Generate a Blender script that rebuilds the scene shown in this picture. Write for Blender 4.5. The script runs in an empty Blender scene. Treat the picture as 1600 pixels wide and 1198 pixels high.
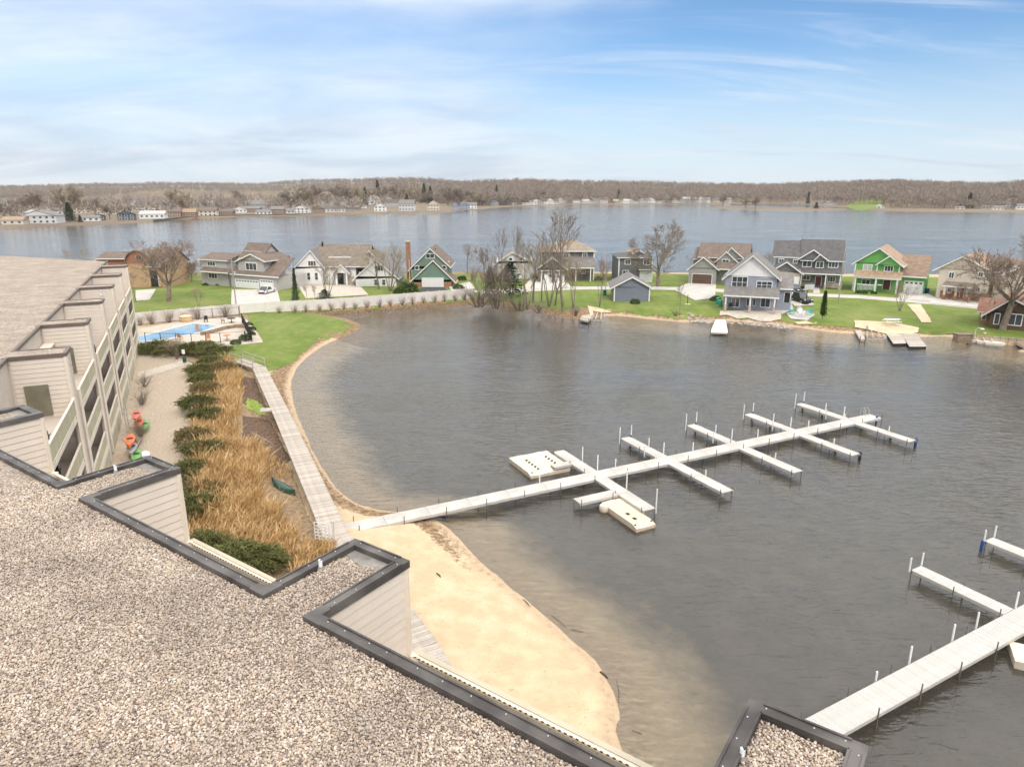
import bpy, bmesh, math, random
import numpy as np
from mathutils import Vector, Matrix, geometry as mgeo
R = math.radians
SC = bpy.context.scene
COL = SC.collection
# ---------------------------------------------------------------- camera, sky, sun, exposure
F, CX, CY, HOR, CAMZ = 1070.0, 800.0, 599.0, 299.0, 22.0
TH = math.atan((CY-HOR)/F); CT, ST = math.cos(TH), math.sin(TH)
cd = bpy.data.cameras.new('camera'); cam = bpy.data.objects.new('camera', cd); COL.objects.link(cam)
cam.location = (0, 0, CAMZ); cam.rotation_euler = (math.pi/2-TH, 0, 0)
cd.sensor_width = 36.0; cd.lens = 36.0*F/1600.0; cd.clip_start = .5; cd.clip_end = 20000
SC.camera = cam
SUN_EL, SUN_AZ = R(46), R(150)      # azimuth clockwise from +Y: the sun stands behind the camera, to the right
world = bpy.data.worlds.new('World'); SC.world = world; world.use_nodes = True
def make_world():
    nt = world.node_tree; N = nt.nodes; L = nt.links; N.clear()
    out = N.new('ShaderNodeOutputWorld'); bg = N.new('ShaderNodeBackground'); bg.inputs[1].default_value = .15
    sky = N.new('ShaderNodeTexSky'); sky.sky_type = 'NISHITA'; sky.sun_disc = False
    sky.sun_elevation = SUN_EL; sky.sun_rotation = SUN_AZ; sky.air_density = 1.0; sky.dust_density = .15; sky.ozone_density = 1.6
    tc = N.new('ShaderNodeTexCoord'); sep = N.new('ShaderNodeSeparateXYZ'); L.new(tc.outputs['Generated'], sep.inputs[0])
    def m(op, a, b=None, c=None):
        n = N.new('ShaderNodeMath'); n.operation = op
        for i, v in enumerate((a, b, c)):
            if v is None: continue
            if isinstance(v, (int, float)): n.inputs[i].default_value = v
            else: L.new(v, n.inputs[i])
        return n.outputs[0]
    zz = m('ADD', m('MAXIMUM', sep.outputs[2], 0.0), .16)
    cx = m('DIVIDE', sep.outputs[0], zz); cy = m('DIVIDE', sep.outputs[1], zz)
    cmb = N.new('ShaderNodeCombineXYZ'); L.new(cx, cmb.inputs[0]); L.new(cy, cmb.inputs[1])
    def noise(scale, detail, loc, sc=(1, 1, 1), dist=0.0, rough=.55):
        mp = N.new('ShaderNodeMapping'); mp.inputs['Location'].default_value = loc; mp.inputs['Scale'].default_value = sc
        L.new(cmb.outputs[0], mp.inputs[0]); n = N.new('ShaderNodeTexNoise'); n.inputs['Scale'].default_value = scale
        n.inputs['Detail'].default_value = detail; n.inputs['Roughness'].default_value = rough; n.inputs['Distortion'].default_value = dist
        L.new(mp.outputs[0], n.inputs['Vector']); return n.outputs[0]
    def ramp(v, a, b):
        n = N.new('ShaderNodeMapRange'); n.interpolation_type = 'SMOOTHSTEP'
        n.inputs[1].default_value = a; n.inputs[2].default_value = b; L.new(v, n.inputs[0]); return n.outputs[0]
    big = noise(.32, 3, (3.1, 1.7, 0)); med = noise(.8, 6, (7.3, 2.2, 0), (.75, 1.15, 1), .6)
    side = m('ADD', m('MULTIPLY', ramp(m('MULTIPLY', sep.outputs[0], -1.0), -.28, .16), .29), m('MULTIPLY', ramp(sep.outputs[2], .205, .31), .85))   # a veil over the western half of the sky
    veil = ramp(m('ADD', m('ADD', m('MULTIPLY', big, .45), m('MULTIPLY', med, .55)), side), .46, 1.06)
    wisp = m('MULTIPLY', ramp(noise(1.5, 7, (2.2, 9.1, 0), (.35, 1.5, 1), 1.1, .6), .44, .78), .62)
    cloud = m('MINIMUM', m('MAXIMUM', veil, wisp), .95)
    tone = N.new('ShaderNodeMix'); tone.data_type = 'RGBA'
    tone.inputs['A'].default_value = (4.2, 4.8, 5.8, 1); tone.inputs['B'].default_value = (6.5, 6.75, 7.2, 1)
    L.new(ramp(noise(1.1, 5, (1.4, 5.2, 0), (.8, 1.2, 1), .4), .32, .66), tone.inputs['Factor'])
    low = m('MULTIPLY', ramp(m('MULTIPLY', sep.outputs[2], -1.0), -.20, .0), .85)
    hz = N.new('ShaderNodeMix'); hz.data_type = 'RGBA'; L.new(low, hz.inputs['Factor'])
    gain = N.new('ShaderNodeMix'); gain.data_type = 'RGBA'; gain.blend_type = 'MULTIPLY'; gain.inputs['Factor'].default_value = 1
    L.new(sky.outputs[0], gain.inputs['A']); gain.inputs['B'].default_value = (.64, .84, 1.02, 1)
    L.new(gain.outputs['Result'], hz.inputs['A']); hz.inputs['B'].default_value = (5.3, 6.0, 6.9, 1)
    mix = N.new('ShaderNodeMix'); mix.data_type = 'RGBA'; L.new(cloud, mix.inputs['Factor'])
    neu = N.new('ShaderNodeMix'); neu.data_type = 'RGBA'; L.new(ramp(sep.outputs[2], .16, .36), neu.inputs['Factor']); L.new(tone.outputs['Result'], neu.inputs['A']); neu.inputs['B'].default_value = (6.7, 6.68, 6.65, 1)
    zen = N.new('ShaderNodeVectorMath'); zen.operation = 'SCALE'; L.new(neu.outputs['Result'], zen.inputs[0])       # an overcast sky grows brighter towards the zenith
    L.new(m('ADD', m('MULTIPLY', m('MAXIMUM', sep.outputs[2], 0.0), 1.7), .88), zen.inputs['Scale'])
    L.new(hz.outputs['Result'], mix.inputs['A']); L.new(zen.outputs[0], mix.inputs['B'])
    L.new(mix.outputs['Result'], bg.inputs[0]); L.new(bg.outputs[0], out.inputs[0])
make_world()
sl = bpy.data.lights.new('sun', 'SUN'); sl.energy = 2.1; sl.angle = R(12); sl.color = (1.0, .92, .82)
sun = bpy.data.objects.new('sun', sl); COL.objects.link(sun)
sun.rotation_euler = Vector((-math.sin(SUN_AZ)*math.cos(SUN_EL), -math.cos(SUN_AZ)*math.cos(SUN_EL), -math.sin(SUN_EL))).to_track_quat('-Z', 'Y').to_euler()
SC.view_settings.view_transform = 'Standard'; SC.view_settings.look = 'None'
SC.view_settings.exposure = -0.10; SC.view_settings.gamma = 1.0; SC.view_settings.use_curve_mapping = False
SC.render.engine = 'CYCLES'
SC.cycles.use_denoising = True; SC.cycles.use_adaptive_sampling = True; SC.cycles.adaptive_threshold = .025; SC.cycles.max_bounces = 6; SC.cycles.transparent_max_bounces = 12
SC.cycles.volume_bounces = 0; SC.cycles.caustics_reflective = False; SC.cycles.caustics_refractive = False
# ---------------------------------------------------------------- pixel <-> place
def U(px, py, z=0.0):
    dx = (px-CX)/F; dy = (CY-py)/F
    d = (dx, CT+dy*ST, -ST+dy*CT); t = (z-CAMZ)/d[2]
    return (d[0]*t, d[1]*t, z)
def U2(px, py, z=0.0): return U(px, py, z)[:2]
def zat(x, y, py):                       # height of the point over (x, y) that projects to row py
    k = (CY-py)/F
    return CAMZ + y*(k*CT-ST)/(CT+k*ST)
# ---------------------------------------------------------------- materials
MATS = {}
def mat(name, col, rough=.75, var=.18, scale=1.5, bump=0.0, bscale=12.0, metal=0.0, col2=None, rnd=0.0, lap=0.0, spec=.35, axis=2, rib=0.0, detail=4, mixlo=.35, mixhi=.7):
    if name in MATS: return MATS[name]
    m = bpy.data.materials.new(name); m.use_nodes = True; MATS[name] = m
    nt = m.node_tree; N = nt.nodes; L = nt.links; b = N['Principled BSDF']
    b.inputs['Roughness'].default_value = rough; b.inputs['Metallic'].default_value = metal; b.inputs['Specular IOR Level'].default_value = spec
    tc = N.new('ShaderNodeTexCoord')
    n = N.new('ShaderNodeTexNoise'); n.inputs['Scale'].default_value = scale; n.inputs['Detail'].default_value = detail; L.new(tc.outputs['Object'], n.inputs['Vector'])
    mr = N.new('ShaderNodeMapRange'); mr.inputs[1].default_value = mixlo; mr.inputs[2].default_value = mixhi; L.new(n.outputs[0], mr.inputs[0])
    mx = N.new('ShaderNodeMix'); mx.data_type = 'RGBA'; L.new(mr.outputs[0], mx.inputs['Factor'])
    c2 = col2 or tuple(min(1, c*(1+var)) for c in col); c1 = col if col2 else tuple(c*(1-var) for c in col)
    mx.inputs['A'].default_value = (*c1, 1); mx.inputs['B'].default_value = (*c2, 1)
    last = mx.outputs['Result']
    if rnd:
        oi = N.new('ShaderNodeObjectInfo'); hv = N.new('ShaderNodeHueSaturation'); r2 = N.new('ShaderNodeMapRange')
        r2.inputs[3].default_value = 1-rnd; r2.inputs[4].default_value = 1+rnd; L.new(oi.outputs['Random'], r2.inputs[0])
        L.new(r2.outputs[0], hv.inputs['Value']); L.new(last, hv.inputs['Color']); last = hv.outputs[0]
    L.new(last, b.inputs['Base Color'])
    h = None
    if bump:
        n2 = N.new('ShaderNodeTexNoise'); n2.inputs['Scale'].default_value = bscale; n2.inputs['Detail'].default_value = 5; L.new(tc.outputs['Object'], n2.inputs['Vector'])
        bp = N.new('ShaderNodeBump'); bp.inputs['Distance'].default_value = bump; L.new(n2.outputs[0], bp.inputs['Height']); h = bp
    if lap:
        sp = N.new('ShaderNodeSeparateXYZ'); L.new(tc.outputs['Object'], sp.inputs[0])
        mo = N.new('ShaderNodeMath'); mo.operation = 'FLOORED_MODULO'; mo.inputs[1].default_value = lap; L.new(sp.outputs[axis], mo.inputs[0])
        bp2 = N.new('ShaderNodeBump'); bp2.inputs['Distance'].default_value = .12; bp2.invert = True; bp2.inputs['Strength'].default_value = .6; L.new(mo.outputs[0], bp2.inputs['Height'])
        if h: L.new(h.outputs[0], bp2.inputs['Normal'])
        h = bp2
    if h: L.new(h.outputs[0], b.inputs['Normal'])
    return m
def mat_glass(name, col=(.03, .035, .04)):
    if name in MATS: return MATS[name]
    m = mat(name, col, .06, .3, .6, spec=.8); return m
# ---------------------------------------------------------------- mesh building
class MB:
    def __init__(s): s.v = []; s.f = []; s.sm = []
    def add(s, vs, fs, smooth=False):
        o = len(s.v); s.v += [tuple(p) for p in vs]; s.f += [tuple(i+o for i in q) for q in fs]; s.sm += [smooth]*len(fs); return s
    def box(s, x0, x1, y0, y1, z0, z1):
        return s.add([(x0,y0,z0),(x1,y0,z0),(x1,y1,z0),(x0,y1,z0),(x0,y0,z1),(x1,y0,z1),(x1,y1,z1),(x0,y1,z1)],
                     [(0,3,2,1),(4,5,6,7),(0,1,5,4),(1,2,6,5),(2,3,7,6),(3,0,4,7)])
    def obox(s, c, ax, ay, az):           # box about c with half-axis vectors
        c = Vector(c); ax = Vector(ax); ay = Vector(ay); az = Vector(az)
        P = [c-ax-ay-az, c+ax-ay-az, c+ax+ay-az, c-ax+ay-az, c-ax-ay+az, c+ax-ay+az, c+ax+ay+az, c-ax+ay+az]
        return s.add(P, [(0,3,2,1),(4,5,6,7),(0,1,5,4),(1,2,6,5),(2,3,7,6),(3,0,4,7)])
    def bar(s, a, b, w, h):               # rectangular bar from a to b
        a = Vector(a); b = Vector(b); d = (b-a); l = d.length
        if l < 1e-6: return s
        d /= l; up = Vector((0,0,1)) if abs(d.z) < .95 else Vector((0,1,0))
        sd = d.cross(up).normalized(); uu = sd.cross(d)
        return s.obox((a+b)/2, d*l/2, sd*w/2, uu*h/2)
    def prism(s, poly, z0, z1):           # convex or simple polygon, vertical sides
        n = len(poly); ar = sum(poly[i][0]*poly[(i+1) % n][1]-poly[(i+1) % n][0]*poly[i][1] for i in range(n))
        if ar < 0: poly = poly[::-1]
        tri = mgeo.tessellate_polygon([[Vector((p[0], p[1], 0)) for p in poly]]) if n > 4 else ([(0,1,2),(0,2,3)] if n == 4 else [(0,1,2)])
        vs = [(p[0],p[1],z0) for p in poly]+[(p[0],p[1],z1) for p in poly]; fs = []
        for t in tri:
            a, b, c = t
            cr = (poly[b][0]-poly[a][0])*(poly[c][1]-poly[a][1])-(poly[b][1]-poly[a][1])*(poly[c][0]-poly[a][0])
            if cr < 0: a, b, c = a, c, b
            fs.append((a+n, b+n, c+n)); fs.append((c, b, a))
        fs += [(i, (i+1) % n, (i+1) % n+n, i+n) for i in range(n)]
        return s.add(vs, fs)
    def extrude(s, pts, vec):             # planar polygon (3D, convex order) swept along vec
        n = len(pts); P = [Vector(p) for p in pts]; Q = [p+Vector(vec) for p in P]
        nrm = Vector((0,0,0))
        for i in range(n): nrm += P[i].cross(P[(i+1) % n])
        if nrm.dot(Vector(vec)) > 0: P, Q = P[::-1], Q[::-1]
        return s.add(P+Q, [tuple(range(n)), tuple(range(2*n-1, n-1, -1))]+[((i+1) % n, i, i+n, (i+1) % n+n) for i in range(n)])
    def tube(s, pts, rad, n=6, cap=True, smooth=True):
        pts = [Vector(p) for p in pts]
        if not hasattr(rad, '__len__'): rad = [rad]*len(pts)
        vs = []; fs = []; k = len(pts)
        for i, p in enumerate(pts):
            d = (pts[min(i+1, k-1)]-pts[max(i-1, 0)]).normalized()
            a = d.cross(Vector((0,0,1)) if abs(d.z) < .9 else Vector((1,0,0))).normalized(); b = d.cross(a)
            vs += [p+(a*math.cos(2*math.pi*j/n)+b*math.sin(2*math.pi*j/n))*rad[i] for j in range(n)]
        for i in range(k-1):
            fs += [(i*n+j, i*n+(j+1) % n, (i+1)*n+(j+1) % n, (i+1)*n+j) for j in range(n)]
        s.add(vs, fs, smooth)
        if cap: s.add(vs[:n], [tuple(range(n-1, -1, -1))]); s.add(vs[-n:], [tuple(range(n))])
        return s
    def lathe(s, c, prof, n=12, smooth=True):
        vs = []; fs = []; k = len(prof)
        for r, z in prof: vs += [(c[0]+r*math.cos(2*math.pi*j/n), c[1]+r*math.sin(2*math.pi*j/n), c[2]+z) for j in range(n)]
        for i in range(k-1): fs += [(i*n+j, i*n+(j+1) % n, (i+1)*n+(j+1) % n, (i+1)*n+j) for j in range(n)]
        s.add(vs, fs, smooth); s.add(vs[:n], [tuple(range(n-1, -1, -1))]); s.add(vs[-n:], [tuple(range(n))]); return s
    def mesh(s, name, m):
        me = bpy.data.meshes.new(name); me.from_pydata(s.v, [], s.f)
        if any(s.sm): me.polygons.foreach_set('use_smooth', s.sm)
        if m: me.materials.append(m)
        return me
    def build(s, name, m, parent=None, world=False):
        return link(name, s.mesh(name, m), parent, world)
def link(name, me, parent=None, world=False, loc=None, rz=0.0, scale=None):
    o = bpy.data.objects.new(name, me); COL.objects.link(o)
    if parent is not None:
        o.parent = parent
        if world: o.matrix_parent_inverse = Matrix.Translation(-parent.location)
    if loc is not None: o.location = loc
    if rz: o.rotation_euler.z = rz
    if scale is not None: o.scale = scale if hasattr(scale, '__len__') else (scale,)*3
    return o
def np_mesh(name, V, Fc, m, smooth=False, attr=None):
    """V (n,3) float array, Fc (m,k) int array of faces, attr: dict name -> (n,) floats"""
    V = np.ascontiguousarray(V, dtype=np.float32); Fc = np.ascontiguousarray(Fc, dtype=np.int32); k = Fc.shape[1]
    me = bpy.data.meshes.new(name); me.vertices.add(len(V)); me.vertices.foreach_set('co', V.ravel())
    me.loops.add(Fc.size); me.loops.foreach_set('vertex_index', Fc.ravel())
    me.polygons.add(len(Fc)); me.polygons.foreach_set('loop_start', np.arange(0, Fc.size, k, dtype=np.int32))
    try: me.polygons.foreach_set('loop_total', np.full(len(Fc), k, dtype=np.int32))
    except Exception: pass
    if smooth: me.polygons.foreach_set('use_smooth', np.ones(len(Fc), dtype=bool))
    for an, av in (attr or {}).items():
        a = me.attributes.new(an, 'FLOAT', 'POINT'); a.data.foreach_set('value', np.ascontiguousarray(av, dtype=np.float32))
    me.update(calc_edges=True); me.validate()
    if m: me.materials.append(m)
    return me
def tag(o, label=None, cat=None, group=None, kind=None):
    if label: o['label'] = label
    if cat: o['category'] = cat
    if group: o['group'] = group
    if kind: o['kind'] = kind
    return o
def thing(name, label, cat, loc=(0,0,0), rz=0.0, group=None, scale=None):
    o = bpy.data.objects.new(name, None); COL.objects.link(o); o.location = loc; o.rotation_euler.z = rz
    o.empty_display_size = .3
    if scale is not None: o.scale = scale if hasattr(scale, '__len__') else (scale,)*3
    return tag(o, label, cat, group)
def copy_tree(o, parent=None):
    c = o.copy(); COL.objects.link(c); c.parent = parent
    for ch in list(o.children): copy_tree(ch, c)
    return c
ORD = ['first','second','third','fourth','fifth','sixth','seventh','eighth','ninth','tenth','eleventh','twelfth','thirteenth','fourteenth','fifteenth','sixteenth','seventeenth','eighteenth','nineteenth','twentieth'] + \
      ['twenty-'+w for w in ('first','second','third','fourth','fifth','sixth','seventh','eighth','ninth')] + ['thirtieth'] + ['thirty-'+w for w in ('first','second','third','fourth','fifth','sixth')]
# ---------------------------------------------------------------- terrain
def smooth_line(P, n=4):
    P = [np.array(p, float) for p in P]; out = []
    for i in range(len(P)-1):
        p0 = P[max(i-1, 0)]; p1 = P[i]; p2 = P[i+1]; p3 = P[min(i+2, len(P)-1)]
        for k in range(n):
            t = k/n
            out.append(.5*((2*p1)+(-p0+p2)*t+(2*p0-5*p1+4*p2-p3)*t*t+(-p0+3*p1-3*p2+p3)*t**3))
    out.append(P[-1]); return [tuple(q) for q in out]
def sdist(X, Y, poly):
    """signed distance, positive inside"""
    X = np.asarray(X, float).ravel(); Y = np.asarray(Y, float).ravel()
    best = np.full(X.shape, 1e18); ins = np.zeros(X.shape, bool); n = len(poly)
    for i in range(n):
        ax, ay = poly[i]; bx, by = poly[(i+1) % n]; dx, dy = bx-ax, by-ay; L = dx*dx+dy*dy+1e-12
        t = np.clip(((X-ax)*dx+(Y-ay)*dy)/L, 0, 1)
        best = np.minimum(best, (X-ax-t*dx)**2+(Y-ay-t*dy)**2)
        if ay != by:
            c = ((ay > Y) != (by > Y)) & (X < (bx-ax)*(Y-ay)/(by-ay)+ax); ins ^= c
    d = np.sqrt(best); return np.where(ins, d, -d)
SHORE_PX = [(978,1198),(970,1120),(940,1045),(895,1000),(850,960),(795,915),(745,870),(705,830),(672,808),(630,799),(590,796),(545,778),(508,738),(478,680),(458,625),(456,595),
 (470,568),(505,540),(545,523),(563,511),(550,501),(508,494),(560,489),(640,482),(740,476),(800,478),(850,488),(905,499),(960,493),(1060,503),(1110,501),(1180,504),(1240,511),
 (1300,519),(1345,522),(1400,527),(1480,526),(1530,534),(1600,541),(1720,556)]
SHORE = smooth_line([(9,-22),(7.5,4)]+[U2(x, y) for x, y in SHORE_PX]+[(190,92)], 4)
LAND = SHORE+[(260,110),(250,186),(150,185),(110,184),(60,186),(20,190),(-20,190),(-60,192),(-95,190),(-150,196),(-280,200),(-330,100),(-220,-22)]
def fbm(x, y, s=1.0, seed=0.0, oct=4):
    o = 0; a = 1.0; f = 1/s
    for k in range(oct):
        o = o+a*np.sin(x*f+1.7*np.sin(y*f*.83+seed+k*2.1)+seed*1.3+k)*np.cos(y*f*1.09+1.3*np.sin(x*f*.71+seed*2+k*1.7)+k*2.3)
        a *= .5; f *= 2.03
    return o
def height(x, y):
    x = np.asarray(x, float); y = np.asarray(y, float); shp = x.shape
    d = sdist(x, y, LAND).reshape(shp)
    d = d+.07*fbm(x, y, 1.1, 1.0)*np.clip((130-y)/60, .3, 1)
    t = np.clip((y-78)/25, 0, 1); Lr = 7.0*(1-t)+2.4*t
    up = 1.4*(1-np.exp(-np.maximum(d, 0)/Lr)); dn = -2.5*(1-np.exp(np.minimum(d, 0)/(11.0*(1-t)+5*t)))
    return np.where(d > 0, up, dn)
def h1(x, y): return float(height(np.array([x]), np.array([y]))[0])
def ground_material():
    m = bpy.data.materials.new('shore_ground'); m.use_nodes = True; nt = m.node_tree; N = nt.nodes; L = nt.links; b = N['Principled BSDF']
    b.inputs['Roughness'].default_value = .9; b.inputs['Specular IOR Level'].default_value = .2
    geo = N.new('ShaderNodeNewGeometry')
    def noise(s, d=5, dist=0.0):
        n = N.new('ShaderNodeTexNoise'); n.inputs['Scale'].default_value = s; n.inputs['Detail'].default_value = d; n.inputs['Distortion'].default_value = dist
        L.new(geo.outputs['Position'], n.inputs['Vector']); return n.outputs[0]
    def at(n):
        a = N.new('ShaderNodeAttribute'); a.attribute_name = n; return a.outputs['Fac']
    def rng(v, a, b2):
        r = N.new('ShaderNodeMapRange'); r.interpolation_type = 'SMOOTHSTEP'; r.inputs[1].default_value = a; r.inputs[2].default_value = b2; L.new(v, r.inputs[0]); return r.outputs[0]
    def mixc(f, a, b2):
        x = N.new('ShaderNodeMix'); x.data_type = 'RGBA'; L.new(f, x.inputs['Factor'])
        for k, v in (('A', a), ('B', b2)):
            if isinstance(v, tuple): x.inputs[k].default_value = (*v, 1)
            else: L.new(v, x.inputs[k])
        return x.outputs['Result']
    def ma(op, a, b2):
        n = N.new('ShaderNodeMath'); n.operation = op
        for i, v in enumerate((a, b2)):
            if isinstance(v, (int, float)): n.inputs[i].default_value = v
            else: L.new(v, n.inputs[i])
        return n.outputs[0]
    sand = mixc(rng(noise(.8), .35, .7), (.50,.385,.245), (.59,.47,.315))
    sand = mixc(rng(noise(7, 7, .6), .58, .72), sand, (.42,.31,.19))
    wet = mixc(rng(noise(2.2), .3, .7), (.42,.31,.205), (.50,.38,.25))
    litter = mixc(rng(noise(3.1, 7), .38, .66), (.17,.105,.06), (.36,.25,.15))
    soil = mixc(rng(noise(1.6, 7), .35, .68), (.20,.14,.09), (.33,.25,.17))
    silt = mixc(rng(noise(.5, 6), .35, .7), (.066,.064,.055), (.10,.093,.077))  # muddy bed tone, also the painted dimming of light under deep water
    c = mixc(at('soil'), sand, soil)
    c = mixc(rng(ma('ADD', at('wet'), ma('MULTIPLY', ma('SUBTRACT', noise(1.7), .5), .35)), .35, .75), c, wet)
    c = mixc(rng(ma('MULTIPLY', at('wrack'), ma('ADD', noise(3.7, 6, .8), .1)), .27, .47), c, litter)
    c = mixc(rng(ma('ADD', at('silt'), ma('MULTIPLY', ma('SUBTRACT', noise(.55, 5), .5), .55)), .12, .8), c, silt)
    L.new(c, b.inputs['Base Color'])
    bp = N.new('ShaderNodeBump'); bp.inputs['Distance'].default_value = .07; L.new(noise(3.0, 9), bp.inputs['Height']); L.new(bp.outputs[0], b.inputs['Normal'])
    return m
def grid_faces(nr, nc):
    i = np.arange(nr-1)[:, None]*nc+np.arange(nc-1)[None, :]
    return np.stack([i, i+1, i+nc+1, i+nc], -1).reshape(-1, 4)
def make_ground():
    ys = [-22.0]
    while ys[-1] < 200: ys.append(ys[-1]+(1.2 if ys[-1] < 14 else .32+.0055*max(0, ys[-1]-20)))
    ys = np.array(ys); a = np.linspace(-1.3, 1.3, 470)
    Y, A = np.meshgrid(ys, a, indexing='ij'); X = A*(np.maximum(Y, 0)+34)
    d = sdist(X, Y, LAND).reshape(X.shape); Z = height(X, Y)
    fl = np.clip((Y-86)/8, 0, 1)*np.clip((X+70)/5, 0, 1)
    soil = np.clip(np.clip((Y-104)/8, 0, 1)*np.clip(1.3-np.clip((X-12)/6, 0, 1), 0, 1)+np.clip((d-9.5)/2.5, 0, 1)*.9*np.clip((95-Y)/5, 0, 1), 0, 1)
    wet = np.exp(-np.maximum(d, 0)/1.1)*np.clip(1-np.clip((Y-100)/5, 0, 1)*.3, 0, 1)
    wr = np.exp(-((d-1.3)/.7)**2)*np.clip((Y-30)/12, .25, 1)+np.exp(-((d-.3)/.35)**2)*.5
    wr = np.where((Y > 43) & (Y < 62) & (X < -4), np.exp(-((d-.9)/.9)**2)*1.0, wr)
    wr = np.where((Y > 60) & (Y < 112), np.exp(-((d-1.6)/1.3)**2)*1.15, wr)
    wr = np.where((Y > 104) & (X < 14), np.clip(1.2-np.maximum(d, 0)/6, 0, 1), wr)
    silt = np.clip((-d-1.3)/7.0, 0, 1)**.8  # silt away from shore; its darkening also stands in for light absorbed with depth
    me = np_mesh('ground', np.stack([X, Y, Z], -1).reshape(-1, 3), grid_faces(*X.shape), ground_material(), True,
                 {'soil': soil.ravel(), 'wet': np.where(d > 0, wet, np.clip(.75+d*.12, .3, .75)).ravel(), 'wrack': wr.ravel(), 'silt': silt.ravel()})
    tag(link('ground', me), kind='structure')
make_ground()
MB().add([(-6000,-300,-2.7),(6000,-300,-2.7),(6000,6000,-2.7),(-6000,6000,-2.7)], [(0,1,2,3)]).build('lake_bed', mat('silt', (.078,.073,.062), .9, .3, .05))['kind'] = 'structure'  # deep silt, with the light lost under water painted into its dark colour
def water_material():
    m = bpy.data.materials.new('lake_water'); m.use_nodes = True; nt = m.node_tree; N = nt.nodes; L = nt.links; N.clear()
    out = N.new('ShaderNodeOutputMaterial'); geo = N.new('ShaderNodeNewGeometry')
    def noise(scale, sc, rot, detail=3, dist=0.0, rough=.5):
        mp = N.new('ShaderNodeMapping'); mp.inputs['Scale'].default_value = sc; mp.inputs['Rotation'].default_value = (0, 0, rot)
        L.new(geo.outputs['Position'], mp.inputs[0]); n = N.new('ShaderNodeTexNoise'); n.inputs['Scale'].default_value = scale
        n.inputs['Detail'].default_value = detail; n.inputs['Distortion'].default_value = dist; n.inputs['Roughness'].default_value = rough
        L.new(mp.outputs[0], n.inputs['Vector']); return n.outputs[0]
    def ma(op, a, b):
        n = N.new('ShaderNodeMath'); n.operation = op
        for i, v in enumerate((a, b)):
            if isinstance(v, (int, float)): n.inputs[i].default_value = v
            else: L.new(v, n.inputs[i])
        return n.outputs[0]
    gust = N.new('ShaderNodeMapRange'); gust.inputs[1].default_value = .34; gust.inputs[2].default_value = .66; gust.inputs[3].default_value = .45; gust.inputs[4].default_value = 1.35
    L.new(noise(.035, (1, 1.6, 1), .3, 4), gust.inputs[0])
    w = ma('ADD', ma('MULTIPLY', noise(1.1, (.75, 1.9, 1), -.22, 1.5, .6), 1.0), ma('MULTIPLY', noise(3.4, (.7, 1.7, 1), .12, 1.5, .6), .36))
    w = ma('ADD', ma('MULTIPLY', w, gust.outputs[0]), ma('MULTIPLY', noise(.25, (.8, 2.0, 1), -.1, 2), .6))
    sx = N.new('ShaderNodeSeparateXYZ'); L.new(geo.outputs['Position'], sx.inputs[0]); calm = N.new('ShaderNodeMapRange'); calm.inputs[1].default_value = 170; calm.inputs[2].default_value = 260; calm.inputs[3].default_value = 1; calm.inputs[4].default_value = .55; L.new(sx.outputs[1], calm.inputs[0]); w = ma('MULTIPLY', w, calm.outputs[0])      # the open lake lies calmer than the lagoon
    bp = N.new('ShaderNodeBump'); bp.inputs['Distance'].default_value = .10; bp.inputs['Strength'].default_value = 1.0; L.new(w, bp.inputs['Height'])
    fr = N.new('ShaderNodeFresnel'); fr.inputs['IOR'].default_value = 1.55; L.new(bp.outputs[0], fr.inputs['Normal'])
    gl = N.new('ShaderNodeBsdfGlossy'); gl.inputs['Roughness'].default_value = .09; gl.inputs['Color'].default_value = (.95,.95,.95,1); L.new(bp.outputs[0], gl.inputs['Normal'])
    tr = N.new('ShaderNodeBsdfTransparent'); tr.inputs['Color'].default_value = (.96,.95,.91,1)
    df = N.new('ShaderNodeBsdfDiffuse'); df.inputs['Color'].default_value = (.34,.29,.225,1)     # suspended silt
    body = N.new('ShaderNodeMixShader'); body.inputs[0].default_value = .09; L.new(tr.outputs[0], body.inputs[1]); L.new(df.outputs[0], body.inputs[2])
    mx = N.new('ShaderNodeMixShader'); L.new(fr.outputs[0], mx.inputs[0]); L.new(body.outputs[0], mx.inputs[1]); L.new(gl.outputs[0], mx.inputs[2])
    L.new(mx.outputs[0], out.inputs[0]); return m
MB().add([(-6000,-300,0),(6000,-300,0),(6000,6000,0),(-6000,6000,0)], [(0,1,2,3)]).build('water', water_material())['kind'] = 'structure'
def in_poly(x, y, poly):
    c = False; n = len(poly)
    for i in range(n):
        ax, ay = poly[i]; bx, by = poly[(i+1) % n]
        if (ay > y) != (by > y) and x < (bx-ax)*(y-ay)/(by-ay)+ax: c = not c
    return c
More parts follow.
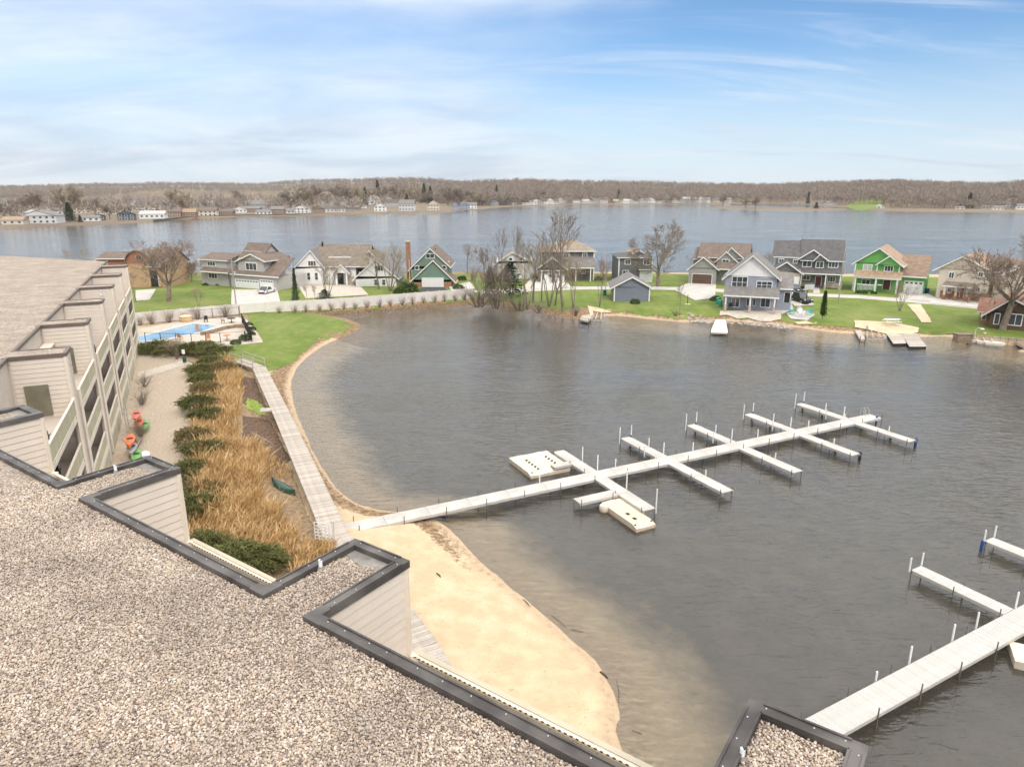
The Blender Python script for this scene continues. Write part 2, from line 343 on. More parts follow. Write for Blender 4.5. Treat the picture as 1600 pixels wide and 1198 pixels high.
def sheet(name, poly, m, off=.02, step=1.5, jit=0.0, kind='structure', zf=None, thick=0.0, seed=1):
    """a sheet laid over the ground: the outline is cut fine, the inside follows the terrain"""
    rnd = random.Random(seed); P = []
    for i in range(len(poly)):
        a = poly[i]; b = poly[(i+1) % len(poly)]; l = math.hypot(b[0]-a[0], b[1]-a[1]); n = max(1, int(l/step))
        for k in range(n):
            P.append((a[0]+(b[0]-a[0])*k/n+rnd.uniform(-jit, jit), a[1]+(b[1]-a[1])*k/n+rnd.uniform(-jit, jit)))
    ar = sum(P[i][0]*P[(i+1) % len(P)][1]-P[(i+1) % len(P)][0]*P[i][1] for i in range(len(P)))
    if ar < 0: P = P[::-1]
    nb = len(P); xs = [p[0] for p in P]; ys = [p[1] for p in P]
    Q = [Vector(p) for p in P]; gx, gy = np.meshgrid(np.arange(min(xs)+step*.5, max(xs), step), np.arange(min(ys)+step*.5, max(ys), step))
    if gx.size:
        dd = sdist(gx, gy, P); Q += [Vector((x, y)) for x, y, d in zip(gx.ravel(), gy.ravel(), dd) if d > step*.45]
    vs, es, fs, *_ = mgeo.delaunay_2d_cdt(Q, [], [list(range(nb))], 1, 1e-5)
    X = np.array([v.x for v in vs]); Y = np.array([v.y for v in vs]); Z = (height(X, Y) if zf is None else np.full(X.shape, float(zf)))+off
    if zf is None: fs = [f for f in fs if min(Z[i]-off for i in f) > .10]
    mb = MB(); mb.add(np.stack([X, Y, Z], -1).tolist(), [tuple(f) for f in fs], True)
    if thick:
        n0 = len(P); bz = (height(np.array(xs), np.array(ys)) if zf is None else np.full(nb, float(zf)))+off
        vv = [(x, y, z) for x, y, z in zip(xs, ys, bz)]+[(x, y, z-thick) for x, y, z in zip(xs, ys, bz)]
        mb.add(vv, [((i+1) % n0, i, i+n0, (i+1) % n0+n0) for i in range(n0)])
    o = mb.build(name, m)
    if kind: o['kind'] = kind
    return o
def UP(pts, z=1.4): return [U2(x, y, z) for x, y in pts]
# far land: the point across the lake, the far shore and the wooded hills
FAR_PX = [(-300,374),(0,357),(100,353),(190,350),(300,341.5),(380,338.5),(460,337.5),(560,335),(640,333.5),(700,331),(735,329.5),(770,325),(800,323),(840,322),(880,320),(960,320),(1100,319),
          (1150,318),(1250,319),(1320,324.5),(1345,328.3),(1400,330),(1480,331),(1600,332.5),(1900,337)]
FAR = [U2(*p) for p in FAR_PX]+[(3500,900),(6500,4000),(6000,6000),(-6000,6000),(-6000,1200)]
LAKE2 = [U2(*p) for p in [(-300,327),(60,322.5),(200,322.3),(330,322.5),(480,320),(560,318.5),(605,316),(600,313),(480,309.5),(250,310),(100,312.5),(50,313.5),(-80,313),(-300,313)]]
BAR = [U2(*p) for p in [(1100,325.5),(1150,326.8),(1200,328),(1260,329.9),(1320,328.8),(1330,327),(1230,325),(1180,323.8),(1140,322.8),(1115,323.5)]]
SKY_PX = [-400,0,150,300,400,480,560,660,720,830,1000,1200,1290,1410,1540,1600,2000]
SKY_PY = [290,290,287,285,286,281,278,278,283,281,284,287,284,281.5,286,282,284]
SHY_PX = [-400,0,480,620,700,760,880,1000,1150,1250,1340,1600,2000]
SHY = [1750,1750,2200,1500,1150,1000,1120,1150,1250,1180,880,800,760]
def far_height(x, y):
    px = CX+F*x/(y*CT+22*ST); sy = np.interp(px, SHY_PX, SHY); ry = sy+560
    k = (CY-np.interp(px, SKY_PX, SKY_PY))/F; rh = CAMZ+ry*(k*CT-ST)/(CT+k*ST)-17
    t = np.clip((y-sy-50)/510, 0, 1); t = t*t*(3-2*t); t = t*(1-.6*np.clip((y-ry-60)/500, 0, 1))
    base = np.minimum(np.minimum(sdist(x, y, FAR), 1e9).reshape(np.shape(x)), -sdist(x, y, LAKE2).reshape(np.shape(x)))
    bar = sdist(x, y, BAR).reshape(np.shape(x))
    z0 = np.clip(np.where(base > 0, np.minimum(base*.3, 1.3), np.maximum(base*.08, -2.6)), -2.6, 1.3)
    z0 = np.maximum(z0, np.where(bar > 0, np.minimum(bar*.1, .9), np.maximum(bar*.1, -2.6)))
    return np.where(base > 0, z0+t*np.maximum(rh, 4)*(1+.05*fbm(x, y, 90, 2.0)), z0)
def make_far():
    rows = np.concatenate([np.linspace(380, 1000, 110), np.linspace(1008, 3300, 100), [4200, 5600]])
    a = np.linspace(-1.05, 1.05, 330); Y, A = np.meshgrid(rows, a, indexing='ij'); X = A*Y
    Z = far_height(X, Y)
    gm = mat('far_ground', (.15,.115,.085), .95, .2, .012, col2=(.22,.17,.11))
    tag(link('hills', np_mesh('hills', np.stack([X, Y, Z], -1).reshape(-1, 3), grid_faces(*X.shape), gm, True)), kind='structure')
make_far()
# ---------------------------------------------------------------- the condominium whose roof fills the foreground
ZR = 12.5; ZG = 1.4
BT = np.array([-4.43, 17.42]); uu = np.array([.8192,-.5735]); vv = np.array([.5735,.8192]); PER = 11.05; FD = 2.95; FW = 2.0
def NW(k, s, t): q = BT+uu*(PER*k+s)+vv*t; return (float(q[0]), float(q[1]))
DT = np.array([-22.42, 30.46]); ww = np.array([-.424,.906]); pp = np.array([.906,.424]); ww /= np.linalg.norm(ww); pp /= np.linalg.norm(pp)
def LW(k, a, t): q = DT+ww*(11.2*k+a)+pp*t; return (float(q[0]), float(q[1]))
outline = [(-80,108),(float(LW(6,9.5,-FD)[0]), float(LW(6,9.5,-FD)[1]))]
for k in range(6, 0, -1): outline += [LW(k,FW,-FD), LW(k,FW,0), LW(k,0,0), LW(k,0,-FD)]
for k in range(-2, 2):
    outline += [NW(k,0,-FD), NW(k,0,0), NW(k,FW,0), NW(k,FW,-FD)]
outline += [NW(2,0,-FD), NW(2,.5,-26), (-62,-16), (-112,58)]
condo = thing('condominium_building', 'beige sided condominium with gravel roof and saw-tooth balconies filling the foreground', 'building', (-25, 30, ZG))
M_side = mat('beige_siding', (.60,.53,.455), .7, .05, .6, rnd=.03)
M_side2 = mat('beige_wall', (.57,.50,.43), .75, .05, .8, lap=.24)
M_cap = mat('dark_parapet_metal', (.060,.053,.050), .42, .5, 1.1, metal=.25, bump=.006, bscale=4, col2=(.15,.135,.125))
M_brcap = mat('brown_fascia_metal', (.13,.10,.082), .5, .15, 1.5)
M_memb = mat('grey_roof_membrane', (.16,.15,.135), .8, .2, 2.5, col2=(.30,.28,.25), bump=.004, bscale=9)
M_olive = mat('olive_panel', (.50,.46,.32), .75, .08, 1.2, rnd=.07)
M_rail = mat('cream_trim', (.70,.62,.52), .7, .05, 1.0)
M_base = mat('olive_base_wall', (.46,.42,.31), .85, .12, .8, bump=.004, bscale=6)
M_dark = mat('dark_opening', (.035,.033,.03), .5, .3, 1)
M_white = mat('white_paint', (.78,.78,.76), .55, .05, 2)
M_screw = mat('screw_metal', (.6,.6,.6), .35, .1, 3, metal=.6)
def gravel_mat():
    m = bpy.data.materials.new('roof_gravel_bed'); m.use_nodes = True; nt = m.node_tree; N = nt.nodes; L = nt.links; b = N['Principled BSDF']
    b.inputs['Roughness'].default_value = .85; b.inputs['Specular IOR Level'].default_value = .25
    tc = N.new('ShaderNodeNewGeometry'); vo = N.new('ShaderNodeTexVoronoi'); vo.inputs['Scale'].default_value = 19; L.new(tc.outputs['Position'], vo.inputs['Vector'])
    sx = N.new('ShaderNodeSeparateColor'); L.new(vo.outputs['Color'], sx.inputs[0])
    cr = N.new('ShaderNodeValToRGB'); L.new(sx.outputs[0], cr.inputs[0]); e = cr.color_ramp.elements
    e[0].color = (0.214,0.164,0.134,1); e[1].color = (0.695,0.604,0.518,1); x = e.new(.5); x.color = (0.445,0.355,0.277,1); x = e.new(.75); x.color = (0.535,0.445,0.360,1)
    n = N.new('ShaderNodeTexNoise'); n.inputs['Scale'].default_value = .55; n.inputs['Detail'].default_value = 6; L.new(tc.outputs['Position'], n.inputs['Vector'])
    mr = N.new('ShaderNodeMapRange'); mr.inputs[1].default_value = .35; mr.inputs[2].default_value = .68; mr.inputs[3].default_value = .62; mr.inputs[4].default_value = .86; L.new(n.outputs[0], mr.inputs[0])
    mx = N.new('ShaderNodeMix'); mx.data_type = 'RGBA'; mx.blend_type = 'MULTIPLY'; mx.inputs['Factor'].default_value = 1; L.new(cr.outputs[0], mx.inputs['A']); L.new(mr.outputs[0], mx.inputs['B'])
    L.new(mx.outputs['Result'], b.inputs['Base Color'])
    bp = N.new('ShaderNodeBump'); bp.inputs['Distance'].default_value = .014; bp.invert = True; L.new(vo.outputs['Distance'], bp.inputs['Height']); L.new(bp.outputs[0], b.inputs['Normal'])
    return m
M_bed = gravel_mat()
def tess(poly, z, mb):
    tri = mgeo.tessellate_polygon([[Vector((*p, 0)) for p in poly]]); fs = []
    for a, b, c in tri:
        cr = (poly[b][0]-poly[a][0])*(poly[c][1]-poly[a][1])-(poly[b][1]-poly[a][1])*(poly[c][0]-poly[a][0])
        fs.append((a, b, c) if cr > 0 else (a, c, b))
    return mb.add([(*p, z) for p in poly], fs)
def inset(poly, w):
    n = len(poly); ar = sum(poly[i][0]*poly[(i+1) % n][1]-poly[(i+1) % n][0]*poly[i][1] for i in range(n)); sg = 1 if ar > 0 else -1; out = []
    for i in range(n):
        a, b, c = (np.array(poly[j % n]) for j in (i-1, i, i+1))
        d1 = (b-a)/np.linalg.norm(b-a); d2 = (c-b)/np.linalg.norm(c-b); n1 = np.array([-d1[1], d1[0]])*sg; n2 = np.array([-d2[1], d2[0]])*sg
        k = n1+n2; k = k/max(.25, (1+n1@n2)); out.append(tuple(b+k*w))
    return out
ins = inset(outline, .26); ins2 = inset(outline, .15); outl = inset(outline, -.05)
tess(inset(outline, .2), ZR-.10, MB()).build('roof_deck', M_bed, condo, True)
SCRW = MB().lathe((0,0,0), [(.018,0),(.018,.012),(.006,.018)], 6).mesh('screw', M_screw)
nO = len(outline)
for i in range(1, nO-4):                                    # one mitred metal cap for each run of the parapet
    j = i+1; left = i < 26; nn_ = ins2 if left else ins; a, b, c, d = outl[i], outl[j], nn_[j], nn_[i]
    mb = MB(); mb.prism([a, b, c, d], ZR-.16, ZR+.05); o = mb.build('parapet_cap', M_brcap if left else M_cap, condo, True)
    e1 = np.array(a); e2 = np.array(b); L_ = np.linalg.norm(e2-e1); dr = (e2-e1)/L_; nin = (np.array(d)-e1); nin = nin-dr*(nin@dr); nin /= np.linalg.norm(nin)
    if np.linalg.norm((e1+e2)/2) < 34 and L_ < 12:
        s2 = MB()                                           # raised inner and outer lips of the metal
        for off, wd, hh in ((.035,.05,.028), (.285,.045,.022)):
            s2.bar((*(e1+dr*.28+nin*off), ZR+.05+hh/2), (*(e2-dr*.28+nin*off), ZR+.05+hh/2), wd, hh)
        s2.build('cap_lip', M_cap if not left else M_brcap, o, True)
        q = .35
        while q < L_-.3:
            c0 = e1+dr*q+nin*.12; link('screw', SCRW, o, False, (c0[0], c0[1], ZR+.05)); q += random.Random(i*31+int(q*10)).uniform(.5, .95)
for k in range(1, 7): tess([LW(k,.16,-FD-.4), LW(k,FW-.16,-FD-.4), LW(k,FW-.16,-.16), LW(k,.16,-.16)], ZR+.012, MB()).build('fin_gravel', M_bed, condo, True)
# bare membrane at the tip of each saw tooth
for k in (-2, -1, 0, 1):
    if k == 1: continue
    tess([NW(k,.22,-.22), NW(k,FW-.22,-.22), NW(k,FW-.22,-.95), NW(k,1.0,-.75), NW(k,.22,-.55)], ZR-.085, MB()).build('roof_membrane', M_memb, condo, True)
# walls: the body below the roof and, on each saw tooth, lapped boards on the face one can see
body = inset(outline, .06)
mbw = MB(); n = len(body)
for i in range(n):
    a, b = body[i], body[(i+1) % n]; mbw.add([(*a, ZG-.6), (*b, ZG-.6), (*b, ZR-.14), (*a, ZR-.14)], [(0,1,2,3)])
mbw.build('wall', M_side2, condo, True)
LAPH = .285
def board_mesh(length):
    mb = MB(); mb.add([(0,0,0),(length,0,0),(length,-.034,0),(0,-.034,0),(0,0,LAPH-.022),(length,0,LAPH-.022),(length,-.008,LAPH-.022),(0,-.008,LAPH-.022)],
                      [(0,1,2,3),(4,7,6,5),(3,2,6,7),(2,1,5,6),(1,0,4,5),(0,3,7,4)]); return mb.mesh('siding_board', M_side)
BRD = board_mesh(FD-.16)
nb = 0; rest = MB()
def boards(p0, p1, rows, zt=ZR-.19, zmin=ZG, me=None):
    """lapped boards on the vertical face from p0 to p1, its outside to the right of that direction"""
    global nb
    d = np.array(p1)-np.array(p0); L_ = np.linalg.norm(d); d = d/L_; ang = math.atan2(d[1], d[0]); nrm = np.array([d[1], -d[0]])
    o0 = np.array(p0)+d*.08+nrm*-.058; k = 0; z = zt-LAPH
    while z > zmin:
        if k < rows and nb < 300:
            link('siding_board', me or BRD, condo, False, (o0[0]-condo.location.x, o0[1]-condo.location.y, z-ZG), ang); nb += 1
        else:
            s0 = o0; e0 = o0+d*(L_-.16); nn = nrm
            rest.add([(*s0, z), (*e0, z), (*(e0+nn*.028), z), (*(s0+nn*.028), z), (*s0, z+LAPH), (*e0, z+LAPH), (*(e0+nn*.006), z+LAPH), (*(s0+nn*.006), z+LAPH)],
                     [(0,1,2,3),(4,7,6,5),(3,2,6,7),(2,1,5,6),(1,0,4,5),(0,3,7,4)])
        z -= LAPH; k += 1
boards(NW(0,FW,-FD), NW(0,FW,0), 22); boards(NW(-1,FW,-FD), NW(-1,FW,0), 26); boards(NW(-2,FW,-FD), NW(-2,FW,0), 36)
boards(NW(1,FW,-FD), NW(1,FW,0), 8)
for k, r in ((1,40),(2,40),(3,40),(4,36),(5,32),(6,30)): boards(LW(k,0,-FD), LW(k,0,0), r)
BR2 = board_mesh(FW-.16)
for k, r in ((1,10),(2,6),(3,4)): boards(LW(k,0,0), LW(k,FW,0), r, me=BR2)
for k in (4,5,6): boards(LW(k,0,0), LW(k,FW,0), 0)
if rest.v:
    o = rest.build('siding', M_side, condo, True); o['kind'] = 'stuff'
def cornerpost(q, z0=ZG, z1=ZR-.17, w=.10):
    MB().box(q[0]-w, q[0]+w, q[1]-w, q[1]+w, z0, z1).build('corner_trim', M_rail, condo, True)
for k in (-2,-1,0): cornerpost(NW(k,FW-.04,-.04), w=.075)
for k in range(1, 7): cornerpost(LW(k,.04,-.04), w=.085)
# balconies: floors, panelled rails, posts
FLO = [8.5, 5.65, 2.8]
def balcony(a, b, back_a, back_b, near=True, open_slots=False):
    a = np.array(a); b = np.array(b); L_ = np.linalg.norm(b-a); d = (b-a)/L_
    for fi, z in enumerate(FLO):
        MB().prism([tuple(a), tuple(b), tuple(back_b), tuple(back_a)], z-.22, z).build('balcony_floor', M_side2, condo, True)
        r = MB(); r.bar((*(a), z+1.14), (*(b), z+1.14), .13, .07); r.bar((*(a), z+.10), (*(b), z+.10), .10, .07)
        rail = r.build('balcony_rail', M_rail, condo, True)
        e = MB(); e.bar((*(a), z-.16), (*(b), z-.16), .12, .20); e.build('floor_edge', M_rail, condo, True)
        nbp = max(2, int(L_/.62)); wd = L_/nbp
        if near:
            me = MB().box(.01, wd-.01, -.02, .02, .14, 1.10).mesh('rail_panel', M_olive)
            for i in range(nbp):
                q = a+d*wd*i; o = link('rail_panel', me, rail, False, (q[0], q[1], z), math.atan2(d[1], d[0])); o
        else:
            p = MB()
            for i in range(nbp): p.bar((*(a+d*(wd*i+.015)), z+.62), (*(a+d*(wd*(i+1)-.015)), z+.62), .04, .96)
            p.build('rail_panel', M_olive, rail, True)
    for q in (a+d*.12, b-d*.12):
        MB().box(q[0]-.11, q[0]+.11, q[1]-.11, q[1]+.11, ZG, FLO[0]+1.2).build('post', M_rail, condo, True)
    lo = MB(); lo.bar((*a, (ZG-.3+FLO[2]-.26)/2), (*b, (ZG-.3+FLO[2]-.26)/2), .18, FLO[2]-.26-ZG+.3); lo.build('base_wall', M_base, condo, True)
M_gl = mat_glass('window_glass')
for k in range(0, 6):
    a = LW(k,FW,0) if k else NW(-2,.4,-.05); b = LW(k+1,0,0); ba = LW(k,FW,-FD) if k else NW(-2,0,-FD+.4); bb = LW(k+1,0,-FD)
    balcony(a, b, ba, bb, near=k < 3)
    f1 = np.array(LW(k+1,0,-FD))
    for fi, z in enumerate(FLO):                             # door or window in the side of the next tooth
        g = MB(); c0 = f1+pp*1.15-ww*.045; ax = pp*.62; ay = -ww*.05
        g.obox((c0[0], c0[1], z+1.25), (*ax, 0), (*ay, 0), (0,0,.95)); o = g.build('side_shutter', mat('olive_door', (.16,.145,.10), .6, .15, 1.5), condo, True)
        mid = (np.array(ba)+np.array(bb))/2; bd = (np.array(bb)-np.array(ba)); bl = np.linalg.norm(bd); bd /= bl; bn = np.array([bd[1], -bd[0]])
        w = MB(); w.obox((*(mid+bn*.04), z+1.1), (*(bd*1.7), 0), (*(bn*.05), 0), (0,0,1.08)); dr = w.build('sliding_door', M_rail, condo, True)
        for sgn in (-1, 1):
            w2 = MB(); w2.obox((*(mid+bn*.075+bd*.82*sgn), z+1.1), (*(bd*.72), 0), (*(bn*.03), 0), (0,0,.97))
            w2.build('pane', M_gl, dr, True)
for k in (-2,-1, 0): balcony(NW(k,FW,0), NW(k+1,0,0), NW(k,FW,-FD), NW(k+1,0,-FD), near=k == 0)
# slotted drip rail seen just past the parapet
for k in (-1, 0):
    a = np.array(NW(k,FW,.14)); b = np.array(NW(k+1,0,.14)); d = (b-a); L_ = np.linalg.norm(d); d /= L_; s = MB(); q = .2
    while q < L_-.2:
        c0 = a+d*q-vv*.22; s.obox((*c0, FLO[0]+1.185), (*(d*.035), 0), (*(vv*.016), 0), (0,0,.012)); q += .16
    s.build('rail_slot', M_dark, condo, True)
    MB().bar((*(a-vv*.02), FLO[0]+1.18), (*(b-vv*.02), FLO[0]+1.18), .16, .05).build('rail_cap', mat('cream_cap', (.50,.45,.34), .6, .05, 1), condo, True)
# sloped stair bulkhead ledges in the first balconies of the far wing
for k in (1, 2, 3):
    a = np.array(LW(k,FW,-FD)); b = np.array(LW(k+1,0,-FD)); d = (b-a)/np.linalg.norm(b-a); nrm = np.array([d[1], -d[0]])
    MB().bar((*(a+d*.1+nrm*.35), ZR-1.35), (*(b-d*.1+nrm*.35), ZR-1.35), .7, .12).build('balcony_canopy', M_rail, condo, True)
# roof vents
M_pvc = mat('white_pvc', (.80,.80,.80), .35, .04, 3)
def vent(px, py, lab, r=.06, h=.34):
    x, y, _ = U(px, py, ZR-.08); t = thing('roof_vent', lab, 'vent pipe', (x, y, ZR-.1), group='vent pipes on the gravel roof')
    MB().tube([(0,0,0),(.012,.0,h)], r, 12).build('pipe', M_pvc, t)
    MB().lathe((.012,0,h), [(r*1.0,0),(r*.82,.002),(r*.8,-.05)], 12).build('mouth', M_dark, t)
    MB().lathe((0,0,.05), [(r*1.9,0),(r*1.5,.02),(r*1.02,.06)], 12).build('flashing', M_memb, t)
vent(501, 889, 'white vent pipe by the saw tooth next to the sandy beach', .052, .30)
vent(181, 738, 'white vent pipe on the saw tooth beside the tall grass', .05, .30)
vent(1158, 1186, 'white vent pipe in the bottom corner saw tooth over the water', .045, .26)
vent(158, 463, 'small brown vent on the far wing parapet', .10, .22)
# roof gravel: a stone on every point
def gravel():
    rng = np.random.default_rng(5); sp = .041
    gx, gy = np.meshgrid(np.arange(-27, 9, sp), np.arange(6.5, 27, sp)); x = gx.ravel()+rng.uniform(-.5, .5, gx.size)*sp; y = gy.ravel()+rng.uniform(-.5, .5, gx.size)*sp
    zc = y*CT+9.5*ST; py = CY-F*(y*ST-9.5*CT)/zc; px = CX+F*x/zc
    k = (px > -190) & (px < 1790) & (py < 1330) & (np.hypot(x, y) < 27); x, y = x[k], y[k]
    d = sdist(x, y, outline); k = d > .275; x, y, d = x[k], y[k], d[k]
    for kk in (-2,-1,0):
        s = (x-BT[0])*uu[0]+(y-BT[1])*uu[1]-PER*kk; t = (x-BT[0])*vv[0]+(y-BT[1])*vv[1]
        bare = (s > -.1) & (s < FW+.1) & (t > -.62-.2*np.sin(s*3)-.28*s/FW)
        keep = ~bare | (rng.random(len(x)) < .02); x, y = x[keep], y[keep]
    z = ZR-.085+rng.uniform(0, .028, len(x))
    me = bpy.data.meshes.new('roof_gravel'); me.vertices.add(len(x)); me.vertices.foreach_set('co', np.stack([x, y, z], -1).astype(np.float32).ravel()); me.update()
    m = bpy.data.materials.new('river_stone'); m.use_nodes = True; nt = m.node_tree; N = nt.nodes; L = nt.links; b = N['Principled BSDF']; b.inputs['Roughness'].default_value = .62
    oi = N.new('ShaderNodeObjectInfo'); cr = N.new('ShaderNodeValToRGB'); L.new(oi.outputs['Random'], cr.inputs[0]); cr.color_ramp.interpolation = 'LINEAR'; e = cr.color_ramp.elements
    e[0].color = (0.169,0.128,0.106,1); e[1].color = (0.748,0.685,0.619,1)
    for p_, c_ in ((.12,(0.294,0.222,0.175,1)),(.3,(0.472,0.365,0.268,1)),(.48,(0.516,0.400,0.296,1)),(.60,(0.402,0.346,0.304,1)),(.72,(0.605,0.498,0.389,1)),(.86,(0.659,0.578,0.489,1)),(.93,(0.356,0.266,0.212,1))):
        w = e.new(p_); w.color = c_
    geo = N.new('ShaderNodeNewGeometry'); n = N.new('ShaderNodeTexNoise'); n.inputs['Scale'].default_value = .42; n.inputs['Detail'].default_value = 7; L.new(geo.outputs['Position'], n.inputs['Vector'])
    mr = N.new('ShaderNodeMapRange'); mr.inputs[1].default_value = .36; mr.inputs[2].default_value = .66; mr.inputs[3].default_value = .66; mr.inputs[4].default_value = .93; L.new(n.outputs[0], mr.inputs[0])
    mx = N.new('ShaderNodeMix'); mx.data_type = 'RGBA'; mx.blend_type = 'MULTIPLY'; mx.inputs['Factor'].default_value = 1; L.new(cr.outputs[0], mx.inputs['A']); L.new(mr.outputs[0], mx.inputs['B']); L.new(mx.outputs['Result'], b.inputs['Base Color'])
    ng = bpy.data.node_groups.new('gravel', 'GeometryNodeTree'); ng.interface.new_socket('Geometry', in_out='INPUT', socket_type='NodeSocketGeometry'); ng.interface.new_socket('Geometry', in_out='OUTPUT', socket_type='NodeSocketGeometry')
    G = ng.nodes; K = ng.links; gi = G.new('NodeGroupInput'); go = G.new('NodeGroupOutput')
    join = G.new('GeometryNodeJoinGeometry')
    for v in range(3):
        ico = G.new('GeometryNodeMeshIcoSphere'); ico.inputs['Radius'].default_value = .0225; ico.inputs['Subdivisions'].default_value = 2
        ns = G.new('ShaderNodeTexNoise'); ns.noise_dimensions = '4D'; ns.inputs['W'].default_value = v*3.7; ns.inputs['Scale'].default_value = 24; ns.inputs['Detail'].default_value = 0
        su = G.new('ShaderNodeVectorMath'); su.operation = 'SUBTRACT'; su.inputs[1].default_value = (.5,.5,.5); K.new(ns.outputs['Color'], su.inputs[0])
        sm = G.new('ShaderNodeVectorMath'); sm.operation = 'SCALE'; sm.inputs['Scale'].default_value = .015; K.new(su.outputs[0], sm.inputs[0])
        sp_ = G.new('GeometryNodeSetPosition'); K.new(ico.outputs[0], sp_.inputs['Geometry']); K.new(sm.outputs[0], sp_.inputs['Offset'])
        tr = G.new('GeometryNodeTransform'); tr.inputs['Scale'].default_value = ((1.1,.95,.72),(1.0,1.0,.8),(1.2,.9,.68))[v]; K.new(sp_.outputs[0], tr.inputs['Geometry'])
        ss = G.new('GeometryNodeSetShadeSmooth'); K.new(tr.outputs[0], ss.inputs[0])
        sm2 = G.new('GeometryNodeSetMaterial'); sm2.inputs['Material'].default_value = m; K.new(ss.outputs[0], sm2.inputs['Geometry'])
        g2 = G.new('GeometryNodeGeometryToInstance'); K.new(sm2.outputs[0], g2.inputs[0]); K.new(g2.outputs[0], join.inputs[0])
    m2p = G.new('GeometryNodeMeshToPoints'); K.new(gi.outputs[0], m2p.inputs[0])
    iop = G.new('GeometryNodeInstanceOnPoints'); K.new(m2p.outputs[0], iop.inputs['Points']); K.new(join.outputs[0], iop.inputs['Instance']); iop.inputs['Pick Instance'].default_value = True
    ri = G.new('FunctionNodeRandomValue'); ri.data_type = 'INT'; ri.inputs['Min'].default_value = 0 if False else ri.inputs['Min'].default_value
    ri.inputs[4].default_value = 0; ri.inputs[5].default_value = 2; K.new(ri.outputs[2], iop.inputs['Instance Index'])
    rr = G.new('FunctionNodeRandomValue'); rr.data_type = 'FLOAT_VECTOR'; rr.inputs[0].default_value = (-.45,-.45,0); rr.inputs[1].default_value = (.45,.45,6.28); K.new(rr.outputs[0], iop.inputs['Rotation'])
    rs = G.new('FunctionNodeRandomValue'); rs.data_type = 'FLOAT'; rs.inputs[2].default_value = .62; rs.inputs[3].default_value = 1.5; rs.inputs['Seed'].default_value = 9; K.new(rs.outputs[1], iop.inputs['Scale'])
    K.new(iop.outputs[0], go.inputs[0])
    o = link('roof_gravel', me, condo, True); mo = o.modifiers.new('stones', 'NODES'); mo.node_group = ng; o['kind'] = 'stuff'
    print('gravel stones', len(x))
gravel()
# ---------------------------------------------------------------- plants: makers
def tubes(P0, P1, R0, R1, n):
    P0 = np.array(P0, float); P1 = np.array(P1, float); D = P1-P0; D /= np.linalg.norm(D, axis=1, keepdims=True)+1e-9
    A = np.cross(D, np.where(np.abs(D[:, 2:3]) < .9, np.array([[0,0,1.]]), np.array([[1.,0,0]]))); A /= np.linalg.norm(A, axis=1, keepdims=True)+1e-9; B = np.cross(D, A)
    ang = np.arange(n)*2*np.pi/n; ring = A[:, None, :]*np.cos(ang)[None, :, None]+B[:, None, :]*np.sin(ang)[None, :, None]
    V = np.concatenate([P0[:, None, :]+ring*np.array(R0)[:, None, None], P1[:, None, :]+ring*np.array(R1)[:, None, None]], 1).reshape(-1, 3)
    b = np.arange(len(P0))[:, None]*2*n; j = np.arange(n)[None, :]; k = (np.arange(n)+1)[None, :] % n
    return V, np.stack([b+j, b+k, b+k+n, b+j+n], -1).reshape(-1, 4)
RMIN = [.017]
def skeleton(rng, stems, cfg):
    S = {0: [], 1: [], 2: [], 3: [], 4: [], 5: []}
    def branch(p, d, L, r, lv):
        c = cfg[lv]; ns = c['seg']; p = np.array(p, float); d = np.array(d, float)
        for i in range(ns):
            d = d+rng.normal(0, c['wob'], 3)+np.array([0, 0, c['up']]); d /= np.linalg.norm(d); q = p+d*L/ns; r2 = r*(1-(1-c['tip'])/ns)**1.0 if ns == 1 else r*(1-(1-c['tip'])*(1/ns)/(1-(1-c['tip'])*(i/ns)))
            S[lv].append((p, q, r, max(r2, RMIN[0]))); p, r = q, max(r2, RMIN[0])
            if lv+1 < len(cfg) and (i+1)/ns >= c['from']:
                m = c['kids'] if i < ns-1 else c['kids']+c.get('end', 1)
                m = int(m)+(1 if rng.random() < m-int(m) else 0)
                ph = rng.uniform(0, 6.28)
                for kk in range(m):
                    a = rng.uniform(*c['ang']); ph += 2.4+rng.uniform(-.5, .5)
                    e1 = np.cross(d, [0, 0, 1.0] if abs(d[2]) < .95 else [1.0, 0, 0]); e1 /= np.linalg.norm(e1); e2 = np.cross(d, e1)
                    nd = d*math.cos(a)+(e1*math.cos(ph)+e2*math.sin(ph))*math.sin(a)
                    branch(p, nd, L*c['len']*rng.uniform(.75, 1.2)*(1-.25*(i/ns)), r*c['rad'], lv+1)
    for p, d, L, r in stems: branch(p, np.array(d)/np.linalg.norm(d), L, r, 0)
    return S
M_bark = mat('grey_brown_bark', (.23,.185,.145), .9, .25, 2.5, bump=.02, bscale=8)
M_twig = mat('brown_twigs', (.27,.22,.175), .9, .2, .5)
M_twig_red = mat('reddish_twigs', (.31,.235,.19), .9, .2, .5)
M_twig_tan = mat('tan_twigs', (.37,.30,.215), .9, .2, .5)
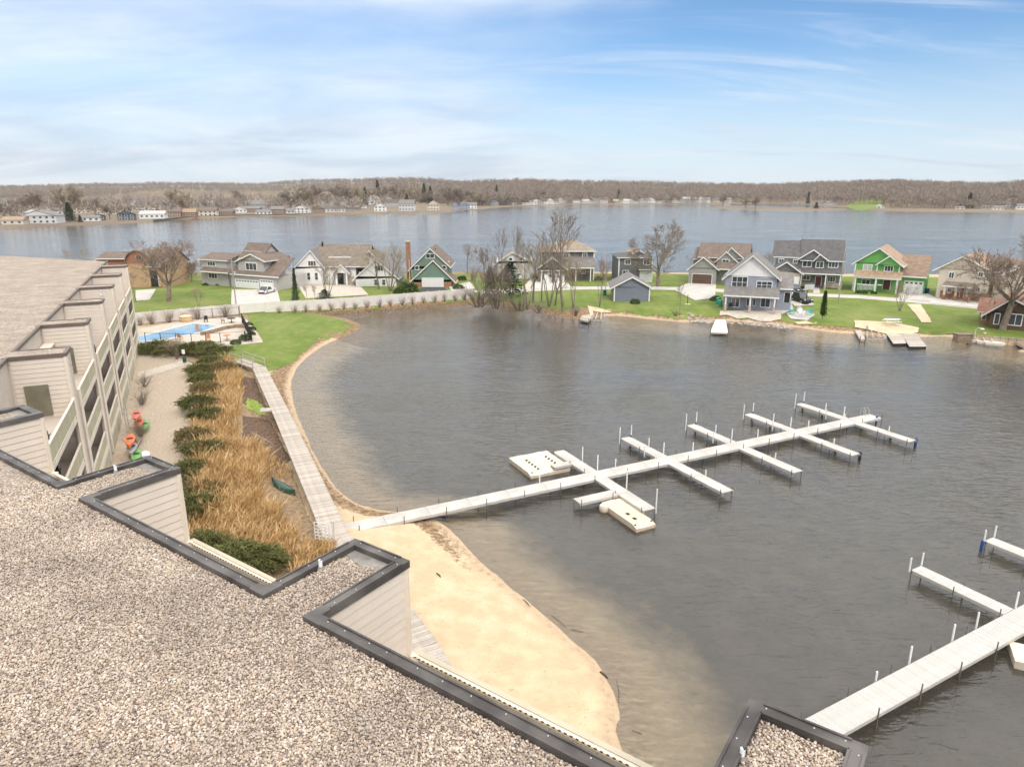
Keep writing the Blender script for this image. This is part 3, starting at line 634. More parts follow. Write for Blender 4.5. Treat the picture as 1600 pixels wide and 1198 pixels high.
def bare_meshes(seed, kind, H):
    rng = np.random.default_rng(seed)
    tw = dict(seg=2, wob=.14, up=.05, tip=.5, kids=0, ang=(.4,.9), len=.6, rad=.6)
    if kind == 'oak':
        st = [((0,0,-.2), (rng.normal(0,.05), rng.normal(0,.05), 1), H*.24, H*.026)]
        cfg = [dict(seg=4, wob=.05, up=.05, tip=.7, kids=2.2, end=3, ang=(.28,1.0), len=1.85, rad=.5, **{'from': .6}),
               dict(seg=6, wob=.10, up=.05, tip=.3, kids=1.4, end=1, ang=(.35,.85), len=.46, rad=.55, **{'from': .3}),
               dict(seg=4, wob=.13, up=.06, tip=.4, kids=1.8, end=1, ang=(.4,.9), len=.52, rad=.58, **{'from': .3}),
               dict(seg=3, wob=.14, up=.05, tip=.45, kids=1.9, end=1, ang=(.4,.9), len=.66, rad=.68, **{'from': .3}), tw]
    elif kind == 'tall':
        st = [((0,0,-.2), (rng.normal(0,.06), rng.normal(0,.05), 1), H*.62, H*.014)]
        cfg = [dict(seg=6, wob=.05, up=.08, tip=.4, kids=1.3, end=3, ang=(.3,.7), len=.52, rad=.5, **{'from': .45}),
               dict(seg=4, wob=.1, up=.13, tip=.35, kids=1.6, end=1, ang=(.35,.8), len=.5, rad=.6, **{'from': .3}),
               dict(seg=3, wob=.12, up=.08, tip=.4, kids=2.0, end=1, ang=(.4,.9), len=.62, rad=.66, **{'from': .3}), tw]
    elif kind == 'multi':
        n = int(rng.integers(3, 6)); st = []
        for i in range(n):
            a = i*6.28/n+rng.uniform(0, 1); st.append(((.15*math.cos(a), .15*math.sin(a), -.2), (.32*math.cos(a), .32*math.sin(a), 1), H*rng.uniform(.5,.62), H*.012))
        cfg = [dict(seg=5, wob=.07, up=.06, tip=.4, kids=1.0, end=2, ang=(.3,.65), len=.55, rad=.55, **{'from': .45}),
               dict(seg=4, wob=.12, up=.06, tip=.35, kids=1.3, end=1, ang=(.35,.8), len=.55, rad=.6, **{'from': .3}),
               dict(seg=3, wob=.14, up=.03, tip=.4, kids=1.9, end=1, ang=(.4,.9), len=.62, rad=.68, **{'from': .3}), tw]
    else:                                                   # shrub: many whips from the ground
        st = []
        for i in range(20):
            a = rng.uniform(0, 6.28); r = rng.uniform(.05,.5); st.append(((.2*H*r*math.cos(a), .2*H*r*math.sin(a), -.05), (r*math.cos(a), r*math.sin(a), 1), H*rng.uniform(.5,.8), .012*H+.006))
        cfg = [dict(seg=3, wob=.1, up=.05, tip=.4, kids=1.5, end=1, ang=(.25,.6), len=.5, rad=.65, **{'from': .3}),
               dict(seg=2, wob=.14, up=.05, tip=.4, kids=1.6, end=1, ang=(.3,.8), len=.6, rad=.7, **{'from': .3}), tw]
    S = skeleton(rng, st, cfg)
    def joined(lvs, sides):
        q = [s for l in lvs for s in S[l]]
        return tubes([s[0] for s in q], [s[1] for s in q], [s[2] for s in q], [s[3] for s in q], sides)
    n = len(cfg); low = [0, 1] if kind != 'shrub' else [0]; hi = [l for l in range(n) if l not in low]
    return joined(low, 6 if kind != 'shrub' else 3), joined(hi, 3)
BT_CACHE = {}
def bare_tree(name, label, px, py, top, width=None, kind='oak', seed=1, z=1.4, twig=None, bark=None, group='bare trees', cat='tree', xy=None, cache=None, lean=None):
    x, y = xy or U2(px, py, z); H = max(.5, zat(x, y, top)-z)
    key = (cache, kind) if cache is not None else (seed, kind, round(H, 1), twig and twig.name)
    if key not in BT_CACHE:
        RMIN[0] = .034 if str(cache).startswith('far') else .017
        (V0, F0), (V1, F1) = bare_meshes(seed, kind, 10.0); hz = max(V1[:, 2].max(), V0[:, 2].max()); k = 10.0/hz; V0 *= k; V1 *= k
        rad = np.percentile(np.hypot(V1[:, 0], V1[:, 1]), 90)
        BT_CACHE[key] = (np_mesh('trunk', V0, F0, bark or M_bark, True), np_mesh('crown', V1, F1, twig or M_twig, False), rad)
    m0, m1, rad = BT_CACHE[key]; s = H/10.0; sx = s
    if width: sx = (width/2*(y*CT+(CAMZ-z)*ST)/F)/rad
    rr = random.Random(seed*7+int(px or 0)); t = thing(name, label, cat, (x, y, z), rr.uniform(0, 6.28), group, (sx, sx, s))
    if lean: t.rotation_euler = (lean[1], lean[0], t.rotation_euler.z); t.rotation_mode = 'XYZ'
    link('trunk', m0, t); link('crown', m1, t); return t
def fol_mat(name, a, b, sc=3.0):
    return mat(name, a, .8, .2, sc, col2=b, rnd=.12, spec=.2)
M_jun = fol_mat('juniper_green', (.075,.088,.026), (.20,.195,.075)); M_jun2 = fol_mat('juniper_bronze', (.15,.12,.05), (.29,.22,.105))
M_spruce = fol_mat('spruce_green', (.022,.040,.022), (.055,.075,.04), 1.2); M_cyp = fol_mat('arborvitae_green', (.03,.065,.015), (.07,.12,.03))
M_bush = fol_mat('boxwood_green', (.035,.07,.015), (.08,.13,.03))
def leaf_cloud(rng, pts, dirs, size, aspect=.35):
    """one slim triangle pair per point, pointing along dirs"""
    n = len(pts); D = dirs/(np.linalg.norm(dirs, axis=1, keepdims=True)+1e-9); T = np.cross(D, rng.normal(0, 1, (n, 3))); T /= np.linalg.norm(T, axis=1, keepdims=True)+1e-9
    s = np.asarray(size).reshape(-1, 1)*np.ones((n, 1))
    V = np.stack([pts, pts+D*s*.5+T*s*aspect*.5, pts+D*s, pts+D*s*.5-T*s*aspect*.5], 1).reshape(-1, 3)
    return V, (np.arange(n)[:, None]*4+np.arange(4)[None, :])
def juniper_mesh(seed, R_=1.6, H=1.0, n=420, per=26, m=None):
    rng = np.random.default_rng(seed); P = []; D = []; Z = []
    for i in range(n):
        a = rng.uniform(0, 6.28); r = R_*math.sqrt(rng.uniform(0, 1))*.85; el = rng.uniform(.15, .9)
        r0 = r*(.75+.25*math.sin(a*3+seed)); b = np.array([r0*math.cos(a), r0*math.sin(a), H*(.12+.62*(1-(r/R_)**2))*rng.uniform(.55,1.1)])
        d = np.array([math.cos(a+rng.normal(0,.4))*math.cos(el), math.sin(a+rng.normal(0,.4))*math.cos(el), math.sin(el)]); L = rng.uniform(.3,.62)*(.6+.4*H)
        for k in range(per):
            t = k/per; dd = d+np.array([0,0,-.45*t]); q = b+dd*L*t; sd = rng.normal(0,.55,3); P.append(q); D.append(dd+sd); Z.append(rng.uniform(.06,.13)*(1.25-.6*t))
    V, Fc = leaf_cloud(rng, np.array(P), np.array(D), np.array(Z), .42); V[:, 2] = np.maximum(V[:, 2], .0)
    return np_mesh('foliage', V, Fc, m or M_jun)
def stem_mesh(seed, R_=.7, H=.5, n=9, r=.03, m=None):
    rng = np.random.default_rng(seed); mb = MB()
    for i in range(n):
        a = rng.uniform(0, 6.28); mb.tube([(0,0,-.1),(.4*R_*math.cos(a),.4*R_*math.sin(a),H*.6),(R_*math.cos(a),R_*math.sin(a),H)], [r, r*.7, r*.3], 5, False)
    return mb.mesh('stem', m or M_bark)
JUN = [juniper_mesh(11, 1.6, 1.05), juniper_mesh(12, 1.5, 1.2, 420), juniper_mesh(13, 1.6, 1.0, 420, 26, M_jun2)]; JST = stem_mesh(3)
JBIG = juniper_mesh(15, 1.6, 1.0, 1100, 30)
def shrub(name, label, xy, s, me, z=None, sz=None, rz=0, group=None, stem=JST, cat='shrub'):
    t = thing(name, label, cat, (xy[0], xy[1], h1(*xy) if z is None else z), rz, group, (s, s, sz or s)); link('foliage', me, t); link('stem', stem, t); return t
def conifer_meshes(seed, H=10.0, R_=2.6, n=150, power=1.0, m=None, up=-.25):
    rng = np.random.default_rng(seed); P = []; D = []; Z = []
    for i in range(n):
        f = (i+rng.uniform(0, 1))/n; z = H*(.06+.93*f); r = R_*(1-f)**power*rng.uniform(.72,1.12)+.1; a = i*2.4+rng.uniform(-.4,.4)
        for k in range(16):
            t = rng.uniform(.12, 1); q = np.array([r*t*math.cos(a), r*t*math.sin(a), z+up*r*t+.06*r]); w = rng.normal(0,.16*r*t,3); w[2] *= .35
            P.append(q+w); D.append(np.array([math.cos(a),math.sin(a),up])+rng.normal(0,.5,3)); Z.append(H*rng.uniform(.028,.06))
    V, Fc = leaf_cloud(rng, np.array(P), np.array(D), np.array(Z), .55)
    tr = MB().tube([(0,0,-.3),(0,0,H*.5),(0,0,H*.97)], [H*.018, H*.011, H*.002], 7).mesh('trunk', M_bark)
    return tr, np_mesh('crown', V, Fc, m or M_spruce)
CON = [conifer_meshes(21), conifer_meshes(22, 10, 2.2), conifer_meshes(23, 10, 3.6, 150, .75)]
CYP = conifer_meshes(24, 10, 1.35, 190, .55, M_cyp, .55)
def conifer(name, label, px, py, top, z=1.4, kind=0, width=None, xy=None, group='evergreen trees', me=None):
    x, y = xy or U2(px, py, z); H = max(.5, zat(x, y, top)-z); s = H/10; me = me or CON[kind]; sx = s
    if width: sx = (width/2*(y*CT+(CAMZ-z)*ST)/F)/(2.6 if me is not CYP else 1.4)
    t = thing(name, label, 'tree', (x, y, z), (px or 0)*1.3, group, (sx, sx, s)); link('trunk', me[0], t); link('crown', me[1], t); return t
def ball_bush_mesh(seed, n=900, m=None):
    rng = np.random.default_rng(seed); d = rng.normal(0, 1, (n, 3)); d /= np.linalg.norm(d, axis=1, keepdims=True); d[:, 2] = np.abs(d[:, 2])*1.0
    r = rng.uniform(.72, 1.02, (n, 1))*(1+.12*np.sin(d[:, :1]*5+seed)+.1*np.cos(d[:, 1:2]*6)); P = d*r; V, Fc = leaf_cloud(rng, P, d+rng.normal(0,.7,(n,3)), rng.uniform(.14,.26,n), .6)
    return np_mesh('foliage', V, Fc, m or M_bush)
BALL = ball_bush_mesh(4); BST = stem_mesh(8, .5, .6)
# ---------------------------------------------------------------- ground sheets near the condominium
M_path = mat('pea_gravel', (.36,.285,.21), .95, .3, 6, col2=(.50,.42,.33), bump=.02, bscale=14)
M_mulch = mat('brown_mulch', (.085,.052,.034), .95, .3, 5, col2=(.17,.11,.075), bump=.05, bscale=9)
M_thatch = mat('dry_thatch', (.22,.15,.09), .95, .3, 4, col2=(.38,.28,.17), bump=.06, bscale=7)
M_conc = mat('pale_concrete', (.50,.44,.37), .85, .1, 1.2, bump=.003, bscale=10)
M_conc2 = mat('road_concrete', (.50,.47,.43), .88, .12, .7, bump=.003, bscale=10)
M_moss = mat('bright_moss', (.16,.28,.03), .95, .3, 3, col2=(.30,.36,.08), bump=.03, bscale=14)
def lawn_mat():
    m = mat('lawn_grass', (.105,.165,.02), .95, .2, .22, col2=(.20,.245,.055), bump=.05, bscale=14, detail=9, mixlo=.3, mixhi=.72)
    N = m.node_tree.nodes; L = m.node_tree.links; b = N['Principled BSDF']; src = b.inputs['Base Color'].links[0].from_socket; tc = N.new('ShaderNodeTexCoord')
    for sc, lo, hi, col, f in ((.9, .50, .72, (.26,.25,.085), .55), (5.0, .46, .70, (.075,.13,.015), .5), (.11, .52, .74, (.25,.235,.09), .45)):
        n = N.new('ShaderNodeTexNoise'); n.inputs['Scale'].default_value = sc; n.inputs['Detail'].default_value = 8; L.new(tc.outputs['Object'], n.inputs['Vector'])
        r = N.new('ShaderNodeMapRange'); r.inputs[1].default_value = lo; r.inputs[2].default_value = hi; r.inputs[4].default_value = f; L.new(n.outputs[0], r.inputs[0])
        x = N.new('ShaderNodeMix'); x.data_type = 'RGBA'; L.new(r.outputs[0], x.inputs['Factor']); L.new(src, x.inputs['A']); x.inputs['B'].default_value = (*col, 1); src = x.outputs['Result']
    w = N.new('ShaderNodeTexWave'); w.inputs['Scale'].default_value = .16; w.inputs['Distortion'].default_value = 1.2; L.new(tc.outputs['Object'], w.inputs['Vector'])
    x = N.new('ShaderNodeMix'); x.data_type = 'RGBA'; x.blend_type = 'MULTIPLY'; x.inputs['Factor'].default_value = .07; L.new(src, x.inputs['A']); L.new(w.outputs['Color'], x.inputs['B']); L.new(x.outputs['Result'], b.inputs['Base Color'])
    return m
M_lawn = lawn_mat(); M_lawn2 = mat('dry_lawn_grass', (.16,.20,.045), .95, .2, .5, col2=(.27,.27,.10), bump=.03, bscale=22, detail=7)
sheet('gravel_path', UP([(214,540),(262,552),(300,566),(303,610),(294,650),(290,700),(284,760),(282,860),(140,860),(160,720),(190,640)]), M_path, .02, 2.0, .08)
sheet('planting_bed', UP([(300,560),(366,556),(396,578),(440,680),(498,838),(520,905),(300,925),(268,880),(283,760),(292,690),(303,610)]), M_thatch, .025, 1.2, .1)
sheet('mulch_bed', UP([(376,580),(397,582),(415,622),(405,636),(380,622),(372,600)]), M_mulch, .045, .7, .08)
sheet('mulch_bed', UP([(378,640),(420,642),(452,700),(440,716),(400,704),(378,672)]), M_mulch, .045, .7, .08)
sheet('moss_patch', UP([(385,612),(402,616),(414,626),(412,636),(398,634),(382,626)]), M_moss, .06, .5, .12)
sheet('lawn', UP([(338,541),(411,534),(392,506),(384,491),(420,489),(470,488),(515,494),(549,502),(556,508),(540,517),(508,527),(490,540),(455,556),(436,566),(418,573),(395,570),(368,560),(336,556)], 1.2), M_lawn, .03, 1.3, .12)
sheet('pool_deck', UP([(190,520),(290,500),(372,496),(386,500),(411,533),(345,541),(300,546),(190,548)]), M_conc, .05, 3)
sheet('walkway', UP([(214,581),(286,562),(296,566),(218,592)]), M_conc, .05, 1.2)
# pool
pool = thing('swimming_pool', 'bright blue swimming pool in pale concrete deck behind junipers', 'pool', U(283,518,1.4))
pw = UP([(190,534),(302,506),(341,509.5),(316,519),(284,526),(232,534)]); z_p = 1.4
MB().prism(pw, z_p+.056, z_p+.075).build('pool_water', mat('pool_water', (.22,.42,.62), .08, .12, .3, spec=.6, bump=.01, bscale=2), pool, True)
def ring(poly, w, z0, z1):
    a = poly; b = inset(poly, -w); mb = MB(); n = len(a)
    for i in range(n): mb.prism([a[i], a[(i+1) % n], b[(i+1) % n], b[i]], z0, z1)
    return mb
ring(pw, .35, z_p+.05, z_p+.12).build('coping', mat('pool_coping', (.62,.58,.52), .7, .08, 2), pool, True)
for a, b in (((233,527),(272,518)),):
    pass
rw = thing('retaining_wall', 'low tan timber wall stepping along the pool terrace', 'wall', U(350,518,1.4))
M_timb = mat('weathered_timber', (.30,.22,.15), .85, .2, 2, rnd=.15)
pl_ = [U2(*p, 1.45) for p in ((314,524),(334,520),(352,514.5),(368,512),(384,512))]
for i in range(len(pl_)-1):
    for k in range(3): MB().bar((*pl_[i], 1.55+.17*k), (*pl_[i+1], 1.55+.17*k), .2-.01*k, .16).build('timber', M_timb, rw, True)
M_blk = mat('black_metal', (.02,.02,.02), .5, .2, 3)
def picket_fence(label, pts, H=1.5, z=1.42, post=2.4, name='metal_fence'):
    t = thing(name, label, 'fence', (*pts[0], z))
    for i in range(len(pts)-1):
        a = np.array(pts[i]); b = np.array(pts[i+1]); L_ = np.linalg.norm(b-a); n = max(1, round(L_/post))
        for zz in (.2, H-.1): MB().bar((*a, z+zz), (*b, z+zz), .03, .04).build('rail', M_blk, t, True)
        for k in range(n+(i == len(pts)-2)):
            q = a+(b-a)*k/n; MB().box(q[0]-.035, q[0]+.035, q[1]-.035, q[1]+.035, z-.1, z+H).build('post', M_blk, t, True)
    return t
picket_fence('thin black fence along the far side of the pool', UP([(205,507),(290,499),(374,493)]))
picket_fence('thin black fence between the pool terrace and juniper hedge', UP([(228,536),(300,537),(345,536),(384,533)]))
ws = thing('windscreen_fence', 'black mesh windscreen fence at the end of the pool deck', 'fence', U(379,505,1.4))
wa, wb = np.array(U2(378.5,505,1.4)), np.array(U2(394,534,1.4))
for k in range(6):
    q = wa+(wb-wa)*k/5; MB().box(q[0]-.04, q[0]+.04, q[1]-.04, q[1]+.04, 1.4, 3.1).build('post', M_blk, ws, True)
    if k < 5:
        q2 = wa+(wb-wa)*(k+1)/5; d = (q2-q)/np.linalg.norm(q2-q); MB().bar((*(q+d*.06), 2.25), (*(q2-d*.06), 2.25), .02, 1.5).build('mesh_panel', mat('black_mesh', (.022,.022,.024), .9, .2, 3), ws, True)
# pool furniture
M_tan = mat('tan_canvas', (.55,.40,.24), .8, .12, 2); M_terra = mat('terracotta_wood', (.48,.24,.12), .75, .15, 2)
g = thing('covered_hot_tub', 'tan covered tub beside the swimming pool', 'hot tub', U(291,502,1.45))
MB().lathe((0,0,0), [(.95,0),(1.0,.1),(1.0,.75),(.97,.8)], 14).build('tub', M_tan, g); MB().lathe((0,0,.80), [(1.06,0),(1.08,.06),(.7,.2),(.15,.3)], 14).build('cover', mat('tan_cover', (.66,.50,.33), .8, .1, 2), g)
def patio_set(label, px, py, m, top=.55):
    t = thing('patio_table', label, 'table', U(px, py, 1.45), group='poolside tables'); MB().lathe((0,0,.68), [(top,0),(top,.05)], 14).build('table_top', m, t)
    MB().tube([(0,0,0),(0,0,.68)], .06, 8).build('pedestal', m, t); MB().lathe((0,0,0), [(.34,0),(.3,.05)], 12).build('foot', m, t)
    return t
def chair(label, x, y, z, rz, m, group='outdoor chairs', frame=None):
    t = thing('patio_chair', label, 'chair', (x, y, z), rz, group); fr = frame or m
    MB().box(-.27,.27,-.27,.27,.40,.45).build('seat', m, t); MB().obox((0,.29,.72), (.27,0,0), (0,.025,0), (0,.06,.28)).build('backrest', m, t)
    for sx in (-1, 1):
        for sy in (-1, 1): MB().box(sx*.24-.025, sx*.24+.025, sy*.24-.025, sy*.24+.025, 0, .40).build('leg', fr, t)
        MB().box(sx*.29-.03, sx*.29+.03, -.25, .27, .60, .64).build('armrest', fr, t)
    return t
patio_set('round terracotta table on the lower pool terrace', 355, 531, M_terra); patio_set('dark table at the far corner of pool deck', 362, 504, M_blk, .7)
for lab, px, py, r, m in (('black chair standing by the far pool fence', 322, 503, .3, M_blk), ('black chair nearer the dark poolside table', 349, 505, 2.0, M_blk), ('tan chair facing the pool water', 311, 517, 1.2, M_terra),
                          ('terracotta chair behind the juniper hedge', 282, 531, 3.0, M_terra), ('terracotta chair beside the pool stairs', 326, 533, .4, M_terra), ('dark chair by the mesh windscreen', 387, 529, 1.7, M_blk)):
    x, y, z = U(px, py, 1.45); chair(lab, x, y, z, r, m, 'poolside chairs')
for i, (px, py, s) in enumerate(((383,531,.9),(368,537,.7),(389,508,.6),(393,516,.7),(393,523,.6))):
    shrub('low_bush', ['rounded green bush at the near corner of pool terrace','small flat green bush along the front of the pool terrace','topmost green bush behind the black windscreen','middle green bush behind the black windscreen','lowest green bush behind the black windscreen'][i], U2(px, py, 1.4), s, BALL, 1.4, s*.8, i, 'bushes around the pool', BST)
# juniper hedge by the pool, junipers along the path, big juniper below the roof
jl = [(232,551),(252,549),(268,552),(296,553),(318,549),(332,556)]
for i, (px, py) in enumerate(jl): shrub('juniper', ORD[i]+' juniper from the building in the hedge below the pool', U2(px, py, 1.4), 1.45+.2*(i % 3), JUN[i % 2], 1.4, 1.5, i*1.7, 'junipers below the pool')
jl = [(312,585),(318,612),(306,640),(322,655),(300,690),(316,712),(298,745),(310,775),(302,806),(318,600),(330,570),(345,580)]
for i, (px, py) in enumerate(sorted(jl, key=lambda p: p[1])): shrub('juniper', ORD[i]+' juniper down the gravel path counted from the pool', U2(px, py, 1.4), 1.1+.25*((i*7) % 3)/2, JUN[(i*2) % 3], 1.4, 1.25+.2*(i % 2), i*2.1, 'junipers along the gravel path')
shrub('juniper', 'big dark green juniper sprawling right below the roof parapet', U2(372, 893, 1.4), 1.75, JBIG, 1.4, 1.6, .5, 'junipers along the gravel path')
shrub('juniper', 'dark juniper tucked behind the siding of the second saw tooth', U2(322, 868, 1.4), 1.25, JUN[1], 1.4, 1.4, 1.5, 'junipers along the gravel path')
for i, (px, py, s) in enumerate(((226,604,1.5),(222,632,1.7),(220,682,1.9),(212,700,1.6))):
    bare_tree('bare_shrub', ['brown leafless shrub farthest along the condominium wall','brown shrub just beyond the kayak rack','brown shrub between the two stacks of kayaks','brown shrub beside the nearest kayak stack'][i], px, py, py-17*s, 26*s*.8, 'shrub', 30, 1.4, M_twig, None, 'shrubs by the condominium wall', 'shrub', cache='wallshrub')
bare_tree('bare_shrub', 'pale leafless shrub in front of the juniper hedge', 277, 560, 524, 46, 'multi', 33, 1.4, M_twig_tan, None, 'shrubs by the condominium wall', 'shrub')
# tall dry grass
def dry_grass():
    rng = np.random.default_rng(8)
    zones = [([(330,568),(362,560),(378,585),(375,640),(352,640),(335,610)], 3600, 1.75), ([(305,640),(368,640),(372,690),(340,700),(300,690)], 3400, 1.5), ([(298,700),(330,700),(330,800),(294,800)], 1500, 1.4), ([(305,575),(340,570),(340,640),(310,640)], 1200, 1.3),
             ([(310,700),(400,690),(432,740),(440,800),(400,830),(330,830),(300,800)], 11500, 1.9), ([(300,800),(420,800),(468,830),(455,880),(330,860),(292,850)], 4800, 1.6),
             ([(395,730),(430,770),(455,850),(440,880),(400,830)], 900, 1.1), ([(470,845),(520,850),(530,890),(455,905)], 2200, 1.3), ([(420,700),(452,715),(470,790),(445,790)], 900, .7)]
    B = []; Hh = []
    for poly, n, hh in zones:
        P = UP(poly); xs = [p[0] for p in P]; ys = [p[1] for p in P]; x = rng.uniform(min(xs), max(xs), n*4); y = rng.uniform(min(ys), max(ys), n*4); k = sdist(x, y, P) > 0
        cl = .5+.5*np.clip(fbm(x, y, 1.4, 3.0)*.8+.35, 0, 1); k &= rng.random(len(x)) < cl; x, y, cl = x[k][:n], y[k][:n], cl[k][:n]
        B.append(np.stack([x, y, height(x, y)], -1)); Hh.append(hh*rng.uniform(.45, 1.1, len(x))*(.6+.4*cl))
    B = np.concatenate(B); Hh = np.concatenate(Hh)
    zc_ = B[:, 1]*CT+20.6*ST; qx = CX+F*B[:, 0]/zc_; qy = CY-F*(B[:, 1]*ST-20.6*CT)/zc_; kk = ~((qx > 408) & (qx < 474) & (qy > 733) & (qy < 790)); B = B[kk]; Hh = Hh[kk]; n = len(B); a = rng.uniform(0, 6.28, n); w = rng.uniform(.012,.026, n); lean = rng.normal(0,.16,(n,2))+np.array([.10,-.06])
    T = np.stack([np.cos(a), np.sin(a), np.zeros(n)], -1)*w[:, None]; V = []
    for f, ws_ in ((0,.8),(.45,1.0),(.8,1.25),(1.0,.15)):
        c = B+np.stack([lean[:, 0]*Hh*f*f*1.6, lean[:, 1]*Hh*f*f*1.6, Hh*f*(1-.08*f)], -1); V += [c-T*ws_, c+T*ws_]
    V = np.stack(V, 1).reshape(-1, 3); b = np.arange(n)[:, None]*8; Fc = np.concatenate([np.concatenate([b+i, b+i+1, b+i+3, b+i+2], 1) for i in (0,2,4)])
    m = mat('dry_straw', (.50,.32,.14), .85, .3, .9, col2=(.70,.51,.28), spec=.2, detail=6)
    tag(link('dry_grass', np_mesh('dry_grass', V, Fc, m)), 'tall golden dry ornamental grass filling the bed beside the boardwalk', 'grass', kind='stuff')
    # low dead stems and tangle near the boardwalk
    n = 5200; P = UP([(380,585),(400,585),(455,700),(500,840),(470,860),(430,790),(400,690)]); xs = [p[0] for p in P]; ys = [p[1] for p in P]; x = rng.uniform(min(xs), max(xs), n*4); y = rng.uniform(min(ys), max(ys), n*4); k = sdist(x, y, P) > 0
    x, y = x[k][:n], y[k][:n]; n = len(x); pts = np.stack([x, y, height(x, y)+.03+rng.uniform(0,.12,n)], -1); d = rng.normal(0, 1, (n, 3)); d[:, 2] = np.abs(d[:, 2])*.5
    V, Fc = leaf_cloud(rng, pts, d, rng.uniform(.15,.5,n), .09); tag(link('dead_stems', np_mesh('dead_stems', V, Fc, mat('dead_stems', (.20,.125,.075), .9, .3, 1.5, col2=(.42,.30,.19)))), 'low tangle of brown dead stems beside the boardwalk', 'plants', kind='stuff')
dry_grass()
# ---------------------------------------------------------------- boardwalk
M_plank = mat('bleached_plank', (.44,.385,.33), .85, .12, 3, rnd=.16, bump=.006, bscale=14)
bwc = [U2(371,562,1.5), U2(405,574,1.5), U2(441,648,1.5), U2(480,735,1.5), U2(524,834,1.5), U2(585,905,1.5), U2(660,1010,1.5), U2(715,1110,1.5), U2(760,1190,1.5)]
bw = thing('boardwalk', 'pale weathered wooden boardwalk between the dry grass and the beach', 'boardwalk', (*bwc[1], 1.4))
def walk(line, width, pitch, z):
    pts = []; acc = 0
    for i in range(len(line)-1):
        a = np.array(line[i]); b = np.array(line[i+1]); L_ = np.linalg.norm(b-a); d = (b-a)/L_; q = acc
        while q < L_: pts.append((a+d*q, math.atan2(d[1], d[0]))); q += pitch
        acc = q-L_
    return pts
PW = [1.9]
pk = MB().box(-.092, .092, -.77, .77, -.035, .012).mesh('plank', M_plank)
wk = walk(bwc[1:], 1.9, .2, 1.5); rnd = random.Random(3)
wk.sort(key=lambda t: 0 if t[0][1] > 36 else 1)
rest = MB(); nw = len(wk)
for i, (q, a) in enumerate(wk):
    if i < 298:
        o = link('plank', pk, bw, True, (q[0], q[1], 1.50+rnd.uniform(-.006,.006)), a+rnd.uniform(-.006,.006)); o.scale.y = rnd.uniform(.985,1.015)
    else: rest.obox((q[0], q[1], 1.49), (.092*math.cos(a), .092*math.sin(a), 0), (-.77*math.sin(a), .77*math.cos(a), 0), (0,0,.024))
if rest.v: rest.build('planking', M_plank, bw, True)['kind'] = 'stuff'
for sgn in (-1, 1):
    mb = MB()
    for i in range(1, len(bwc)-1):
        a = np.array(bwc[i]); b = np.array(bwc[i+1]); d = (b-a)/np.linalg.norm(b-a); n = np.array([-d[1], d[0]])*sgn*.64
        mb.bar((*(a+n), 1.36), (*(b+n), 1.36), .08, .2)
    mb.build('joist', M_timb, bw, True)
sp = U2(409,626,1.5); sd = MB().obox((*U2(415,640,1.5), 1.495), (.5,.1,0), (-.12,.55,0), (0,0,.03)).build('side_step', M_plank, bw, True)
# ramp with handrail at the top end
ra, rb = np.array(bwc[0]), np.array(bwc[1]); dr = (rb-ra)/np.linalg.norm(rb-ra); nr = np.array([-dr[1], dr[0]])
ramp = thing('ramp', 'short wooden ramp with grey handrail at the top of the boardwalk', 'ramp', (*ra, 1.4))
for k in range(int(np.linalg.norm(rb-ra)/.2)):
    q = ra+dr*(.1+.2*k); MB().obox((*q, 1.50), (*(dr*.09), 0), (*(nr*.75), 0), (0,0,.025)).build('plank', M_plank, ramp, True)
for sgn in (-.78, .78):
    for f in (0,.5,1): q = ra+(rb-ra)*f+nr*sgn; MB().box(q[0]-.05,q[0]+.05,q[1]-.05,q[1]+.05,1.3,2.5).build('post', M_timb if False else mat('grey_timber', (.42,.38,.33), .85, .12, 2), ramp, True)
    for zz in (1.95, 2.46): MB().bar((*(ra+nr*sgn), zz), (*(rb+nr*sgn), zz), .06, .09).build('rail', MATS['grey_timber'], ramp, True)
# lattice, canoe, driftwood, long poles
lx, ly, _ = U(507, 846, 1.5); la = thing('lattice_panel', 'white lattice panel leaning beside the boardwalk end', 'lattice', (lx, ly, 1.5), -.25)
for k in range(6): MB().box(-.62+k*.245, -.56+k*.245, -.03, -.005, .1, 1.25).build('slat', M_white, la)
for k in range(6): MB().box(-.62, .66, -.005, .02, .12+k*.215, .17+k*.215).build('slat', M_white, la)
for x0 in (-.6, .6): MB().box(x0-.04, x0+.04, .025, .1, -.2, 1.3).build('leg', M_timb, la)
def canoe(name, label, loc, rz, L_, W, H, m, cat, group=None, up=False, tilt=0.0, deck=None):
    t = thing(name, label, cat, loc, rz, group); t.rotation_euler.x = tilt; V = []; ns, nc = 15, 9
    for i in range(ns):
        f = -1+2*i/(ns-1); w = W/2*max(.02, (1-abs(f)**2.4)); hz = H*(.85+.25*abs(f)**3)
        for j in range(nc):
            a = math.pi*j/(nc-1); V.append((f*L_/2, -math.cos(a)*w, (-1 if up else 1)*hz*math.sin(a)**.8+(H if up else 0)))
    Fc = [(i*nc+j, i*nc+j+1, (i+1)*nc+j+1, (i+1)*nc+j) for i in range(ns-1) for j in range(nc-1)]
    if up: Fc = [f[::-1] for f in Fc]
    mb = MB(); mb.add(V, Fc, True); mb.build('hull', m, t)
    MB().tube([(f/7*L_/2, W/2*max(.02, 1-abs(f/7)**2.4), H if up else 0) for f in range(-7, 8)], .025, 5).build('gunwale', deck or m, t)
    MB().tube([(f/7*L_/2, -W/2*max(.02, 1-abs(f/7)**2.4), H if up else 0) for f in range(-7, 8)], .025, 5).build('gunwale', deck or m, t)
    return t
cx_, cy_, _ = U(441, 744, 1.6)
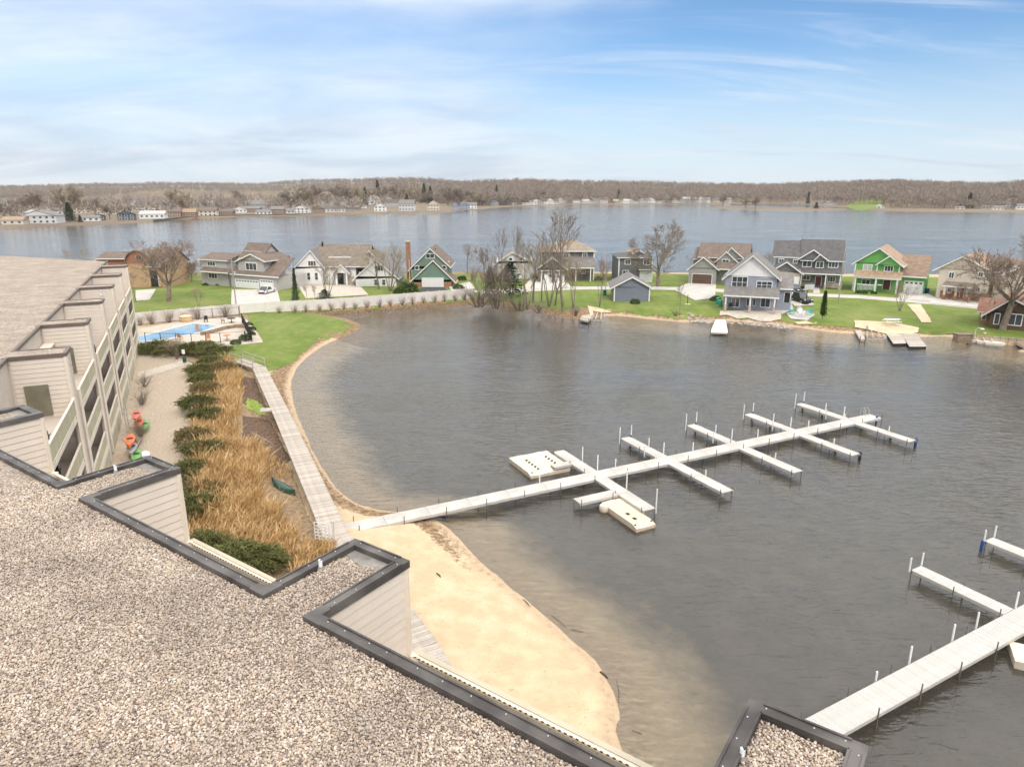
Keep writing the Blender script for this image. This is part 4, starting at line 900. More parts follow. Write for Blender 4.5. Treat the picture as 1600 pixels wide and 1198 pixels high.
canoe('canoe', 'dark green canoe lying upside down in the dry grass', (cx_, cy_, h1(cx_, cy_)+.03), -.75, 3.4, .85, .42, mat('dark_green_hull', (.02,.065,.04), .35, .15, 1, spec=.6), 'canoe')
M_or = mat('orange_plastic', (.72,.17,.05), .4, .1, 2); M_rd = mat('coral_plastic', (.62,.16,.10), .4, .1, 2); M_gr = mat('lime_plastic', (.16,.42,.10), .4, .1, 2); M_gy = mat('grey_plastic', (.38,.37,.38), .45, .1, 2)
wang = math.atan2(ww[1], ww[0])
def kay(label, px, py, z, m, cat='kayak', L_=3.0, W=.72, H=.32):
    x, y, _ = U(px, py, z); t = canoe('kayak', label, (x, y, z), wang, L_, W, H, m, cat, 'kayaks stored along the condominium wall', True)
    V = [(f/8*L_/2, s*W/2*max(.02, 1-abs(f/8)**2.4)*.97, H+.05-.02*abs(s)) for f in range(-8, 9) for s in (-1, 0, 1)]
    MB().add(V, [(i*3+j, i*3+j+1, i*3+j+4, i*3+j+3)[::-1] for i in range(16) for j in range(2)]).build('deck', m, t); MB().lathe((.1,0,H+.052), [(.26,0),(.24,.015),(.2,.004)], 12).build('cockpit', M_dark, t); return t
kay('coral red kayak on the upper arm of the wall rack', 214, 652, 2.45, M_rd); kay('orange kayak under the coral one on the rack', 218, 664, 1.75, M_or); kay('lime green kayak on the ground below the rack', 227, 668, 1.42, M_gr)
kay('bright orange kayak on top of the nearer stack', 204, 692, 2.35, M_or); kay('grey kayak beneath the bright orange one', 207, 704, 1.7, M_gy); kay('green kayak mostly hidden beside the roof parapet', 214, 716, 1.42, M_gr)
x, y, z = U(226, 716, 1.42); pb = thing('paddle_board', 'white paddle board tip poking above the parapet', 'paddle board', (x, y, z), wang)
MB().prism([(-1.4,-.1),(-.9,-.36),(.9,-.36),(1.35,-.12),(1.35,.12),(.9,.36),(-.9,.36),(-1.4,.1)], .05, .17).build('board', M_white, pb); MB().box(-.6,.2,-.25,.25,.171,.18).build('deck_pad', M_gy, pb)
rk = thing('kayak_rack', 'grey metal rack holding the kayaks on the wall', 'rack', U(208, 668, 1.4), wang)
for dx_ in (-1.0, 1.0):
    MB().box(dx_-.04, dx_+.04, .38, .46, 0, 2.2).build('post', mat('galvanised', (.5,.5,.5), .45, .12, 3, metal=.5), rk)
    for zz in (.28, 1.0): MB().bar((dx_, .42, zz), (dx_, -.45, zz+.06), .05, .05).build('arm', MATS['galvanised'], rk)
# dog station by the walkway
x, y, _ = U(289, 566, 1.4); ds = thing('waste_station', 'green waste station post with white sign by the walkway', 'waste station', (x, y, 1.4))
M_dg = mat('dark_green_metal', (.02,.07,.05), .5, .1, 2)
MB().box(-.05,.05,-.05,.05,0,1.6).build('post', M_dg, ds); MB().lathe((0,-.02,.05), [(.2,0),(.22,.02),(.22,.62),(.18,.66)], 12).build('bin', M_dg, ds); MB().box(-.19,.19,-.08,-.05,1.1,1.65).build('sign', M_white, ds)
# driftwood and sticks on the sand
M_drift = mat('driftwood', (.10,.065,.04), .9, .3, 4)
for i, (px, py, px2, py2, r, lab) in enumerate(((938,1047,950,1056,.05,'short dark log at the water edge of the beach'),(862,958,884,976,.011,'thin forked branch lying in the shallows'),(892,980,912,984,.011,'twig washed up beyond the forked branch'),(682,887,688,893,.04,'small dark stick alone on the upper sand'),
                                    (988,1137,1004,1143,.013,'dark twig in the shallows near the bottom edge'),(967,1094,963,1058,.011,'long dark reed stem along the lowest waterline'),(818,935,828,946,.02,'curled root on the wet sand'),(400,690,447,672,.03,'pale fallen pole crossing the mulch bed'),(392,662,424,676,.03,'second pale pole lying over the mulch'))):
    zz = .12 if py > 900 or i in (6,) else 1.55 if i > 6 else .9
    a = U(px, py, zz); b = U(px2, py2, zz); mx_ = ((a[0]+b[0])/2+.06, (a[1]+b[1])/2-.05, zz+.03)
    za, zb, zm = (max(h1(q[0], q[1]), -.02)+.03 for q in (a, b, mx_))
    tag(MB().tube([(a[0],a[1],za),(mx_[0],mx_[1],zm+.02),(b[0],b[1],zb)], [r, r*1.1, r*.6], 6).build('driftwood', M_drift if i < 7 else M_plank), lab, 'driftwood', 'sticks and driftwood')
# ---------------------------------------------------------------- docks
M_deck = mat('white_dock_deck', (.50,.47,.43), .6, .13, .8, lap=.15, axis=0, rnd=.05); M_alu = mat('aluminium', (.55,.54,.52), .45, .1, 2, metal=.4); M_pipe = mat('grey_dock_pipe', (.14,.13,.12), .6, .2, 3)
M_frame = mat('dock_frame', (.5,.46,.41), .5, .06, 2); M_blue = mat('blue_bumper', (.03,.08,.25), .6, .15, 2); M_bump = mat('black_bumper', (.03,.03,.035), .7, .2, 3); M_slat = mat('dock_slat', (.50,.48,.445), .6, .05, 2, rnd=.05)
ZD = .62
def deck_run(t, a, b, width, sec=3.05, mm=None):
    a = np.array(a); b = np.array(b); L_ = np.linalg.norm(b-a); d = (b-a)/L_; ang = math.atan2(d[1], d[0]); n = max(1, round(L_/sec)); s = L_/n
    me = MB().box(.012, s-.012, -width/2, width/2, -.04, 0).mesh('deck_section', mm or M_deck)
    for k in range(n): q = a+d*s*k; link('deck_section', me, t, True, (q[0], q[1], ZD), ang)
    for sg in (-1, 1):
        nn = np.array([-d[1], d[0]])*sg*(width/2-.03); MB().bar((*(a+nn), ZD-.12), (*(b+nn), ZD-.12), .05, .155).build('edge_beam', M_frame, t, True)
    return d
def leg(t, q, up=.35, r=.03, m=None, bottom=-1.6):
    MB().tube([(q[0], q[1], bottom), (q[0], q[1], ZD+up)], r, 6).build('leg', m or M_pipe, t, True)
def pvc(t, q, h=1.5, z0=.15, r=.055):
    MB().tube([(q[0], q[1], z0), (q[0], q[1], ZD+h*.8)], r*.85, 8).build('mooring_pole', M_white, t, True)
dk = thing('dock', 'long white dock with five pairs of finger piers reaching from the beach', 'dock', (-11, 40.9, 0))
da, db = np.array([-11.4, 40.7]), np.array([36.0, 64.4]); dd = deck_run(dk, da, db, 1.4); dn = np.array([-dd[1], dd[0]])
L_ = np.linalg.norm(db-da)
for k in range(0, 18):
    for sg in (-1, 1): leg(dk, da+dd*min(L_-.1, 1.2+k*3.05)+dn*sg*.76, .38)
FING = [((3.7,54.8),(9.9,43.8)), ((10.1,58.2),(16.1,46.7)), ((16.9,61.7),(22.8,50.4)), ((23.4,65.0),(29.2,54.1)), ((30.2,68.6),(35.5,57.2))]
for i, (fa, fb) in enumerate(FING):
    mid = (np.array(fa)+np.array(fb))/2; c = da+dd*((mid-da)@dd)
    for sg, e in ((1, fa), (-1, fb)):
        w = 1.05; Lf = abs((np.array(e)-c)@dn); a = c+dn*sg*.71; b = c+dn*sg*Lf; deck_run(dk, a, b, w)
        for f in (.45, .97):
            for s2 in (-1, 1): leg(dk, a+(b-a)*f+dd*s2*(w/2+.04), .22)
        fe = .985
        if sg > 0 and i > 0:
            for s2 in (-1, 1): pvc(dk, a+(b-a)*fe+dd*s2*(w/2+.10), 1.35+.15*((i+s2) % 2))
            for f in (.5, .12): pvc(dk, a+(b-a)*f+dd*(w/2+.10), .9+.3*(f < .2))
            pvc(dk, a+(b-a)*.30-dd*(w/2+.10), .7)
        if sg < 0: pvc(dk, a+(b-a)*(fe if i == 0 else .5)+dd*(w/2+.10), 1.75 if i == 0 else .55)
        if sg < 0 and i == 0: pvc(dk, a+(b-a)*.4+dd*(w/2+.10), 1.8)
        if sg > 0 and i == 0: pvc(dk, a+(b-a)*.45+dd*(w/2+.1), 1.5); pvc(dk, a+(b-a)*.02+dd*(w/2+.12), 1.6)
        if i >= 3 or (sg > 0 and i >= 1):
            q = a+(b-a)*.99+dd*(w/2+.08); MB().tube([(q[0], q[1], -.1), (q[0], q[1], ZD+.1)], .10, 8).build('bumper', M_blue if (i == 4 and sg < 0) or i == 1 else M_bump, dk, True)
        if i >= 3: q = a+(b-a)*.55+dd*(w/2+.08); MB().tube([(q[0], q[1], -.1), (q[0], q[1], ZD-.02)], .11, 8).build('bumper', M_bump, dk, True)
for k, hh in ((15.5,.7),(22.5,.8),(26.5,.6),(30.5,.9),(34.5,.5),(38,.9),(44.5,.7),(49.5,.6)): pvc(dk, da+dd*k+dn*.8, hh)
q = db; MB().tube([(q[0]-.2, q[1]-.6, -.2), (q[0]-.2, q[1]-.6, ZD+.2)], .09, 8).build('bumper', M_blue, dk, True)
for s2 in (.35, .55):                                        # ladder hoops at the far end
    q = db-dd*(s2*2.4)+dn*.72; MB().tube([(q[0], q[1], -.6),(q[0], q[1], ZD+.7),(q[0]+.2, q[1]-.1, ZD+.85),(q[0]+.35, q[1]-.25, ZD+.6),(q[0]+.35, q[1]-.25, ZD)], .03, 6).build('ladder_rail', M_alu, dk, True)
c1 = da+dd*(((np.array(FING[0][0])+np.array(FING[0][1]))/2-da)@dd)
s0 = c1-dn*3.3-dd*.55; deck_run(dk, s0, s0-dd*3.3, .95)
for f in (.5, 3.2):
    for s2 in (-1, 1): leg(dk, s0-dd*f+dn*s2*.5, .3)
# small ramp plank out to the double float
s1 = c1+dn*3.1-dd*.55; deck_run(dk, s1, s1-dd*1.6, .7)
def pwc_float(name, label, c, ang, L_, W, bays, m, rollers=True, group='personal watercraft floats'):
    t = thing(name, label, 'float', (c[0], c[1], .05), ang, group); nx, ny = 33, 10*bays+1; V = []; H = .34
    for i in range(nx):
        for j in range(ny):
            u = i/(nx-1); v = j/(ny-1); bv = (v*bays) % 1 if v < 1 else 1; tr = math.exp(-((bv-.5)/.16)**2)*(1 if .1 < u else 0)*min(1, (1-u)*9)
            hump = .22*math.exp(-((u-.93)/.07)**2)*math.exp(-((bv-.5)/.28)**2); ed = .05*math.exp(-((min(bv, 1-bv)-.1)/.08)**2)
            V.append(((u-.5)*L_, (v-.5)*W, H-.17*tr+hump+ed-.16*max(0, .12-u)/.12))
    Fc = [(i*ny+j, (i+1)*ny+j, (i+1)*ny+j+1, i*ny+j+1) for i in range(nx-1) for j in range(ny-1)]; mb = MB(); mb.add(V, Fc, True)
    rim = [j for j in range(ny)]+[i*ny+ny-1 for i in range(1, nx)]+[(nx-1)*ny+j for j in range(ny-2, -1, -1)]+[i*ny for i in range(nx-2, 0, -1)]
    W2 = [V[r] for r in rim]+[(V[r][0]*.985, V[r][1]*.97, -.08) for r in rim]; k = len(rim); mb.add(W2, [((i+1) % k, i, i+k, (i+1) % k+k) for i in range(k)]); mb.build('deck', m, t)
    if rollers:
        for b in range(bays):
            for i in range(5):
                for s in (-1, 1):
                    y0 = (-.5+(b+.5)/bays+s*.12/bays)*W; x0 = (-.28+.13*i)*L_
                    MB().tube([(x0, y0-.08, H-.02), (x0, y0+.08, H-.02)], .06, 8).build('roller', M_bump if s < 0 else M_white, t)
    for s in (-1, 1): MB().lathe((-.42*L_, s*.42*W, H-.02), [(.07,0),(.07,.04),(.03,.07)], 8).build('cleat', M_bump, t)
    return t
M_fl = mat('beige_float_plastic', (.64,.56,.45), .6, .08, 1.5)
A_ = np.array(U2(802,722,.3)); B_ = np.array(U2(838,743,.3)); C_ = np.array(U2(890,729,.3)); cc = (A_+C_)/2+np.array([-.15,.25])
pwc_float('watercraft_float', 'beige two-bay watercraft float with rollers tied to the first finger pier', (cc[0], cc[1]), math.atan2(dn[1], dn[0]), 3.9, 3.7, 2, M_fl)
cc = U2(981,802,.3); pwc_float('watercraft_float', 'beige single watercraft float beside the first finger pier end', (cc[0], cc[1]), math.atan2(dn[1], dn[0]), 4.2, 1.6, 1, mat('cream_float_plastic', (.62,.52,.40), .6, .08, 1.5), False)
fl = bpy.context.scene.objects['watercraft_float.001']; MB().lathe((1.55,.95,-.05), [(.3,0),(.34,.06),(.34,.42),(.28,.5)], 14).build('bow_stop', M_fl, fl)
for x0 in (-.9, -.1): MB().box(x0, x0+.25, -.12, .12, .20, .24).build('grip_hole', M_bump, fl)
# near dock
nk = thing('dock', 'ribbed white dock in the bottom corner beside the gravel saw tooth', 'dock', (12.6, 24, 0))
na = np.array([4.0, 18.85]); nd_ = np.array([.877,.48]); nd_ /= np.linalg.norm(nd_); nn = np.array([-nd_[1], nd_[0]]); nW = 1.32; e0 = np.array([13.1, 23.62]); na = e0-nd_*9
sl = MB().box(-.052,.052,-nW/2,nW/2,-.03,0).mesh('slat', M_slat); rest = MB(); ang = math.atan2(nd_[1], nd_[0]); k = 0; q = 0.0
while q < 60:
    c = na+nd_*q
    if 6.5 < q < 30: link('slat', sl, nk, True, (c[0], c[1], ZD+.0015*((k*7) % 3)), ang)
    else: rest.obox((c[0], c[1], ZD-.015), (*(nd_*.052), 0), (*(nn*nW/2), 0), (0,0,.015))
    q += .115; k += 1
rest.build('slats', M_slat, nk, True)['kind'] = 'stuff'
for sg in (-1, 1):
    MB().bar((*(na+nn*sg*(nW/2-.02)), ZD-.11), (*(na+nd_*60+nn*sg*(nW/2-.02)), ZD-.11), .05, .14).build('edge_beam', M_frame, nk, True)
    for k in range(19): leg(nk, na+nd_*(2.2+3.05*k)+nn*sg*(nW/2+.05), .42)
def finger(a, far, w=1.0):
    a = np.array(a); far = np.array(far); d = (far-a); L_ = np.linalg.norm(d); d /= L_; n2 = np.array([-d[1], d[0]]); k = int(L_/.125); me = MB().box(-.056,.056,-w/2,w/2,-.03,0).mesh('slat', M_slat)
    for i in range(k): c = a+d*(.06+.125*i); link('slat', me, nk, True, (c[0], c[1], ZD+.001*((i*5) % 3)), math.atan2(d[1], d[0]))
    for sg in (-1, 1):
        MB().bar((*(a+n2*sg*(w/2-.02)), ZD-.11), (*(far+n2*sg*(w/2-.02)), ZD-.11), .05, .14).build('edge_beam', M_frame, nk, True)
        leg(nk, a+d*L_*.5+n2*sg*(w/2+.05), .25); leg(nk, far-d*.15+n2*sg*(w/2+.05), .05); pvc(nk, far-d*.05+n2*sg*(w/2+.09), 1.0, ZD-.1)
    return d, n2
fe = np.array(U2(1430,886,ZD)); fdir = np.array([.478,-.878]); base = np.array(na+nd_*((fe-na)@nd_)); 
fd1 = nn; a1 = na+nd_*((fe-na)@nd_)+nn*(nW/2+.03); finger(a1, a1+nn*(((fe-na)@nn)-nW/2))
fe2 = np.array(U2(1545,842,ZD)); a2 = na+nd_*((fe2-na)@nd_)+nn*(nW/2+.03); finger(a2, a2+nn*(((fe2-na)@nn)-nW/2)); q = a2+nn*(((fe2-na)@nn)-nW/2)-nd_*.62; MB().tube([(q[0], q[1], -.1), (q[0], q[1], ZD+.05)], .10, 8).build('bumper', M_blue, nk, True)
for k in (13.4, 15.9, 19.4, 21.5): pvc(nk, na+nd_*k+nn*(nW/2+.12), .5 if k == 13.4 else 1.05)
pvc(nk, a1+nd_*.66, 1.2); cc = na+nd_*21.0-nn*3.0
cc = np.array(U2(1605,1024,.3))+np.array([1.2,-.6]); pwc_float('watercraft_float', 'beige watercraft float cut by the picture edge beside the near dock', (cc[0], cc[1]), ang+2.2, 4.0, 1.7, 1, M_fl, False)
# balcony things
def grill(label, q, z):
    t = thing('covered_grill', label, 'grill', (q[0], q[1], z), wang, 'things on the balconies'); M_cv = mat('black_cover', (.03,.03,.033), .55, .3, 3, bump=.02, bscale=6)
    MB().add([(-.7,-.35,0),(.7,-.35,0),(.7,.35,0),(-.7,.35,0),(-.62,-.3,.9),(.62,-.3,.9),(.62,.3,.9),(-.62,.3,.9),(-.45,-.18,1.22),(.45,-.18,1.22),(.45,.18,1.22),(-.45,.18,1.22)],
             [(0,1,5,4),(1,2,6,5),(2,3,7,6),(3,0,4,7),(4,5,9,8),(5,6,10,9),(6,7,11,10),(7,4,8,11),(8,9,10,11)], True).build('cover', M_cv, t)
    MB().bar((-.6,-.4,.75),(.6,-.4,.75),.04,.04).build('handle', M_blk, t)
grill('grill under a black cover on the nearest top balcony', LW(0, 5.0, -.9), 8.5)
grill('grill under a black cover on the third top balcony', LW(2, 6.5, -.9), 8.5)
for i, (k, a, f, lab) in enumerate(((0,6.5,1,'black chair on the nearest middle balcony'),(0,8.0,1,'second black chair on the nearest middle balcony'),(0,7.0,2,'black chair on the nearest lower balcony'),(1,6.5,1,'dark chair on the second middle balcony'),(1,6.0,2,'dark chair on the second lower balcony'),(3,6.0,1,'dark chair on the fourth middle balcony'))):
    q = LW(k, a, -1.1); chair(lab, q[0], q[1], FLO[f], wang+1.6, M_blk, 'things on the balconies')
# ---------------------------------------------------------------- the strip of houses across the lagoon: ground
M_road = mat('street_concrete', (.47,.44,.40), .9, .12, .5, bump=.003, bscale=9); M_sandp = mat('sand_pad', (.58,.46,.31), .95, .12, 1.0, bump=.02, bscale=6); M_asph = mat('dark_asphalt', (.06,.06,.06), .9, .2, 1)
sheet('lawn', UP([(150,512),(212,506),(375,490.5),(415,487.5),(555,479.5),(738,465),(760,452),(750,428),(600,426),(400,426),(100,428)]), M_lawn, .04, 2.2, .15)
sheet('lawn', UP([(765,466),(800,467),(835,471),(880,480),(915,478),(945,480),(1060,491),(1080,495),(1240,500),(1270,500),(1330,505),(1400,508),(1440,511),(1480,519),(1520,524),(1625,534),(1750,545),(1750,440),(1450,433),(1300,432),(1000,427),(760,428),(752,450)]), M_lawn, .04, 1.6, .15)
def stroke(name, line, w, m, off, z=1.4, step=3):
    L = [np.array(U2(*p, z)) for p in line]; a, b = [], []
    for i, q in enumerate(L):
        d = L[min(i+1, len(L)-1)]-L[max(i-1, 0)]; d /= np.linalg.norm(d); n = np.array([-d[1], d[0]])*w/2; a.append(tuple(q+n)); b.append(tuple(q-n))
    return sheet(name, a+b[::-1], m, off, step)
stroke('road', [(745,457),(820,453),(900,450.5),(1000,450),(1080,452),(1160,456),(1260,460.5),(1340,464),(1420,470),(1520,479.5),(1640,491)], 5.0, M_road, .065)
for i, (nm, poly, m) in enumerate((('driveway', [(362,453),(433,452),(438,472),(361,479)], M_conc2), ('driveway', [(465,446),(560,445),(576,461),(478,467)], M_conc), ('driveway', [(660,449),(693,449),(702,456),(652,457)], M_asph), ('patio', [(212,454),(244,452),(234,469),(212,471)], M_conc2),
    ('driveway', [(838,438),(884,438),(893,450),(830,452)], M_conc2), ('driveway', [(1075,443),(1119,444),(1117,466),(1086,470),(1052,453)], M_conc2), ('driveway', [(1234,472),(1258,466),(1273,477),(1242,479)], M_conc2), ('driveway', [(1404,457),(1446,457.5),(1474,472),(1404,468)], M_conc2),
    ('driveway', [(1460,465),(1546,470),(1532,482),(1450,475)], M_conc2), ('driveway', [(1208,450),(1252,450),(1252,460),(1206,458)], M_conc2), ('path', [(1417,476),(1438,476),(1456,503),(1440,503)], M_sandp), ('path', [(1270,450),(1280,450),(1281,459),(1271,459)], M_conc2),
    ('patio', [(1125,484),(1221,484),(1221,493),(1125,493)], M_conc), ('beach', [(918,477),(944,479),(1060,492),(1046,502),(1000,497),(930,497)], M_sandp), ('beach', [(1222,496),(1260,497),(1300,506),(1325,517),(1250,512),(1224,504)], M_sandp), ('beach', [(1335,500),(1390,503),(1436,508),(1432,520),(1340,520)], M_sandp),
    ('boat_ramp', [(1440,514),(1474,514),(1490,525),(1448,526)], M_conc), ('patio', [(700,448),(735,441),(742,452),(706,455)], M_conc2), ('patio', [(1212,473),(1236,473),(1240,484),(1222,490)], M_conc2), ('walkway', [(814,452),(830,436),(838,436),(826,454)], M_conc))):
    sheet(nm, UP(poly), m, .09+.004*i, 1.6, .05 if nm in ('beach', 'path') else 0)
# ---------------------------------------------------------------- house kit: features are given where they stand on their own wall plane
M_glass = mat_glass('house_glass', (.05,.06,.07)); M_trim = mat('white_trim', (.78,.77,.74), .6, .05, 2); M_stone = mat('fieldstone', (.36,.31,.26), .9, .3, 2.5, col2=(.52,.45,.37), bump=.04, bscale=4)
M_brick = mat('red_brick', (.34,.17,.10), .9, .25, 3, bump=.02, bscale=7)
def roofm(n, c): return mat('shingle_'+n, c, .92, .18, 1.2, bump=.02, bscale=7, detail=7)
RF_dk = roofm('charcoal', (.11,.105,.105)); RF_br = roofm('brown', (.17,.13,.105)); RF_gy = roofm('grey', (.20,.185,.175)); RF_tan = roofm('tan', (.34,.24,.165)); RF_wd = roofm('umber', (.20,.165,.13)); RF_red = roofm('rust', (.30,.16,.11))
def sidem(n, c): return mat('lap_siding_'+n, c, .75, .05, .8, lap=.2)
S_grey = sidem('grey', (.42,.40,.385)); S_white = sidem('white', (.76,.75,.73)); S_green = sidem('sage', (.16,.24,.185)); S_navy = sidem('navy', (.10,.105,.135)); S_char = sidem('charcoal', (.145,.145,.155)); S_slate = sidem('slate_blue', (.185,.205,.25)); S_gg = sidem('grey_green', (.30,.30,.275)); S_blue = sidem('blue_grey', (.30,.325,.385)); S_lime = sidem('bright_green', (.13,.36,.10)); S_cream = sidem('cream', (.62,.55,.45)); S_brown = sidem('brown', (.12,.075,.05)); S_pale = sidem('pale_grey', (.58,.57,.56)); S_tan = mat('tan_brick', (.42,.27,.16), .9, .2, 1.5, bump=.02, bscale=7, col2=(.50,.33,.20))
class House:
    def __init__(h, name, label, L, Rr, z0=1.4, cat='house', group='houses across the lagoon'):
        a = np.array(U2(*L, z0)); b = np.array(U2(*Rr, z0)); h.O = a; d = b-a; h.W = np.linalg.norm(d); h.ex = d/h.W; h.ey = np.array([-h.ex[1], h.ex[0]]); h.z0 = z0
        h.t = thing(name, label, cat, (a[0], a[1], z0), math.atan2(h.ex[1], h.ex[0]), group)
    def pt(h, px, py, y=0.0):
        dx = (px-CX)/F; dy = (CY-py)/F; d = (dx, CT+dy*ST, -ST+dy*CT); C = -h.O
        t = (y-(C[0]*h.ey[0]+C[1]*h.ey[1]))/(d[0]*h.ey[0]+d[1]*h.ey[1]); qx, qy = d[0]*t+C[0], d[1]*t+C[1]
        return qx*h.ex[0]+qy*h.ex[1], CAMZ+d[2]*t-h.z0
    def rect(h, x0, y0, x1, y1, y=0.0):
        ym = (y0+y1)/2; xm = (x0+x1)/2
        return h.pt(x0, ym, y)[0], h.pt(x1, ym, y)[0], h.pt(xm, y1, y)[1], h.pt(xm, y0, y)[1]
    def block(h, px0, px1, pyt, y0, y1, m, name='wall', pyb=None):
        a, b, z0, z1 = h.rect(px0, pyt, px1, pyb or pyt+20, y0); MB().box(a, b, y0, y1, -.3 if pyb is None else z0, z1).build(name, m, h.t); return a, b, z1
    def gablef(h, L, P, Rr, y0, y1, mr, mw, o=.4, th=.16, name='roof', trim=None):
        xl, zl = h.pt(*L, y0); xp, zp = h.pt(*P, y0); xr, zr = h.pt(*Rr, y0)
        MB().extrude([(xl+.15, y0, zl-.02), (xr-.15, y0, zr-.02), (xp, y0, zp-.06)], (0, y1-y0, 0)).build('gable', mw, h.t)
        rf = None; tr = MB()
        for (x, z, s) in ((xl, zl, -1), (xr, zr, 1)):
            k = (zp-z)/(abs(xp-x)+1e-6); xe = x+s*o; ze = z-k*o
            e = .012*s
            m_ = MB(); m_.extrude([(xe, y0-o, ze), (xp, y0-o, zp), (xp, y0-o, zp+th+abs(e)), (xe, y0-o, ze+th)], (0, y1-y0+2*o, 0)); r_ = m_.build(name, mr, h.t)
            tr.extrude([(xe, y0-o-.05, ze-.14), (xp, y0-o-.05, zp-.14), (xp, y0-o-.05, zp+th-.03), (xe, y0-o-.05, ze+th-.03)], (0, .045, 0))
            MB().bar((xe+s*.02, y0-o, ze+th*.35), (xe+s*.02, y1+o, ze+th*.35), .05, .16).build('gutter', trim or M_trim, h.t)
        tr.build('rake_trim', trim or M_trim, h.t)
    def gables(h, px0, px1, pye, pyr, y0, y1, mr, mw, o=.4, th=.16, trim=None):
        ym = (y0+y1)/2; pm = (px0+px1)/2; x0 = h.pt(px0, pye, y0)[0]; x1 = h.pt(px1, pye, y0)[0]; ze = h.pt(pm, pye, y0)[1]; zr = h.pt(pm, pyr, ym)[1]
        for x, s in ((x0+o, 1), (x1-o, -1)): MB().extrude([(x, y0+.1, ze-.02), (x, y1-.1, ze-.02), (x, ym, zr-.06)], (s*.2, 0, 0)).build('gable', mw, h.t)
        k = (zr-ze)/(ym-y0)
        for s, ys in ((-1, y0), (1, y1)):
            ye = ys+s*o; z_ = ze-k*o; MB().extrude([(x0, ye, z_), (x0, ym, zr), (x0, ym, zr+th+.006*(s+1)), (x0, ye, z_+th)], (x1-x0, 0, 0)).build('roof', mr, h.t)
        MB().box(x0+.02, x1-.02, y0-o-.04, y0-o-.002, ze-k*o-.05, ze-k*o+th-.02).build('fascia', trim or M_trim, h.t)
        return x0, x1, ze, zr
    def hip(h, px0, px1, pye, r0, r1, pyr, y0, y1, mr, o=.5):
        ym = (y0+y1)/2; pm = (px0+px1)/2; x0 = h.pt(px0, pye, y0)[0]-o; x1 = h.pt(px1, pye, y0)[0]+o; ze = h.pt(pm, pye, y0)[1]; a, zr = h.pt(r0, pyr, ym); b = h.pt(r1, pyr, ym)[0]
        V = [(x0,y0-o,ze),(x1,y0-o,ze),(x1,y1+o,ze),(x0,y1+o,ze),(a,ym,zr),(b,ym,zr)]
        MB().add(V, [(0,1,5,4),(1,2,5),(2,3,4,5),(3,0,4),(3,2,1,0)]).build('roof', mr, h.t); MB().box(x0-.03, x1+.03, y0-o-.05, y0-o-.004, ze-.12, ze+.06).build('fascia', M_trim, h.t)
    def shed(h, px0, px1, pyt, pyb, yt, yb, mr, th=.14, name='porch_roof'):
        pm = (px0+px1)/2; x0 = h.pt(px0, pyb, yb)[0]; x1 = h.pt(px1, pyb, yb)[0]; zb = h.pt(pm, pyb, yb)[1]; zt = h.pt(pm, pyt, yt)[1]
        MB().extrude([(x0, yb, zb), (x0, yt, zt), (x0, yt, zt+th), (x0, yb, zb+th)], (x1-x0, 0, 0)).build(name, mr, h.t); MB().box(x0+.01, x1-.01, yb-.05, yb-.003, zb-.12, zb+th-.02).build('fascia', M_trim, h.t)
    def win(h, px0, pyt, px1, pyb, y=0.0, cols=2, rows=1, trim=None, glass=None, name='window'):
        a, b, z0, z1 = h.rect(px0, pyt, px1, pyb, y); w = min(.13, (b-a)*.14); m_ = MB(); y0, y1 = y-.10, y+.02
        m_.box(a, b, y0, y1, z1-w, z1); m_.box(a, b, y0, y1, z0, z0+w); m_.box(a, a+w, y0+.002, y1, z0+w, z1-w); m_.box(b-w, b, y0+.002, y1, z0+w, z1-w)
        for i in range(1, cols): x = a+(b-a)*i/cols; m_.box(x-.035, x+.035, y0+.01, y1, z0+w, z1-w)
        for j in range(1, rows): z = z0+(z1-z0)*j/rows; m_.box(a+w, b-w, y0+.014, y1, z-.03, z+.03)
        o = m_.build(name, trim or M_trim, h.t)
        for i in range(cols):
            xa = a+w if i == 0 else a+(b-a)*i/cols+.035; xb = b-w if i == cols-1 else a+(b-a)*(i+1)/cols-.035
            MB().box(xa, xb, y-.05, y+.01, z0+w, z1-w).build('pane', glass or M_glass, o)
        return o
    def garage(h, px0, pyt, px1, pyb, y, m, lites=0, rows=4):
        a, b, z0, z1 = h.rect(px0, pyt, px1, pyb, y); z0 = max(z0, .0); fr = MB(); w = .12
        fr.box(a-w, a, y-.08, y+.02, 0, z1+w); fr.box(b, b+w, y-.08, y+.02, 0, z1+w); fr.box(a, b, y-.08, y+.02, z1, z1+w); g = fr.build('garage_door', M_trim, h.t); dz = z1/rows
        for i in range(rows): MB().box(a+.01, b-.01, y-.03, y+.01, dz*i+.012, dz*(i+1)-.012).build('panel', m, g)
        if lites:
            s = (b-a)/lites
            for i in range(lites): MB().box(a+s*i+s*.2, a+s*(i+1)-s*.2, y-.04, y-.029, dz*(rows-1)+dz*.25, z1-dz*.22).build('pane', M_glass, g)
    def door(h, px0, pyt, px1, pyb, y, m, glass=False):
        a, b, z0, z1 = h.rect(px0, pyt, px1, pyb, y); fr = MB(); w = .1; z0 = max(0, z0-.05)
        fr.box(a-w, a, y-.08, y+.02, z0, z1+w); fr.box(b, b+w, y-.08, y+.02, z0, z1+w); fr.box(a, b, y-.08, y+.02, z1, z1+w); g = fr.build('door', M_trim, h.t); MB().box(a, b, y-.04, y+.01, z0, z1).build('leaf', m, g); MB().box(b-.22, b-.14, y-.08, y-.041, z0+.95, z0+1.05).build('handle', M_blk, g)
